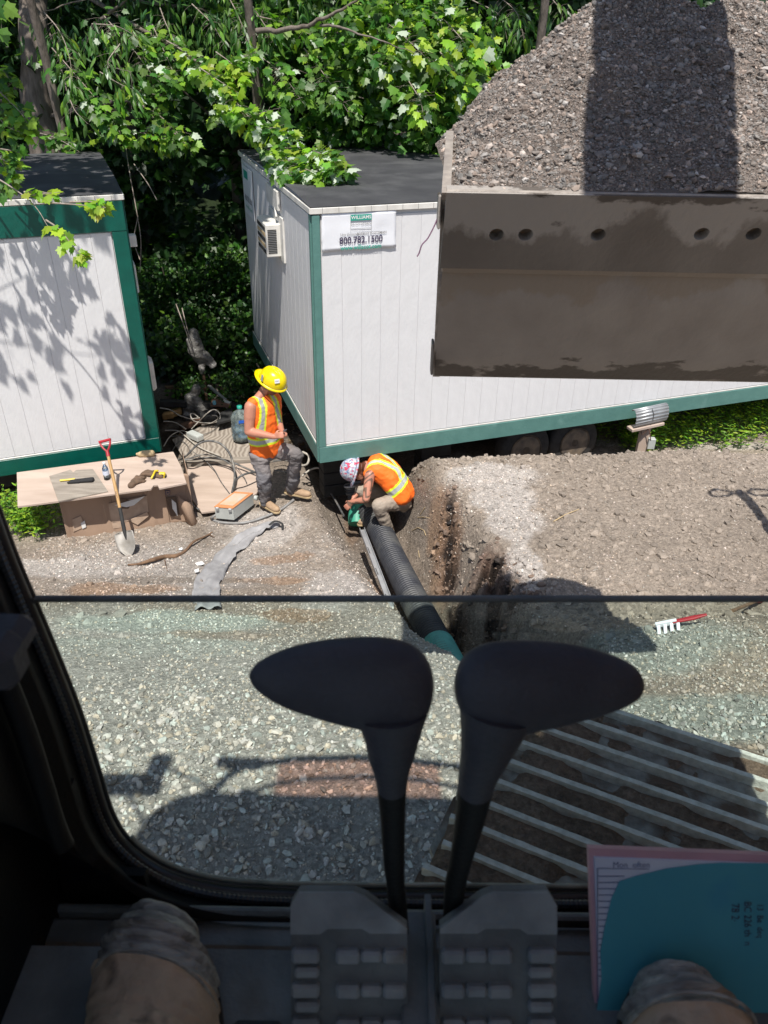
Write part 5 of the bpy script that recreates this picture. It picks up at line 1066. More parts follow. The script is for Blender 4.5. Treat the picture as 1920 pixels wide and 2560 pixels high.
# --- plants: right of the trailer wheels, left under the table
def plant_patch(name, pts, label, n, h_, kind='long', pal=PAL_LIME[:1] + [(.09, .22, .025), (.07, .17, .02)], size=.05, stems=True):
    pal = PAL_LIME[:3] + [(.11, .26, .03)]
    P = []; D = []; st = MB()
    for _ in range(n):
        k = random.randrange(len(pts)); c, rx, ry = pts[k]; x = c[0] + random.gauss(0, rx); y = c[1] + random.gauss(0, ry); z = gz(x, y); hh = h_ * random.uniform(.5, 1.15); lean = rng.normal(size=2) * .12 * hh
        tip = vv(x + lean[0], y + lean[1], z + hh); st.tube([vv(x, y, z - .02), vv(x + lean[0] * .3, y + lean[1] * .3, z + hh * .5), tip], [.0025, .002, .001], 4, caps=False)
        for j in range(8):
            f = .25 + .75 * j / 7; p = vv(x, y, z) * (1 - f) + tip * f; a = j * 2.4 + random.random(); d = vv(math.cos(a), math.sin(a), .35); P.append(p); D.append(d)
    P = np.array(P); D = np.array(D); m_ = len(P); V, F_, T_ = leaf_arrays(kind, P, D, vv(0, 0, 1) + rng.normal(size=(m_, 3)) * .3, size * rng.uniform(.6, 1.3, m_), leaf_cols(m_, pal))
    o = thing(name, (pts[0][0][0], pts[0][0][1], gz(pts[0][0][0], pts[0][0][1])), label, 'plants', kind='stuff'); st.build('stems', M['leafstem'], o)['kind'] = 'stuff'; fast_mesh('leaves', V, F_, M['leaf'], o, T_)['kind'] = 'stuff'
M['leafstem'] = mat('green stem', (.08, .16, .03), None, 4, .7)
g1 = [(PZ(px, py, .1), rx, ry) for px, py, rx, ry in ((1650, 1095, .35, .2), (1760, 1080, .4, .25), (1880, 1060, .4, .3), (1960, 1040, .4, .3), (1780, 1010, .5, .25), (1880, 990, .5, .2), (1340, 1105, .12, .1), (1590, 1100, .1, .12))]
plant_patch('weed_patch', g1, 'bright green weeds growing beside and under the middle trailer at the right edge', 900, .42, size=.075)
g2 = [(PZ(px, py, .05), .13, .10) for px, py in ((60, 1330), (100, 1320), (40, 1300), (90, 1280), (20, 1290))]
plant_patch('weed_patch', g2, 'bright green weeds growing under the left end of the plywood table', 150, .36, size=.07)
gr = thing('grass_tuft', PZ(40, 1290, .05), 'broad green grass blades left of the cardboard box', 'grass', kind='stuff')
b = MB()
for k in range(26):
    c = PZ(random.uniform(5, 90), random.uniform(1285, 1320), .08); a = random.uniform(0, 6.28); l = random.uniform(.25, .5); q = [c + vv(math.cos(a) * l * .45 * t * t, math.sin(a) * l * .3 * t * t, l * t - .3 * l * t ** 3) for t in np.linspace(0, 1, 6)]; b.tube(q, [.006, .007, .006, .005, .003, .001], 4, flat=.2, caps=False)
b.build('blades', M['leafstem'], gr)['kind'] = 'stuff'

# ================================================================== PEOPLE
def cpx(a, b, ox, oy, sx, sy, y): return PY(ox + a * sx, oy + b * sy, y)
def hand(wrist, d, n_, s=1.0, curl=.9, flip=1):
    """palm and five bent fingers; d: direction of the hand, n_: back-of-hand normal"""
    d = unit(d); n_ = unit(n_ - d * (n_ @ d)); x = np.cross(d, n_) * flip; caps = []
    for k in (-1.2, -.4, .4, 1.2): caps.append((wrist + x * k * .012 * s, .014 * s, wrist + d * .085 * s + x * k * .021 * s, .0115 * s))
    for k, l in zip((-1.5, -.5, .5, 1.5), (.055, .070, .075, .066)):
        b = wrist + d * .088 * s + x * k * .020 * s; c = b + (d * math.cos(curl * .6) - n_ * math.sin(curl * .6)) * l * .5 * s; e = c + (d * math.cos(curl * 1.6) - n_ * math.sin(curl * 1.6)) * l * .32 * s; f = e + (d * math.cos(curl * 2.4) - n_ * math.sin(curl * 2.4)) * l * .25 * s
        caps += [(b, .0095 * s, c, .009 * s), (c, .009 * s, e, .0085 * s), (e, .0085 * s, f, .0075 * s)]
    b = wrist + d * .022 * s + x * .024 * s; c = b + unit(d * .7 + x * .75 - n_ * .25) * .04 * s; e = c + unit(d * .9 + x * .1 - n_ * .5) * .032 * s
    caps += [(b, .014 * s, c, .011 * s), (c, .011 * s, e, .009 * s)]
    return caps
def head_caps(c, face, up_, s=1.0):
    """skull, jaw, nose, brow, ears, lips round the head centre"""
    f = unit(face); u = unit(up_ - f * (up_ @ f)); r = np.cross(f, u)
    L = [(c + u * .03 * s - f * .02 * s, .092 * s, c + u * .035 * s + f * .012 * s, .086 * s), (c - u * .02 * s + f * .02 * s, .072 * s, c - u * .075 * s + f * .045 * s, .042 * s), (c - u * .06 * s + r * .03 * s, .032 * s, c - u * .085 * s + f * .055 * s, .026 * s), (c - u * .06 * s - r * .03 * s, .032 * s, c - u * .085 * s + f * .055 * s, .026 * s)]
    L += [(c + u * .005 * s + f * .088 * s, .010 * s, c - u * .030 * s + f * .112 * s, .013 * s), (c + u * .022 * s + f * .082 * s + r * .03 * s, .013 * s, c + u * .022 * s + f * .082 * s - r * .03 * s, .013 * s)]
    L += [(c - u * .058 * s + f * .088 * s + r * .018 * s, .009 * s, c - u * .058 * s + f * .088 * s - r * .018 * s, .009 * s)]
    for q in (1, -1): L += [(c + r * q * .084 * s + u * .014 * s - f * .012 * s, .011 * s, c + r * q * .086 * s - u * .024 * s - f * .004 * s, .008 * s)]
    return L
def hard_hat(name, c, up_, brim, m_, par, s=1.0, rx=.155, ry=.128):
    u = unit(up_); b_ = unit(brim - u * (brim @ u)); r = np.cross(b_, u); rows = []
    for t in np.linspace(0, math.pi / 2, 11):
        rows.append([c + u * math.sin(t) * .140 * s + (b_ * math.cos(q) * rx + r * math.sin(q) * ry) * math.cos(t) ** .8 * s * .98 + u * (.008 * s * (abs(math.sin(q)) < .25) * (math.sin(2 * t) > .2)) for q in np.linspace(0, 2 * math.pi, 40, endpoint=False)])
    mb = MB(); mb.grid(np.array(rows), close=True); hat = mb.build(name, m_, par)
    rows = []
    for k, ex in enumerate((0, .5, 1.0, .98, .45)):
        rows.append([c + u * (-.004 - .012 * ex * (1 if k < 3 else 1.5) - (.006 if k > 2 else 0)) * s + (b_ * math.cos(q) * (rx + ex * (.014 + .052 * max(0, math.cos(q)) ** 1.4)) + r * math.sin(q) * (ry + ex * (.014 + .012 * max(0, math.cos(q))))) * s for q in np.linspace(0, 2 * math.pi, 40, endpoint=False)])
    mb = MB(); mb.grid(np.array(rows), close=True); mb.build('brim', m_, hat)
    for q in (-.28, 0, .28):   # crown ridges
        pts = [c + u * math.sin(t) * .143 * s + (b_ * math.cos(t) * rx * .97 + r * math.sin(q) * ry * .6) * 1.0 * s * (1 if True else 0) for t in np.linspace(.3, math.pi - .3, 12)]
        pts = [c + u * (math.sin(t) * .142) * s + b_ * math.cos(t) * rx * .93 * s + r * q * .11 * s for t in np.linspace(.35, math.pi - .35, 12)]
        mb = MB(); mb.tube(pts, .006 * s, 6, flat=.8); mb.build('ridge', m_, hat)
    return hat, u, b_, r
def band_tone(V, masks, base):
    T = np.tile(np.array(base), (len(V), 1))
    for m_, col in masks: T[m_] = col
    return T
ORANGE = (.95, .165, .012); LIME = (.70, .85, .03); SILVER = (.42, .43, .42)
# ---------------- standing worker
YM = 7.78
def A(a, b, y=YM): return cpx(a, b, 560, 880, .19894, .19894, y)
feetA = A(600, 1960, 7.68)
m1 = thing('person', (feetA[0], feetA[1], gz(feetA[0], feetA[1])), 'standing worker in yellow hard hat, orange vest and grey trousers, looking down into trench', 'person')
sR, eR, wR = A(335, 690, 7.62), A(310, 1000, 7.56), A(630, 1065, 7.46); sL, eL, wL = A(640, 640, 7.95), A(690, 880, 7.92), A(735, 1030, 7.62)
nk = A(505, 490, 7.80); hd = A(600, 405, 7.76); facedir = unit(vv(.78, -.42, -.55)); hup = unit(vv(.35, -.12, .93))
hR = hand(wR, A(745, 1035, 7.40) - wR, vv(-.1, -.8, .5), 1.0, 1.0, -1); hL = hand(wL, A(770, 1000, 7.50) - wL, vv(.2, .5, .7), 1.0, 1.0, 1)
skin = [(sR, .070, (sR * .6 + eR * .4), .068), ((sR * .6 + eR * .4), .066, eR, .049), (eR, .050, (eR * .65 + wR * .35), .050), (eR * .65 + wR * .35, .050, wR, .031), (sL, .06, eL, .043), (eL, .044, wL, .028), (nk, .060, hd - hup * .04, .056), (sR, .05, nk, .05), (sL, .05, nk, .05)] + hR + hL + head_caps(hd, facedir, hup)
def skin_tone(V):
    T = np.ones((len(V), 3)); q = (V - hd) @ unit(facedir); z = (V - hd) @ hup; near_ = np.linalg.norm(V - hd, axis=1) < .15
    hair = near_ & (q < .01) & (z > -.06); beard = near_ & (q > .02) & (z < -.04) & (q < .12)
    T[hair] = (.16, .12, .1); T[beard] = (.35, .3, .28); return T
blend_mesh('body', skin, .0085, M['skin'], m1, 5, tonef=skin_tone)
pel = A(545, 1235, 7.80)
ch = A(500, 660, 7.80); wa = A(500, 1000, 7.80)
fr = unit(vv(.80, -.6, 0)); sd = vv(-fr[1], fr[0], 0)     # facing, his left
torso = []
for q, r_ in ((-1, .095), (0, .12), (1, .095)):
    torso += [(ch + sd * q * .115 + fr * .0, r_ + .026, wa + sd * q * .095 + fr * .02, r_ + .034), (wa + sd * q * .095 + fr * .02, r_ + .034, pel + sd * q * .085 + vv(0, 0, .055), r_ + .04)]
torso += [(nk + vv(0, 0, -.10), .075, ch, .14), (sR * .82 + nk * .18 + vv(0, 0, .005), .066, nk + vv(0, 0, -.08), .07), (sL * .82 + nk * .18 + vv(0, 0, .0), .06, nk + vv(0, 0, -.08), .07), (wa + fr * .07, .11, wa - vv(0, 0, .08) + fr * .07, .11)]
def scr(V, ox, oy, s):
    c = (V - EYE) @ MW; return (960 + FPX * c[:, 0] / c[:, 2] - ox) / s, (1280 - FPX * c[:, 1] / c[:, 2] - oy) / s
def rib(V, c, a, b, w_):
    """distance in local body coordinates from a strap running a->b"""
    d = b - a; L = np.linalg.norm(d); t = np.clip(((V - a) @ d) / L ** 2, 0, 1); return np.linalg.norm(V - a - t[:, None] * d, axis=1)
def body_axes(V, o, fr, sd, up_): q = V - o; return q @ sd, q @ fr, q @ up_
def vest_tone_A(V):
    x, f, z = body_axes(V, wa, fr, sd, UP); zc_ = (ch - wa)[2]
    xs = np.abs(x + .012)
    # straps: over the shoulders, down the chest, sweeping out to the side at the waist; waist band all round
    strap = np.where(z > -.0, .135 - .10 * sst(.0, .18, z) * 0 + .035 * sst(.05, .42, z) * -1, 0)
    cx_ = .115 + .03 * np.cos(np.clip((z - .02) / .4, 0, 1) * 3.1)
    d1 = np.abs(xs - cx_ * (1 + .0 * z)); on = (z > .015)
    m_l = on & (d1 < .050); m_s = on & (d1 < .026)
    zb_ = z + .045 - .05 * f; m2l = np.abs(zb_) < .050; m2s = np.abs(zb_) < .026
    T = np.tile(np.array(ORANGE), (len(V), 1)); T[m_l | m2l] = LIME; T[m_s] = SILVER; T[m2s] = SILVER
    edge = (np.abs(f - .0) < .0) ; return T
blend_mesh('vest', torso, .0095, M['vest'], m1, 7, .016, 9, vest_tone_A)
# trousers and boots
hRt, kRt, aRt = A(455, 1290, 7.72), A(500, 1580, 7.66), A(520, 1880, 7.74); hLt, kLt, aLt = A(640, 1215, 7.90), A(905, 1290, 7.66), A(845, 1730, 7.86)
leg = [(pel, .135, hRt, .125), (pel, .125, hLt, .115), (hRt, .115, kRt, .083), (kRt, .083, kRt * .4 + aRt * .6, .074), (kRt * .4 + aRt * .6, .076, aRt, .066), (hLt, .112, kLt, .088), (kLt, .086, kLt * .4 + aLt * .6, .076), (kLt * .4 + aLt * .6, .078, aLt, .070), (pel + sd * .06, .12, pel - sd * .06, .12)]
leg += [(kRt * .5 + hRt * .5 - fr * .02 - vv(.0, .07, 0.06), .05, kRt * .75 + hRt * .25 - fr * .02 - vv(0, .06, 0.05), .048)]
gt = lambda V: np.tile(np.array((.125, .12, .128)), (len(V), 1)) * (1 + .55 * sst(-.1, .35, fbm(V[:, 0] * 5, V[:, 1] * 5, V[:, 2] * 4, 3, 9)))[:, None] * (1 + np.outer(.35 * sst(.0, .4, fbm(V[:, 0] * 4, V[:, 2] * 4, 0, 2, 19)), (1, .75, .5)))
blend_mesh('trousers', leg, .0105, M['trousers'], m1, 4, .024, 12, gt)
def wboot(par, ank, toe, w_=.046, gz_=None):
    d = unit((toe - ank) * vv(1, 1, .0)); d3 = unit(toe - ank); L = np.linalg.norm((toe - ank)[:2]); f0 = ank + vv(0, 0, -.0)
    sole_z = toe[2] - .028; heel = vv(ank[0], ank[1], 0) - d * .055; heel[2] = sole_z + .035 + (ank[2] - toe[2] - .1) * .0
    sx = np.cross(d, UP); caps = [(ank + UP * .0, .058, vv(ank[0], ank[1], sole_z + .055), .050), (vv(ank[0], ank[1], sole_z + .06) - d * .03, .045, vv(toe[0], toe[1], sole_z + .038), .036), (vv(ank[0], ank[1], sole_z + .04) - d * .04, .042, vv(toe[0], toe[1], sole_z + .034) + sx * .012 - d * .02, .036), (vv(ank[0], ank[1], sole_z + .04) - d * .04, .042, vv(toe[0], toe[1], sole_z + .034) - sx * .012 - d * .02, .036)]
    o = blend_mesh('boot', caps, .009, M['boot_worker'], par, 3)
    pl = []
    for a in np.linspace(0, 2 * math.pi, 22, endpoint=False):
        c_, s_ = math.cos(a), math.sin(a); cc = (vv(ank[0], ank[1], 0) - d * .045) if c_ < 0 else vv(toe[0], toe[1], 0) - d * .012; pl.append(vv(cc[0], cc[1], sole_z - .004) + d * c_ * .05 + sx * s_ * .047)
    mb = MB(); mb.prism(pl, UP * .018); mb.build('boot_sole', M['brownpaper'], o); return o
wboot(m1, aRt - UP * .03, A(665, 1985, 7.60)); wboot(m1, aLt - UP * .03, A(1060, 1795, 7.78))
h1, hu, hb, hr = hard_hat('hard_hat', hd + hup * .050 - facedir * .0, unit(hup + vv(.0, -.10, 0)), -facedir + vv(0, 0, .25), M['yellow_hat'], m1, 1.04)
c_ = hd + hup * .05; st_ = unit(vv(.35, -.9, .12)); mb = MB(); mb.box(c_ + hup * .035 + st_ * .146, (unit(np.cross(UP, st_)), unit(np.cross(st_, np.cross(UP, st_))), st_), (.026, .022, .002)); mb.build('sticker', M['signwhite'], h1)
text_mesh('ZAN', .02, c_ + hup * .035 + st_ * .149, unit(np.cross(UP, st_)), unit(np.cross(st_, np.cross(UP, st_))), M['ink_dark'], 'lettering', h1)
st_ = unit(vv(-.72, -.62, .25)); mb = MB(); mb.box(c_ + hup * .03 + st_ * .150, (unit(np.cross(UP, st_)), unit(np.cross(st_, np.cross(UP, st_))), st_), (.016, .034, .002), bev=.001); mb.build('sticker', M['ink_grey'], h1)
# small object in his hands
mb = MB(); mb.box(A(765, 985, 7.42), (unit(vv(1, .2, .4)), unit(vv(-.2, 1, 0)), UP), (.022, .010, .006), bev=.003); tag(mb.build('small_tool', M['rubber']), 'small dark tool held in the standing worker\'s hands', 'tool')

# ---------------- crouching worker
YB = 7.62
def B(a, b, y=YB): return cpx(a, b, 820, 1120, .2351, .2351, y)
ft = B(640, 900, 7.35)
m2 = thing('person', (ft[0], ft[1], gz(ft[0], ft[1])), 'tattooed worker in orange vest and stickered hard hat crouching over the black pipe', 'person')
sN, eN, wN = B(445, 285, 7.48), B(405, 545, 7.32), B(262, 572, 7.38); sF, eF, wF = B(430, 200, 7.86), B(380, 400, 7.80), B(275, 525, 7.62)
nk2 = B(400, 190, 7.68); hd2 = B(300, 240, 7.66); fd2 = unit(vv(-.42, -.25, -.85)); hu2 = unit(vv(-.90, -.05, .30))
skin2 = [(sN, .060, (sN + eN) / 2, .054), ((sN + eN) / 2, .053, eN, .042), (eN, .043, eN * .6 + wN * .4, .042), (eN * .6 + wN * .4, .041, wN, .028), (sF, .058, eF, .043), (eF, .044, wF, .028), (nk2, .058, hd2 - hu2 * .05, .052), (sN, .05, nk2, .05), (sF, .05, nk2, .05)]
skin2 += hand(wN, unit(vv(-.7, -.1, -.7)), vv(-.4, -.8, .3), 1.0, .8, 1) + hand(wF, unit(vv(-.6, -.3, -.7)), vv(-.5, .3, .6), 1.0, .8, -1) + head_caps(hd2, fd2, hu2)
def tattoo(V):
    T = np.ones((len(V), 3)); arm_ = (rib(V, None, sN, eN, 0) < .08) | (rib(V, None, eN, wN, 0) < .07)
    ax = unit(eN - sN); u_ = (V - sN) @ ax; th = np.arctan2((V - sN) @ unit(np.cross(ax, vv(0, 1, 0))), (V - sN) @ unit(np.cross(ax, np.cross(ax, vv(0, 1, 0)))))
    w_ = np.sin(u_ * 70 + 3.2 * np.sin(th * 2 + u_ * 18) + 2.5 * fbm(V[:, 0] * 14, V[:, 1] * 14, V[:, 2] * 14, 2, 4)); T[arm_ & (w_ > .25)] = (.32, .42, .42)
    q = (V - hd2) @ hu2; T[(np.linalg.norm(V - hd2, axis=1) < .15) & (((V - hd2) @ fd2) < .01)] = (.2, .15, .12); return T
blend_mesh('body', skin2, .0085, M['skin'], m2, 5, tonef=tattoo)
bk1, bk2, hp2 = B(530, 190, 7.68), B(660, 290, 7.66), B(790, 480, 7.60)
spine = unit(bk1 - hp2); bn = unit(vv(.45, 0, .9) - spine * (vv(.45, 0, .9) @ spine)); sw = np.cross(spine, bn)
tor = []
for q in (-1, 0, 1):
    rr = .115 if q else .135
    tor += [(bk1 + sw * q * .105, rr, bk2 + sw * q * .10, rr + .008), (bk2 + sw * q * .10, rr + .008, hp2 + sw * q * .085, rr + .002)]
tor += [(nk2 + spine * -.06, .08, bk1, .13), (sN * .8 + nk2 * .2, .066, bk1 + sw * 0, .10), (sF * .8 + nk2 * .2, .062, bk1, .10), (hp2, .11, B(850, 470, 7.60), .075), (hp2, .10, B(845, 520, 7.60), .05)]
def vest_tone_B(V):
    x, f, z = body_axes(V, bk2, bn, sw, spine); xs = np.abs(x); T = np.tile(np.array(ORANGE), (len(V), 1))
    # X shaped straps on the back, a waist band below
    cx_ = .035 + .42 * np.abs(z - .02); on = z > -.10
    d1 = np.abs(xs - cx_); m_l = on & (d1 < .050); m_s = on & (d1 < .026); zb_ = z + .135; m2l = np.abs(zb_) < .052; m2s = np.abs(zb_) < .027
    T[m_l | m2l] = LIME; T[m_s | m2s] = SILVER; return T
blend_mesh('vest', tor, .0095, M['vest'], m2, 7, .014, 9, vest_tone_B)
kN, aN, kF = B(535, 605, 7.36), B(635, 850, 7.44), B(350, 445, 7.70); hpx = B(770, 560, 7.58); hpf = B(720, 480, 7.85); aF = B(480, 640, 7.80)
lg = [(hpx, .115, kN, .078), (kN, .08, kN * .4 + aN * .6, .072), (kN * .4 + aN * .6, .072, B(650, 890, 7.46), .062), (hpf, .11, kF, .078), (kF, .078, aF, .064), (hpx, .12, hpf, .115), (hpx, .11, B(800, 590, 7.62), .10), (hp2, .11, hpx, .115)]
tt2 = lambda V: np.tile(np.array((.40, .335, .27)), (len(V), 1)) * (1 - .25 * sst(0, .4, fbm(V[:, 0] * 5, V[:, 1] * 5, V[:, 2] * 5, 3, 12)))[:, None]
blend_mesh('trousers', lg, .0105, M['trousers'], m2, 5, .014, 13, tt2)
wboot(m2, B(655, 905, 7.46), B(665, 985, 7.28)); wboot(m2, aF - UP * .06, aF + vv(-.15, -.12, -.13))
h2, _, _, _ = hard_hat('hard_hat', hd2 + hu2 * .035, unit(hu2 + vv(0, -.05, -.05)), fd2 + vv(.1, 0, 0), M['sticker_hat'], m2, 1.02, .14, .122)

# ================================================================== CORRUGATED PIPE
def corr(name, pts, r, pitch, m_, par, amp=.009, seg=26):
    q = smooth_path(pts, 10); d = [0]
    for i in range(1, len(q)): d.append(d[-1] + np.linalg.norm(q[i] - q[i - 1]))
    L = d[-1]; n = int(L / pitch) * 6; u = np.linspace(0, L, n + 1); qa = np.array(q); P_ = np.stack([np.interp(u, d, qa[:, k]) for k in range(3)], 1)
    pr = [0, .75, 1, 1, .75, 0]; rad = [r + amp * (pr[i % 6] - .5) * 2 for i in range(n + 1)]
    mb = MB(); mb.tube(list(P_), rad, seg, caps=False, smooth=False); o = mb.build(name, m_, par); return o
pz = lambda a, b, z: PZ(a, b, z)
pp = thing('drain_pipe', pz(1000, 1420, -.1), 'large black corrugated drain pipe running along the trench, with teal couplings', 'pipe')
pts = [pz(915, 1258, .02), pz(925, 1285, -.04), pz(950, 1325, -.08), pz(985, 1400, -.04), pz(1035, 1500, .07), pz(1090, 1605, .22), pz(1150, 1725, .42), pz(1230, 1860, .6)]
corr('pipe_wall', pts, .130, .040, M['pipe'], pp, .013)
corr('coupling', [pz(1094, 1613, .23), pz(1122, 1668, .32), pz(1136, 1697, .37)], .147, .02, M['coupling2'], pp, .004)
mb = MB(); mb.tube(smooth_path([pz(918, 1252, .03), pz(903, 1266, -.02), pz(893, 1285, -.08), pz(892, 1310, -.16)], 6), .105, 20); mb.build('elbow_coupling', M['coupling'], pp)
mb = MB(); mb.lathe(pz(916, 1262, .02), unit(pts[0] - pts[1]), [(-.06, .001), (-.06, .145), (.10, .145), (.10, .135), (.16, .12), (.16, .001)], 26); mb.build('coupling_collar', M['coupling'], pp)
p3_ = thing('pipe_end', PY(885, 1222, 7.95), 'black corrugated pipe end with a pale rim rising beside the crouching worker\'s knee', 'pipe')
q = [PY(905, 1248, 7.9), PY(888, 1232, 7.92), PY(884, 1212, 7.95)]; corr('pipe_wall', q, .105, .03, M['pipe'], p3_, .008); mb = MB(); mb.lathe(q[-1], unit(q[-1] - q[-2]), [(-.01, .108), (-.01, .118), (.015, .118), (.015, .104), (-.03, .1)], 28); mb.build('pipe_rim', M['alu'], p3_)
# straight edge lying beside the pipe
al = thing('aluminium_bar', pz(945, 1400, .0), 'long grey slotted aluminium bar lying left of the black pipe', 'bar'); a, b_ = pz(905, 1325, .16), pz(978, 1518, .22); d = unit(b_ - a); s_ = unit(np.cross(d, UP)); u_ = np.cross(s_, d)
mb = MB(); mb.box((a + b_) / 2, (d, s_, u_), (np.linalg.norm(b_ - a) / 2, .028, .006), bev=.002); mb.box((a + b_) / 2 + s_ * .026 + u_ * .014, (d, s_, u_), (np.linalg.norm(b_ - a) / 2, .003, .018)); mb.box((a + b_) / 2 - s_ * .026 + u_ * .014, (d, s_, u_), (np.linalg.norm(b_ - a) / 2, .003, .018)); mb.build('bar_profile', M['alu'], al)
for t in (.30, .58, .90): mb = MB(); mb.box(a + (b_ - a) * t + u_ * .0072 + s_ * .012, (d, s_, u_), (.06, .005, .0012)); mb.build('slot', M['dark'], al)

# ================================================================== TABLE OF PLYWOOD ON A CARDBOARD BOX
TZt = .62
def TP(px, py, dz=0): return PZ(px, py, TZt + dz)
tb = thing('plywood_sheet', TP(250, 1200), 'pinkish plywood sheet with a notched edge serving as a table top on the cardboard box', 'plywood')
pl = [TP(42, 1181), TP(44, 1266), TP(160, 1251), TP(378, 1222), TP(384, 1213), TP(394, 1212), TP(398, 1221), TP(466, 1207), TP(452, 1165), TP(433, 1129)]
mb = MB(); mb.prism(pl, -UP * .019); mb.build('board', M['ply'], tb)
tb2 = thing('plywood_offcut', TP(190, 1210), 'smaller grey brown plywood offcut lying on the table under the black glove', 'plywood')
mb = MB(); mb.prism([TP(123, 1190, .014), TP(146, 1253, .014), TP(270, 1228, .014), TP(232, 1172, .014), TP(190, 1175, .014), TP(183, 1181, .014), TP(176, 1174, .014)], -UP * .012); mb.build('board', M['plygrey'], tb2)
# cardboard box with torn windows
bxz = TZt - .019
BA, BB = PZ(170, 1347, .02), PZ(486, 1296, .02); f0 = unit((BB - BA) * vv(1, 1, 0)); g0 = vv(-f0[1], f0[0], 0); Wb = np.linalg.norm((BB - BA)[:2]); 
cb = thing('cardboard_box', (BA + BB) / 2, 'torn brown cardboard box holding up the plywood table', 'box')
def CB(u, z, o=0): return vv(BA[0], BA[1], 0) + f0 * u * Wb + UP * (z * (bxz - .02) + .02) + g0 * o + g0 * (1 - z) * .0 
cols = np.linspace(0, 1, 40); rows = np.linspace(-.05, 1, 20)
G = np.array([[CB(u + .06 * (1 - z) * (u - .5) * 0, z, .05 * (z) + .02 * float(vnoise(u * 6, z * 3, 0, 6)) - .035 * (abs(math.sin(u * 9.4)) < .06)) for z in rows] for u in cols]); mb = MB(); mb.grid(G); o = mb.build('front_panel', M['card'], cb); s_ = o.modifiers.new('s', 'SOLIDIFY'); s_.thickness = .006
mb = MB(); mb.grid(np.array([[CB(0, z, .05 * z + v) + f0 * .0 for z in rows] for v in (0, .25, .5)])); o = mb.build('side_panel', M['card'], cb); o.modifiers.new('s', 'SOLIDIFY').thickness = .006
mb = MB(); mb.grid(np.array([[CB(1, z, .05 * z + v) for z in rows] for v in (0, .3, .6)])); o = mb.build('side_panel', M['card'], cb); o.modifiers.new('s', 'SOLIDIFY').thickness = .006
def CBp(px, py, o=0):
    n_ = unit(np.cross(f0, unit(CB(0, 1, .05) - CB(0, 0, 0)))); r = ray(px, py); t = ((CB(0, .5, .025) - EYE) @ n_) / (r @ n_); return EYE + r * t + (-g0) * (.018 + o)
def cpoly(nm, l, m_, o=0, th=.004): b = MB(); b.prism([CBp(*p, o) for p in l], g0 * th); b.build(nm, m_, cb)
f6 = lambda l: [(a * .4581, 1040 + b * .4581) for a, b in l]
cpoly('torn_layer', f6([(560, 480), (800, 430), (810, 520), (700, 570), (585, 580)]), M['cardtorn'], .0)
cpoly('torn_hole', f6([(640, 478), (655, 440), (730, 460), (700, 500), (665, 500)]), M['carddark'], .006)
cpoly('torn_flap', f6([(625, 480), (790, 430), (730, 480), (690, 490)]), M['whitescrap'], .012)
cpoly('torn_flap', f6([(700, 560), (800, 515), (812, 535), (750, 585)]), M['cardtorn'], .02)
cpoly('torn_hole', f6([(395, 560), (440, 540), (465, 600), (400, 628)]), M['cardtorn'], .001); cpoly('torn_flap', f6([(440, 580), (462, 565), (470, 600), (450, 610)]), M['whitescrap'], .006)
cpoly('torn_hole', f6([(905, 440), (960, 435), (985, 555), (930, 540)]), M['carddark'], .001); cpoly('torn_flap', f6([(935, 450), (960, 470), (968, 540), (940, 500)]), M['whitescrap'], .006)
cpoly('torn_hole', f6([(590, 585), (680, 570), (690, 600), (610, 610)]), M['cardtorn'], .003)
cpoly('printed_mark', f6([(900, 402), (928, 402), (928, 426), (902, 428)]), M['ink_dark'], .0, .002); cpoly('printed_mark', f6([(904, 406), (924, 406), (924, 423), (906, 424)]), M['card'], .002, .002); cpoly('printed_mark', f6([(908, 410), (920, 410), (920, 418), (908, 418)]), M['ink_dark'], .004, .002)
for u in (.22, .38, .68, .80): mb = MB(); mb.tube([CB(u, 0, -.0035), CB(u, .98, .05 - .004)], .0025, 4); mb.build('fold_line', M['carddark'], cb)
# loose flap leaning at the right end
mb = MB(); G = np.array([[CBp(*p) + (-g0) * (.04 + .06 * math.sin(j / 6 * 3.14)) for j, p in enumerate([(a + 6 * j, b + 3 * j) for j in range(7)])] for a, b in f6([(960, 415), (975, 470), (1010, 560)])]); mb.grid(G); o = mb.build('curled_flap', M['card'], cb); o.modifiers.new('s', 'SOLIDIFY').thickness = .005
# --- things on the table
def on_t(c6, dz=.0): return TP(c6[0] * .4581, 1040 + c6[1] * .4581, dz)
bo = thing('water_bottle', on_t((585, 345)), 'small clear plastic water bottle standing on the table behind the shovel handle', 'bottle'); c = on_t((585, 345))
mb = MB(); mb.lathe(c, UP, [(0, .03), (.01, .034), (.04, .032), (.06, .034), (.11, .034), (.14, .032), (.17, .018), (.18, .013), (.195, .013)], 20); mb.build('bottle_body', M['clear'], bo); mb = MB(); mb.lathe(c, UP, [(.193, .015), (.21, .015)], 14); mb.build('cap', M['signwhite'], bo); mb = MB(); mb.lathe(c, UP, [(.065, .0348), (.115, .0348)], 20); mb.build('bottle_label', M['paper'], bo)
mb = MB(); a, b_ = on_t((326, 352), .03), on_t((410, 344), .03); mb.box((a + b_) / 2, (unit(b_ - a), unit(np.cross(UP, b_ - a)), UP), (np.linalg.norm(b_ - a) / 2, .011, .008), bev=.004); tag(mb.build('marker', M['yellowtool']), 'yellow marker lying on the plywood offcut beside the black glove', 'marker')
def glove(name, c, d, m_, label, s=1.0, curl=.5):
    e = thing(name, c, label, 'glove', 'work gloves on the table'); d = unit(d); caps = hand(c + UP * .022 * s, d, UP, 1.15 * s, curl, 1); caps = [(p, r * 1.35, q, r2 * 1.3) for p, r, q, r2 in caps]; caps.append((c + UP * .022 - d * .06 * s, .03 * s, c + UP * .022, .03 * s)); blend_mesh('glove_shell', caps, .006, m_, e, 2, .006, 30); return e
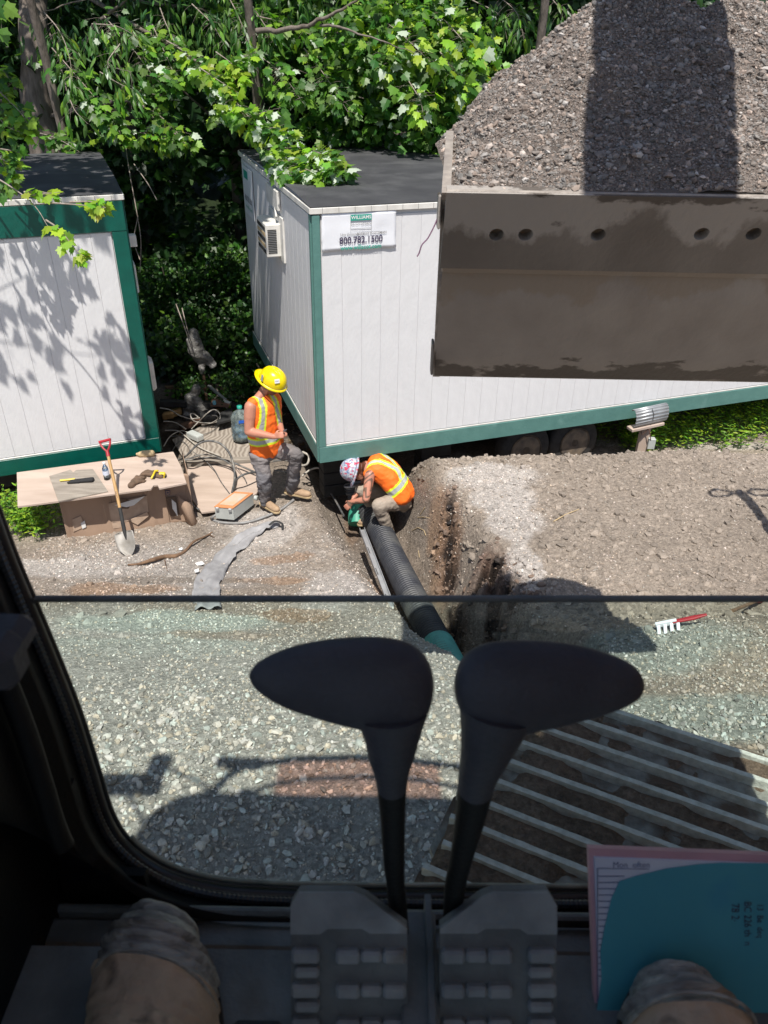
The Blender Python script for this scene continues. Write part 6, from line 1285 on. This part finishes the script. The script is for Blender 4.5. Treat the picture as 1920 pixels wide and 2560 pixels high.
glove('work_glove', on_t((735, 372)), vv(.25, .9, 0), M['glove'], 'crumpled brown leather glove in the middle of the plywood table', 1.15, .9)
glove('work_glove', on_t((850, 330)), vv(-.9, .3, 0), M['glove'], 'brown leather glove lying beside the yellow tape measure', 1.15, .5)
c = on_t((445, 358), .02); e = thing('black_glove', c, 'folded black fabric glove on the plywood offcut', 'glove'); caps = [(c + vv(-.11 + .0 * k, -.02 + .012 * k, .012), .014, c + vv(.11, .02 + .014 * k, .016), .022) for k in (-1, 0, 1)] + [(c + vv(-.02, -.02, .01), .02, c + vv(-.13, -.045, .01), .012)]; blend_mesh('folded_cloth', caps, .006, M['blackglove'], e, 2)
c = on_t((888, 335)); e = thing('tape_measure', c, 'yellow tape measure with black sides at the right end of the table', 'tape measure'); mb = MB(); mb.box(c + UP * .03, XYZ, (.036, .022, .032), bev=.010); mb.build('case', M['yellowtool'], e); mb = MB(); mb.lathe(c + vv(0, -.0225, .032), (0, 1, 0), [(0, .018), (.0, .02), (.004, .022)], 18); mb.build('side_disc', M['blackglove'], e); mb = MB(); mb.box(c + vv(.034, 0, .018), XYZ, (.008, .024, .012), bev=.004); mb.build('bumper', M['blackglove'], e)
c = on_t((848, 335)); e = thing('spring_clamp', c, 'yellow clamp standing left of the tape measure', 'clamp'); mb = MB(); mb.tube([c + vv(-.03, -.05, .012), c + vv(-.015, -.02, .035), c + vv(.01, .01, .08), c + vv(.04, .0, .085)], .012, 8); mb.build('clamp_arm', M['yellowtool'], e); mb = MB(); mb.tube([c + vv(-.01, -.05, .012), c + vv(.0, -.02, .03), c + vv(.02, .0, .05)], .01, 8); mb.build('clamp_arm', M['blackglove'], e)
c = on_t((797, 222)); e = thing('foam_pad', c, 'rounded tan foam pad at the rear edge of the table against the wall', 'pad'); blend_mesh('pad', [(c + vv(-.06, 0, .03), .035, c + vv(.07, .02, .03), .036), (c + vv(-.04, .03, .03), .032, c + vv(.06, .05, .03), .03), (c + vv(-.1, .01, .025), .02, c, .02)], .008, M['brownpaper'], e, 4)
# shovel
sh_ = thing('shovel', HIT(330, 1375), 'round point shovel with red D handle leaning upright in front of the table', 'shovel')
tip = HIT(327, 1388) + UP * .0; grip = PZ(262, 1102, 1.10); ax = unit(grip - tip); L_s = np.linalg.norm(grip - tip); sx = unit(vv(1, -.15, 0) - ax * (vv(1, -.15, 0) @ ax)); fn = np.cross(sx, ax)
def SH(u, t, o=0): return tip + ax * u + sx * t + fn * o
rows = []
for u, w_ in ((-.02, .012), (.0, .03), (.03, .062), (.07, .09), (.12, .104), (.18, .110), (.235, .108), (.255, .098), (.262, .06)):
    rows.append([SH(u, w_ * q, .035 * (q * q) + .02 * math.sin(u * 9)) for q in np.linspace(-1, 1, 13)])
mb = MB(); mb.grid(np.array(rows)); o = mb.build('blade', M['blade'], sh_); o.modifiers.new('s', 'SOLIDIFY').thickness = .003
mb = MB(); mb.tube([SH(.17, 0, .012), SH(.26, 0, .02), SH(.40, 0, .012), SH(.52, 0, .006)], [.012, .021, .020, .0185], 12); mb.build('socket', M['dark'], sh_)
mb = MB(); mb.tube([SH(.50, 0, .006), SH(.7, 0, 0), SH(L_s - .15, 0, 0)], [.0165, .0175, .016], 14); hdl = mb.build('shaft', M['wood'], sh_)
text_mesh('Garant', .032, SH(.66, -.001, -.0) + (-fn if fn[1] > 0 else fn) * .0185, ax, np.cross(ax, fn) * (1 if fn[1] > 0 else -1), M['ink_dark'], 'lettering', hdl, sx=.9)
mb = MB(); mb.tube([SH(L_s - .17, 0, 0), SH(L_s - .11, 0, 0)], [.021, .017], 10); 
for s_ in (-1, 1): mb.tube(smooth_path([SH(L_s - .115, s_ * .004), SH(L_s - .085, s_ * .028), SH(L_s - .04, s_ * .052), SH(L_s, s_ * .058)], 4), [.011] * 13, 8)
mb.build('handle_yoke', M['redplastic'], sh_); mb = MB(); mb.tube([SH(L_s, -.066), SH(L_s, .066)], .0155, 12); mb.build('grip_bar', M['redplastic'], sh_)
# root and paper scraps, cloth strip
rt = thing('tree_root', HIT(430, 1400), 'dead brown root lying on the dirt right of the shovel', 'root'); q = [HIT(a * .4581, 1040 + b * .4581) + UP * .018 for a, b in ((700, 820), (760, 815), (840, 800), (900, 775), (960, 772), (1010, 745), (1060, 705), (1120, 665), (1160, 640))]; q[2] += UP * .02; q[6] += UP * .03
mb = MB(); mb.tube(smooth_path(q, 5), [float(v[0]) for v in smooth_path([vv(r, 0, 0) for r in (.01, .014, .022, .024, .024, .016, .013, .010, .006)], 5)], 9); mb.build('stem', M['wood_brown'], rt)
for l in (((900, 790), (905, 820), (915, 850)), ((1140, 650), (1170, 668))): mb = MB(); mb.tube([HIT(a * .4581, 1040 + b * .4581) + UP * .012 for a, b in l], [.006, .004, .003][:len(l)], 5); mb.build('side_root', M['wood_brown'], rt)
# geotextile strip, draped on the ground
path = [(700, 1312), (668, 1318), (635, 1335), (600, 1362), (570, 1388), (545, 1418), (525, 1452), (515, 1490), (520, 1527)]
wid = [.03, .09, .10, .10, .11, .12, .12, .115, .10]; ctr_ = smooth_path([HIT(a, b) for a, b in path], 6); ww = [float(v[0]) for v in smooth_path([vv(x, 0, 0) for x in wid], 6)]; G = []
for i, c in enumerate(ctr_):
    t = unit((ctr_[min(i + 1, len(ctr_) - 1)] - ctr_[max(0, i - 1)]) * vv(1, 1, 0)); s_ = vv(-t[1], t[0], 0); row = []
    for k in np.linspace(-1, 1, 13):
        p = c + s_ * k * ww[i] * (1 + .15 * float(vnoise(i * .5, k, 0, 8))); row.append(vv(p[0], p[1], gz(p[0], p[1]) + .025 + .03 * float(fbm(p[0] * 9, p[1] * 9, 0, 3, 7)) + .03 * (1 - k * k) * (.5 + .5 * math.sin(i * .6)) + .018 * math.sin(k * 5 + i * .35)))
    G.append(row)
gt_ = thing('felt_strip', ctr_[20], 'crumpled grey felt strip lying curved across the gravel', 'cloth'); mb = MB(); mb.grid(np.array(G)); o = mb.build('cloth', M['greycloth'], gt_); o.modifiers.new('s', 'SOLIDIFY').thickness = .004
mb = MB(); c = HIT(695, 1322) + UP * .07; mb.tube(smooth_path([c + vv(-.09, -.03, 0), c + vv(-.03, .02, .02), c + vv(.05, .0, .0), c + vv(.06, -.05, -.04)], 4), .018, 6, flat=.4); mb.build('folded_end', M['dark'], gt_)
for i, (a, b, s_, lab) in enumerate(((500, 1415, .035, 'white plastic scrap tucked against the grey felt strip, upper one'), (493, 1432, .03, 'white plastic scrap left of the grey felt strip, lower one'), (452, 1378, .022, 'small white scrap lying beside the brown root'))):
    c = HIT(a, b) + UP * .015; mb = MB(); P_ = [c + vv(math.cos(q) * s_ * random.uniform(.7, 1.5), math.sin(q) * s_ * random.uniform(.6, 1.3), random.uniform(0, .03)) for q in np.linspace(0, 6.28, 7)[:-1]]; mb.add([c + UP * .03] + P_, [(0, 1 + k, 1 + (k + 1) % 6) for k in range(6)]); o = mb.build('plastic_scrap', M['whitescrap']); o.modifiers.new('s', 'SOLIDIFY').thickness = .003; tag(o, lab, 'scrap')

# ================================================================== CLUTTER IN THE GAP
def f8(a, b): return 400 + a * .217, 960 + b * .217
def G8(a, b, z=.0): return PZ(*f8(a, b), z)
pw = thing('weathered_plywood', G8(550, 600, .12), 'weathered grey plywood panel with dark wavy grain lying in the gap behind the cables', 'plywood')
M['plywavy'] = M['plygrey'].copy(); t_n = M['plywavy'].node_tree; 
wv = t_n.nodes.new('ShaderNodeTexWave'); wv.inputs['Scale'].default_value = 5.5; wv.inputs['Distortion'].default_value = 16; wv.inputs['Detail'].default_value = 1.5; wv.inputs['Detail Scale'].default_value = .55
tcn = t_n.nodes.new('ShaderNodeTexCoord'); t_n.links.new(tcn.outputs['Object'], wv.inputs['Vector']); rpw = t_n.nodes.new('ShaderNodeValToRGB'); rpw.color_ramp.elements[0].color = (.20, .165, .135, 1); rpw.color_ramp.elements[1].color = (.36, .315, .265, 1); t_n.links.new(wv.outputs['Color'], rpw.inputs[0]); t_n.links.new(rpw.outputs[0], t_n.nodes['Principled BSDF'].inputs['Base Color'])
mb = MB(); mb.prism([G8(140, 640, .10), G8(270, 850, .10), G8(1080, 840, .10), G8(1010, 600, .10), G8(850, 420, .10), G8(480, 480, .10)], -UP * .02); mb.build('board', M['plywavy'], pw)
mb = MB(); a, b_ = G8(250, 920, .07), G8(1500, 850, .07); mb.box((a + b_) / 2, (unit(b_ - a), unit(np.cross(UP, b_ - a)), UP), (np.linalg.norm(b_ - a) / 2, .045, .035), bev=.004); tag(mb.build('timber_batten', M['plygrey']), 'grey timber batten along the front edge of the wavy plywood panel', 'timber')
pw2 = thing('pale_plywood', G8(700, 1100, .05), 'pale brown plywood panel lying under the looping cables left of the standing worker', 'plywood'); mb = MB(); mb.prism([G8(300, 960, .06), G8(370, 1330, .06), G8(480, 1480, .06), G8(800, 1440, .06), G8(1250, 1180, .06), G8(1230, 900, .06)], -UP * .02); mb.build('board', M['ply'], pw2)
# water jug
jb = PZ(606, 1098, .12); jg = thing('water_jug', jb, 'large blue clear water jug standing behind the worker in yellow hard hat', 'jug')
mb = MB(); mb.lathe(jb, UP, [(0, .10), (.015, .128), (.09, .132), (.11, .124), (.13, .133), (.22, .133), (.24, .124), (.26, .132), (.34, .13), (.39, .10), (.43, .045), (.44, .03), (.47, .03)], 28); mb.build('jug_body', M['jug'], jg); mb = MB(); mb.lathe(jb, UP, [(.46, .034), (.495, .034), (.495, .001)], 16); mb.build('cap', M['ink_teal'], jg)
mb = MB(); d_ = unit(vv(.3, -1, 0)); mb.box(jb + d_ * .132 + UP * .32, (unit(np.cross(UP, d_)), d_, UP), (.04, .002, .02)); mb.build('blue_label', mat('blue label', (.02, .15, .7), None, 4, .4), jg)
# cables
def cable(pts, r, label, m_='cable', name='cable', grp=None, ends=False):
    q = smooth_path(pts, 7); e = thing(name, pts[0], label, 'cable', grp); mb = MB(); mb.tube(q, r, 8); mb.build('cable_sheath', M[m_], e); return e
def C8(l): return [G8(a, b, z) for a, b, z in l]
cable(C8([(210, 880, .14), (310, 820, .32), (430, 700, .45), (560, 655, .50), (700, 690, .48), (800, 800, .38), (850, 950, .25), (860, 1100, .16), (830, 1250, .10)]), .014, 'thickest grey cable arching up and over the plywood panels')
cable(C8([(210, 870, .16), (400, 870, .16), (560, 850, .17), (760, 880, .18), (900, 930, .14), (1100, 1020, .12)]), .013, 'grey cable running straight right from the table corner')
cable(C8([(330, 860, .2), (480, 815, .24), (620, 830, .24), (760, 890, .2), (840, 960, .16), (880, 1060, .12), (850, 1180, .1)]), .010, 'dark cable curving just inside the thickest arch')
cable(C8([(290, 870, .14), (280, 1000, .2), (310, 1160, .24), (350, 1330, .14), (420, 1430, .06), (560, 1480, .04)]), .012, 'grey cable dropping past the table corner to the ground')
cable(C8([(860, 1200, .1), (870, 1120, .2), (950, 1050, .28), (1080, 1020, .24), (1200, 1050, .1)]), .013, 'grey cable loop just left of the standing worker\'s leg')
cable(C8([(380, 780, .16), (500, 870, .12), (620, 980, .1), (700, 1120, .08), (800, 1260, .07)]), .006, 'thin dark cable crossing the lower plywood panel')
cable(C8([(860, 930, .14), (960, 1060, .1), (1000, 1140, .09)]), .005, 'short thin wire left of the worker\'s knee')
cable(C8([(60, 535, .12), (200, 540, .14), (290, 600, .14), (400, 690, .14), (520, 760, .13), (700, 830, .13)]), .009, 'dusty white cable lying diagonally over the wavy plywood', 'cable_white')
cable(C8([(0, 275, .3), (120, 300, .28), (220, 360, .25), (350, 400, .2), (460, 390, .2)]), .009, 'dusty white cable leaving the left trailer, uppermost one', 'cable_white')
cable(C8([(40, 430, .25), (160, 440, .2), (240, 480, .2), (300, 520, .15)]), .009, 'short dusty white cable leaving the left trailer, second one', 'cable_white')
cable(C8([(360, 520, .13), (450, 430, .2), (540, 340, .3), (620, 295, .32), (680, 330, .3), (690, 400, .25), (640, 440, .2), (560, 450, .18), (400, 430, .2), (350, 360, .25), (380, 340, .25), (440, 380, .2)]), .008, 'coiled pale cable looping behind the junction box', 'cable_white')
cable(C8([(600, 360, .3), (650, 365, .3), (665, 400, .25), (600, 445, .2), (540, 460, .16), (480, 470, .15)]), .007, 'pale cable end hooked inside the coil', 'cable_white')
cable(C8([(680, 450, .14), (620, 530, .12), (500, 580, .12), (330, 600, .12), (180, 600, .12), (100, 620, .14), (50, 700, .2)]), .005, 'thin dark wire wandering across the wavy plywood')
cable(C8([(40, 720, .2), (120, 600, .2), (240, 540, .15), (330, 560, .12)]), .006, 'thin pale wire at the left trailer corner', 'cable_white')
cable(C8([(140, 770, .15), (220, 660, .13), (300, 690, .12), (360, 800, .12)]), .005, 'thin dark wire looping near the table\'s rear corner')
cable([G8(1300, 890, .15), G8(1420, 880, .15), G8(1560, 905, .16)], .009, 'grey cable passing between the standing worker\'s legs')
cable([G8(1310, 990, .1), G8(1420, 1010, .1), G8(1530, 1030, .1)], .008, 'lower grey cable passing between the standing worker\'s legs')
cable([PZ(755, 1190, .2), PZ(775, 1175, .25), PZ(795, 1170, .3), PZ(815, 1180, .25), PZ(825, 1205, .15)], .012, 'grey cable arching under the corner of the middle trailer', 'cable_white')
cable([PZ(752, 1165, .35), PZ(768, 1160, .42), PZ(772, 1140, .5), PZ(757, 1130, .5)], .014, 'pale cable loop right of the worker\'s raised knee', 'cable_white')
cable([PZ(800, 1180, .25), PZ(812, 1210, .12), PZ(835, 1245, .05), PZ(860, 1290, .1)], .012, 'dark cable dropping from the trailer corner to the trench')
# junction box in the cables
c = G8(405, 600, .16); e = thing('junction_box', c, 'small pale rectangular junction box lying on the wavy plywood', 'junction box'); a = R(-38); ax3 = (vv(math.cos(a), math.sin(a), 0), vv(-math.sin(a), math.cos(a), 0), UP); mb = MB(); mb.box(c, ax3, (.115, .055, .035), bev=.006); mb.build('enclosure', M['boxgrey'], e); mb = MB(); mb.box(c + UP * .037, ax3, (.112, .052, .004), bev=.002); mb.build('lid', M['boxgrey'], e); mb = MB(); mb.lathe(c - ax3[0] * .115, -ax3[0], [(0, .022), (.03, .022), (.03, .014)], 10); mb.build('cable_gland', M['pvc'], e)
# grey enclosure with orange worn lid
Z_ = .20; q = [G8(630, 1420, Z_), G8(840, 1440, Z_), G8(1070, 1265, Z_), G8(860, 1250, Z_)]; e = thing('electrical_enclosure', np.mean(q, 0) - UP * .2, 'grey metal electrical enclosure with worn orange lid lying before the standing worker', 'electrical box')
mb = MB(); mb.prism(q, -UP * .15); mb.build('enclosure', M['boxgrey'], e)
cq = np.mean(q, 0); mb = MB(); mb.prism([cq + (p - cq) * 1.03 + UP * .004 for p in q], UP * .008); mb.build('lid', M['orange_wear'], e); mb = MB(); mb.prism([cq + (p - cq) * .76 + UP * .0145 for p in q], UP * .003); mb.build('faded_panel', mat('faded lid', (.47, .46, .42), (.52, .36, .22), 5, .6), e)
for t in (.15, .85): p = q[1] * (1 - t) + q[0] * t; mb = MB(); mb.box(p + UP * .0 + vv(0, -.012, -.01), XYZ, (.018, .01, .02), bev=.003); mb.build('latch', M['alu'], e)
mb = MB(); mb.lathe(q[2] + vv(.02, -.02, -.04), vv(1, -.3, 0), [(0, .03), (.04, .03), (.04, .02)], 12); mb.build('conduit_hub', M['boxgrey'], e)
# conduit running right from the enclosure, along the felt
cn = thing('conduit', G8(640, 1530, .05), 'grey plastic conduit curving over the ground in front of the enclosure', 'conduit'); q = [G8(700, 1480, .08), G8(610, 1530, .05)] + [HIT(*f8(a, b)) + UP * .02 for a, b in ((600, 1570), (700, 1610), (900, 1620), (1050, 1600), (1250, 1530), (1380, 1470), (1480, 1400), (1540, 1350))]
mb = MB(); mb.tube(smooth_path(q, 5), .016, 10); mb.build('conduit_tube', M['pvc'], cn); mb = MB(); mb.lathe(G8(690, 1490, .08), vv(.8, .5, .2), [(-.04, .025), (-.02, .032), (.03, .032), (.045, .022)], 14); mb.build('coupling_nut', M['boxgrey'], cn)
# wrapped posts
def post(name, base, h, label, wr):
    e = thing(name, base, label, 'post'); mb = MB(); mb.box(base + UP * h / 2, XYZ, (.02, .02, h / 2), bev=.003); mb.build('stake', M['wood_brown'], e)
    caps = wr; o = blend_mesh('plastic_wrap', caps, .016, M['wrapcloth'], e, 2, .045, 6); return e
M['wrapcloth'] = mat('crumpled plastic', (.26, .25, .235), (.10, .097, .092), 9, .25, bump=.8, bscale=22, bdist=.03)
b0 = PZ(518, 1010, .05); post('wrapped_post', b0, .95, 'wooden post whose top is wrapped in grey plastic, in the shaded gap', [(b0 + UP * .62, .05, b0 + vv(-.06, 0, .86), .12), (b0 + vv(-.06, 0, .86), .12, b0 + vv(-.08, 0, 1.1), .085), (b0 + vv(.04, 0, .75), .08, b0 + vv(.14, 0, .62), .06), (b0 + vv(-.02, 0, .5), .04, b0 + vv(-.02, 0, .65), .06)])
b1 = PZ(490, 1040, .05); e = thing('plastic_bundle', b1, 'grey plastic wrapped bundle standing behind the coiled cables', 'bundle'); blend_mesh('plastic_wrap', [(b1 + vv(-.1, 0, .05), .12, b1 + vv(.05, 0, .42), .05), (b1 + vv(.08, 0, .06), .12, b1 + vv(.0, 0, .36), .05), (b1 + vv(-.12, 0, .05), .1, b1 + vv(-.05, 0, .3), .06)], .016, M['wrapcloth'], e, 2, .05, 6)
def bar(name, a, b_, w_, h_, m_, label, cat): mb = MB(); d = unit(b_ - a); s_ = unit(np.cross(UP, d)); mb.box((a + b_) / 2, (d, s_, np.cross(d, s_)), (np.linalg.norm(b_ - a) / 2, w_, h_), bev=.004); return tag(mb.build(name, M[m_]), label, cat)
bar('steel_beam', G8(0, 215, .3), G8(900, 250, .18), .05, .04, 'dark', 'dark steel beam lying across the gap behind the coiled cable', 'beam')
bar('rusty_plate', G8(590, 215, .30), G8(800, 225, .28), .12, .01, 'rust', 'rusty brown plate left of the blue water jug', 'plate')
mb = MB(); mb.prism([G8(690, 330, .25), G8(830, 270, .25), G8(840, 400, .25), G8(650, 450, .25)], -UP * .03); tag(mb.build('steel_plate', M['dark']), 'dark steel plate leaning against the left of the blue water jug', 'plate')
bar('brick', G8(240, 500, .12), G8(460, 420, .12), .05, .035, 'rust', 'reddish brown block under the white cables', 'block')
c = G8(570, 410, .16); mb = MB(); mb.lathe(c, UP, [(0, .11), (.02, .12), (.10, .12), (.10, .10), (.03, .09), (.03, .001)], 22); tag(mb.build('black_bowl', M['dark']), 'round black tub inside the coiled pale cable', 'tub')
bar('pvc_pipe', G8(560, 20, .4), G8(760, 190, .3), .02, .02, 'alu', 'short grey pipe slanting down right of the wrapped post', 'pipe')
c = G8(730, 190, .3); mb = MB(); mb.lathe(c, unit(vv(.6, -.3, -.4)), [(0, .03), (.10, .06), (.11, .06), (.11, .05)], 14); tag(mb.build('grey_cone', M['boxgrey']), 'small grey cone at the end of the slanting pipe', 'cone')
c = G8(628, 240, .3); mb = MB(); mb.lathe(c, UP, [(0, .02), (.03, .03), (.06, .022), (.07, .001)], 12); tag(mb.build('bottle_cap', mat('light blue plastic', (.2, .5, .62), None, 5, .4)), 'small light blue plastic piece on the rusty plate', 'plastic piece')
bar('timber_offcut', G8(60, 40, .25), G8(430, 30, .15), .03, .02, 'wood_brown', 'brown stick in the shaded litter left of the wrapped post', 'stick')
for k, (a, b, l_) in enumerate(((100, 360, 'split brown wood chunk left of the plastic bundle'), (180, 330, 'smaller brown wood chunk beside the plastic bundle'))):
    c = G8(a, b, .12); mb = MB(); mb.box(c, (unit(vv(1, .3 * k, .2)), unit(vv(-.3 * k, 1, 0)), UP), (.09, .05, .05), bev=.02); tag(mb.build('wood_chunk', M['wood']), l_, 'wood')
# leaf litter and twigs in the gap
P = []; n = 1800; x = rng.uniform(-2.9, -.8, n); y = rng.uniform(9.2, 12.4, n); z = ground(x, y) + .012; D = rng.normal(size=(n, 3)); D[:, 2] *= .2; V, F_, T_ = leaf_arrays('long', np.stack([x, y, z], 1), unit_rows(D), vv(0, 0, 1) + rng.normal(size=(n, 3)) * .3, rng.uniform(.04, .12, n), leaf_cols(n, [(.16, .10, .06), (.22, .15, .10), (.09, .06, .04)]))
tag(fast_mesh('leaf_litter', V, F_, M['leaf'], None, T_), 'dry brown leaf litter on the shaded ground between the trailers', 'leaf litter', kind='stuff')

# ================================================================== RIGHT SIDE
# ribbed metal roll tied to a post under the trailer edge
rb = thing('ribbed_metal_roll', PZ(1620, 1085, .1), 'silver ribbed metal roll wired on a short wooden stand below the trailer edge', 'metal roll')
c0v = np.array(c0)
def onface(px, py, off): r = ray(px, py); return EYE + r * (((c0v + nf * off - EYE) @ nf) / (r @ nf))
a, b_ = onface(1586, 1046, .15), onface(1660, 1030, .15); d = unit(b_ - a); up_ = unit(np.cross(np.cross(d, UP), d)); ot = np.cross(d, up_); ot = ot if ot[1] < 0 else -ot; G = []
for u in np.linspace(-.02, np.linalg.norm(b_ - a) + .02, 3):
    G.append([a + d * u + ot * math.cos(q) * .07 + up_ * (math.sin(q) * .12 + .006 * math.cos(q * 16)) + ot * .005 * math.cos(q * 16) for q in np.linspace(-1.3, 2.4, 44)])
mb = MB(); mb.grid(np.array(G)); o = mb.build('ribbed_sheet', M['alu'], rb); o.modifiers.new('s', 'SOLIDIFY').thickness = .004
mb = MB(); mb.tube([a + d * .22 + ot * .078 + up_ * z for z in (-.05, .0, .05)] + [a + d * .2 + ot * .05 + up_ * .12], .004, 6); mb.build('wire', M['cable'], rb)
mb = MB(); mb.box((a + b_) / 2 - up_ * .14 - d * .03, (d, ot, up_), (np.linalg.norm(b_ - a) / 2 + .02, .06, .018), bev=.003); mb.build('plank', M['ply'], rb)
mb = MB(); c = (a + b_) / 2 - up_ * .15; mb.box(vv(c[0], c[1] + .05, c[2] - .22), XYZ, (.06, .04, .2), bev=.005); mb.build('stand_post', M['ply'], rb); mb = MB(); mb.box(vv(c[0] + .09, c[1] + .0, c[2] - .24), XYZ, (.045, .04, .07), bev=.005); mb.build('small_meter', M['boxgrey'], rb)
mb = MB(); mb.tube(smooth_path([c + vv(-.1, -.04, 0), c + vv(-.06, -.05, -.1), c + vv(.0, -.05, -.02), c + vv(.05, -.05, -.14), c + vv(.07, -.03, -.2)], 4), .006, 6); mb.build('wire', M['rust'], rb)
# white cloth on the mound
c = HIT(1445, 1138); G = []; e = thing('white_cloth', c, 'dusty white cloth bunched on the mound before the trailer wheels', 'cloth')
for i in np.linspace(0, 1, 14):
    G.append([c + vv(-.17 + .36 * i, .02 + .22 * k, .02 + .13 * math.sin(math.pi * min(1, i * 1.15)) * (1 - abs(k - .5)) + .02 * float(vnoise(i * 5, k * 4, 0, 2))) for k in np.linspace(0, 1, 8)])
mb = MB(); mb.grid(np.array(G)); o = mb.build('cloth', M['whitecloth'], e); o.modifiers.new('s', 'SOLIDIFY').thickness = .004
# dry weed sprig, loose twigs
dw = thing('dry_weed', HIT(1305, 1130), 'dry tan weed sprig sticking up on the mound crest by the wheel', 'plant'); c = HIT(1308, 1132); mb = MB()
for k in range(16): a = random.uniform(-1.6, 1.0); l = random.uniform(.08, .2); mb.tube([c, c + vv(math.sin(a) * l * .5, 0, l * .6), c + vv(math.sin(a) * l * .9 + random.uniform(-.03, .03), random.uniform(-.05, .05), l)], [.003, .0025, .0015], 4)
mb.build('stems', M['brownpaper'], dw)
tw_ = thing('twig', HIT(1410, 1290), 'thin dry twig lying alone on the open brown mound', 'twig'); mb = MB(); mb.tube([HIT(1384, 1306) + UP * .012, HIT(1412, 1290) + UP * .014, HIT(1447, 1277) + UP * .02], [.007, .006, .004], 6); mb.build('stem', M['brownpaper'], tw_)
rt2 = thing('exposed_roots', HIT(1050, 1330), 'pale thin roots poking out of the cut bank right of the crouching worker', 'roots'); mb = MB()
for l in (((1044, 1297), (1058, 1299), (1075, 1299)), ((1030, 1330), (1045, 1325), (1060, 1330), (1064, 1345)), ((1050, 1290), (1062, 1275)), ((1046, 1380), (1048, 1400))): mb.tube([HIT(a, b) + UP * (.02 + .015 * (i % 2)) for i, (a, b) in enumerate(l)], .004, 5)
mb.build('root_strands', M['brownpaper'], rt2)
# hand rake, red and white, and the shovel handle at the right
rk = thing('rake_head', HIT(1680, 1560), 'white rake head with short red handle lying on the spoil near the right edge', 'rake'); a, b_ = HIT(1642, 1575) + UP * .05, HIT(1728, 1563) + UP * .07; d = unit(b_ - a); s_ = unit(np.cross(d, UP)); s_ = s_ if s_[1] < 0 else -s_
mb = MB(); mb.box(a + (b_ - a) * .22, (d, s_, np.cross(d, s_)), (.075, .012, .02), bev=.004); mb.build('rake_bar', M['signwhite'], rk)
for k in range(4): mb = MB(); p = a + d * (.0 + .045 * k); mb.box(p + s_ * .045 - UP * .02, (d, unit(s_ - UP * .5), unit(UP + s_ * .5)), (.012, .05, .006), bev=.003); mb.build('rake_tooth', M['signwhite'], rk)
mb = MB(); mb.tube([a + (b_ - a) * .4, b_, b_ + d * .09 + UP * .005], [.017, .022, .012], 10, flat=.6); mb.build('rake_handle', M['redplastic'], rk)
dg_ = thing('digging_tool', HIT(1870, 1530), 'dark wooden tool handle with red grip lying at the right edge', 'tool'); a, b_ = HIT(1828, 1535) + UP * .03, HIT(1890, 1515) + UP * .06; d = unit(b_ - a); mb = MB(); mb.tube([a, b_, b_ + d * .1], .014, 10); mb.build('shaft', M['wood_brown'], dg_); mb = MB(); mb.tube([b_ - d * .02, b_ + d * .12, b_ + d * .35], [.018, .03, .022], 12); mb.build('grip', M['redplastic'], dg_)
# unseen ringed mast, added outside the picture to cast a shadow on the mound
hp_ = HIT(1850, 1232); tosun_v = np.array(tosun); top = hp_ + tosun_v * (3.4 / tosun_v[2]); e = thing('shadow_stand', (top[0] + .0, top[1], gz(top[0], top[1])), 'added mast with two rings just outside the right edge, unseen shadow caster', 'shadow caster')
mb = MB(); mb.box(vv(top[0], top[1], (top[2] + gz(top[0], top[1])) / 2), XYZ, (.055, .045, (top[2] - gz(top[0], top[1])) / 2), bev=.01); mb.build('mast', M['yellowpaint'], e)
for s_ in (-1, 1): mb = MB(); mb.tube([top + vv(0, 0, -.1), top + vv(.08 * s_, 0, -.02), top + vv(.13 * s_, .0, -.02)], .016, 8); mb.build('bracket', M['dark'], e); mb = MB(); pts_ = [top + vv(.2 * s_ + .12 * math.cos(q), .07 * math.sin(q), .02 * math.cos(q)) for q in np.linspace(0, 2 * math.pi, 17)]; mb.tube(pts_, .018, 8, caps=False); mb.build('mast_ring', M['dark'], e)

# purple string caught on the bucket side
st = thing('string', PD(1108, 525, 2.45), 'thin purple string dangling from the left side of the bucket', 'string'); mb = MB(); mb.tube(smooth_path([PD(1118, 520, 2.42), PD(1100, 530, 2.45), PD(1088, 560, 2.46), PD(1070, 595, 2.47), PD(1055, 612, 2.47), PD(1048, 632, 2.48), PD(1043, 641, 2.48)], 4), .0022, 5); mb.build('strand', mat('purple string', (.16, .07, .13), None, 8, .8), st)
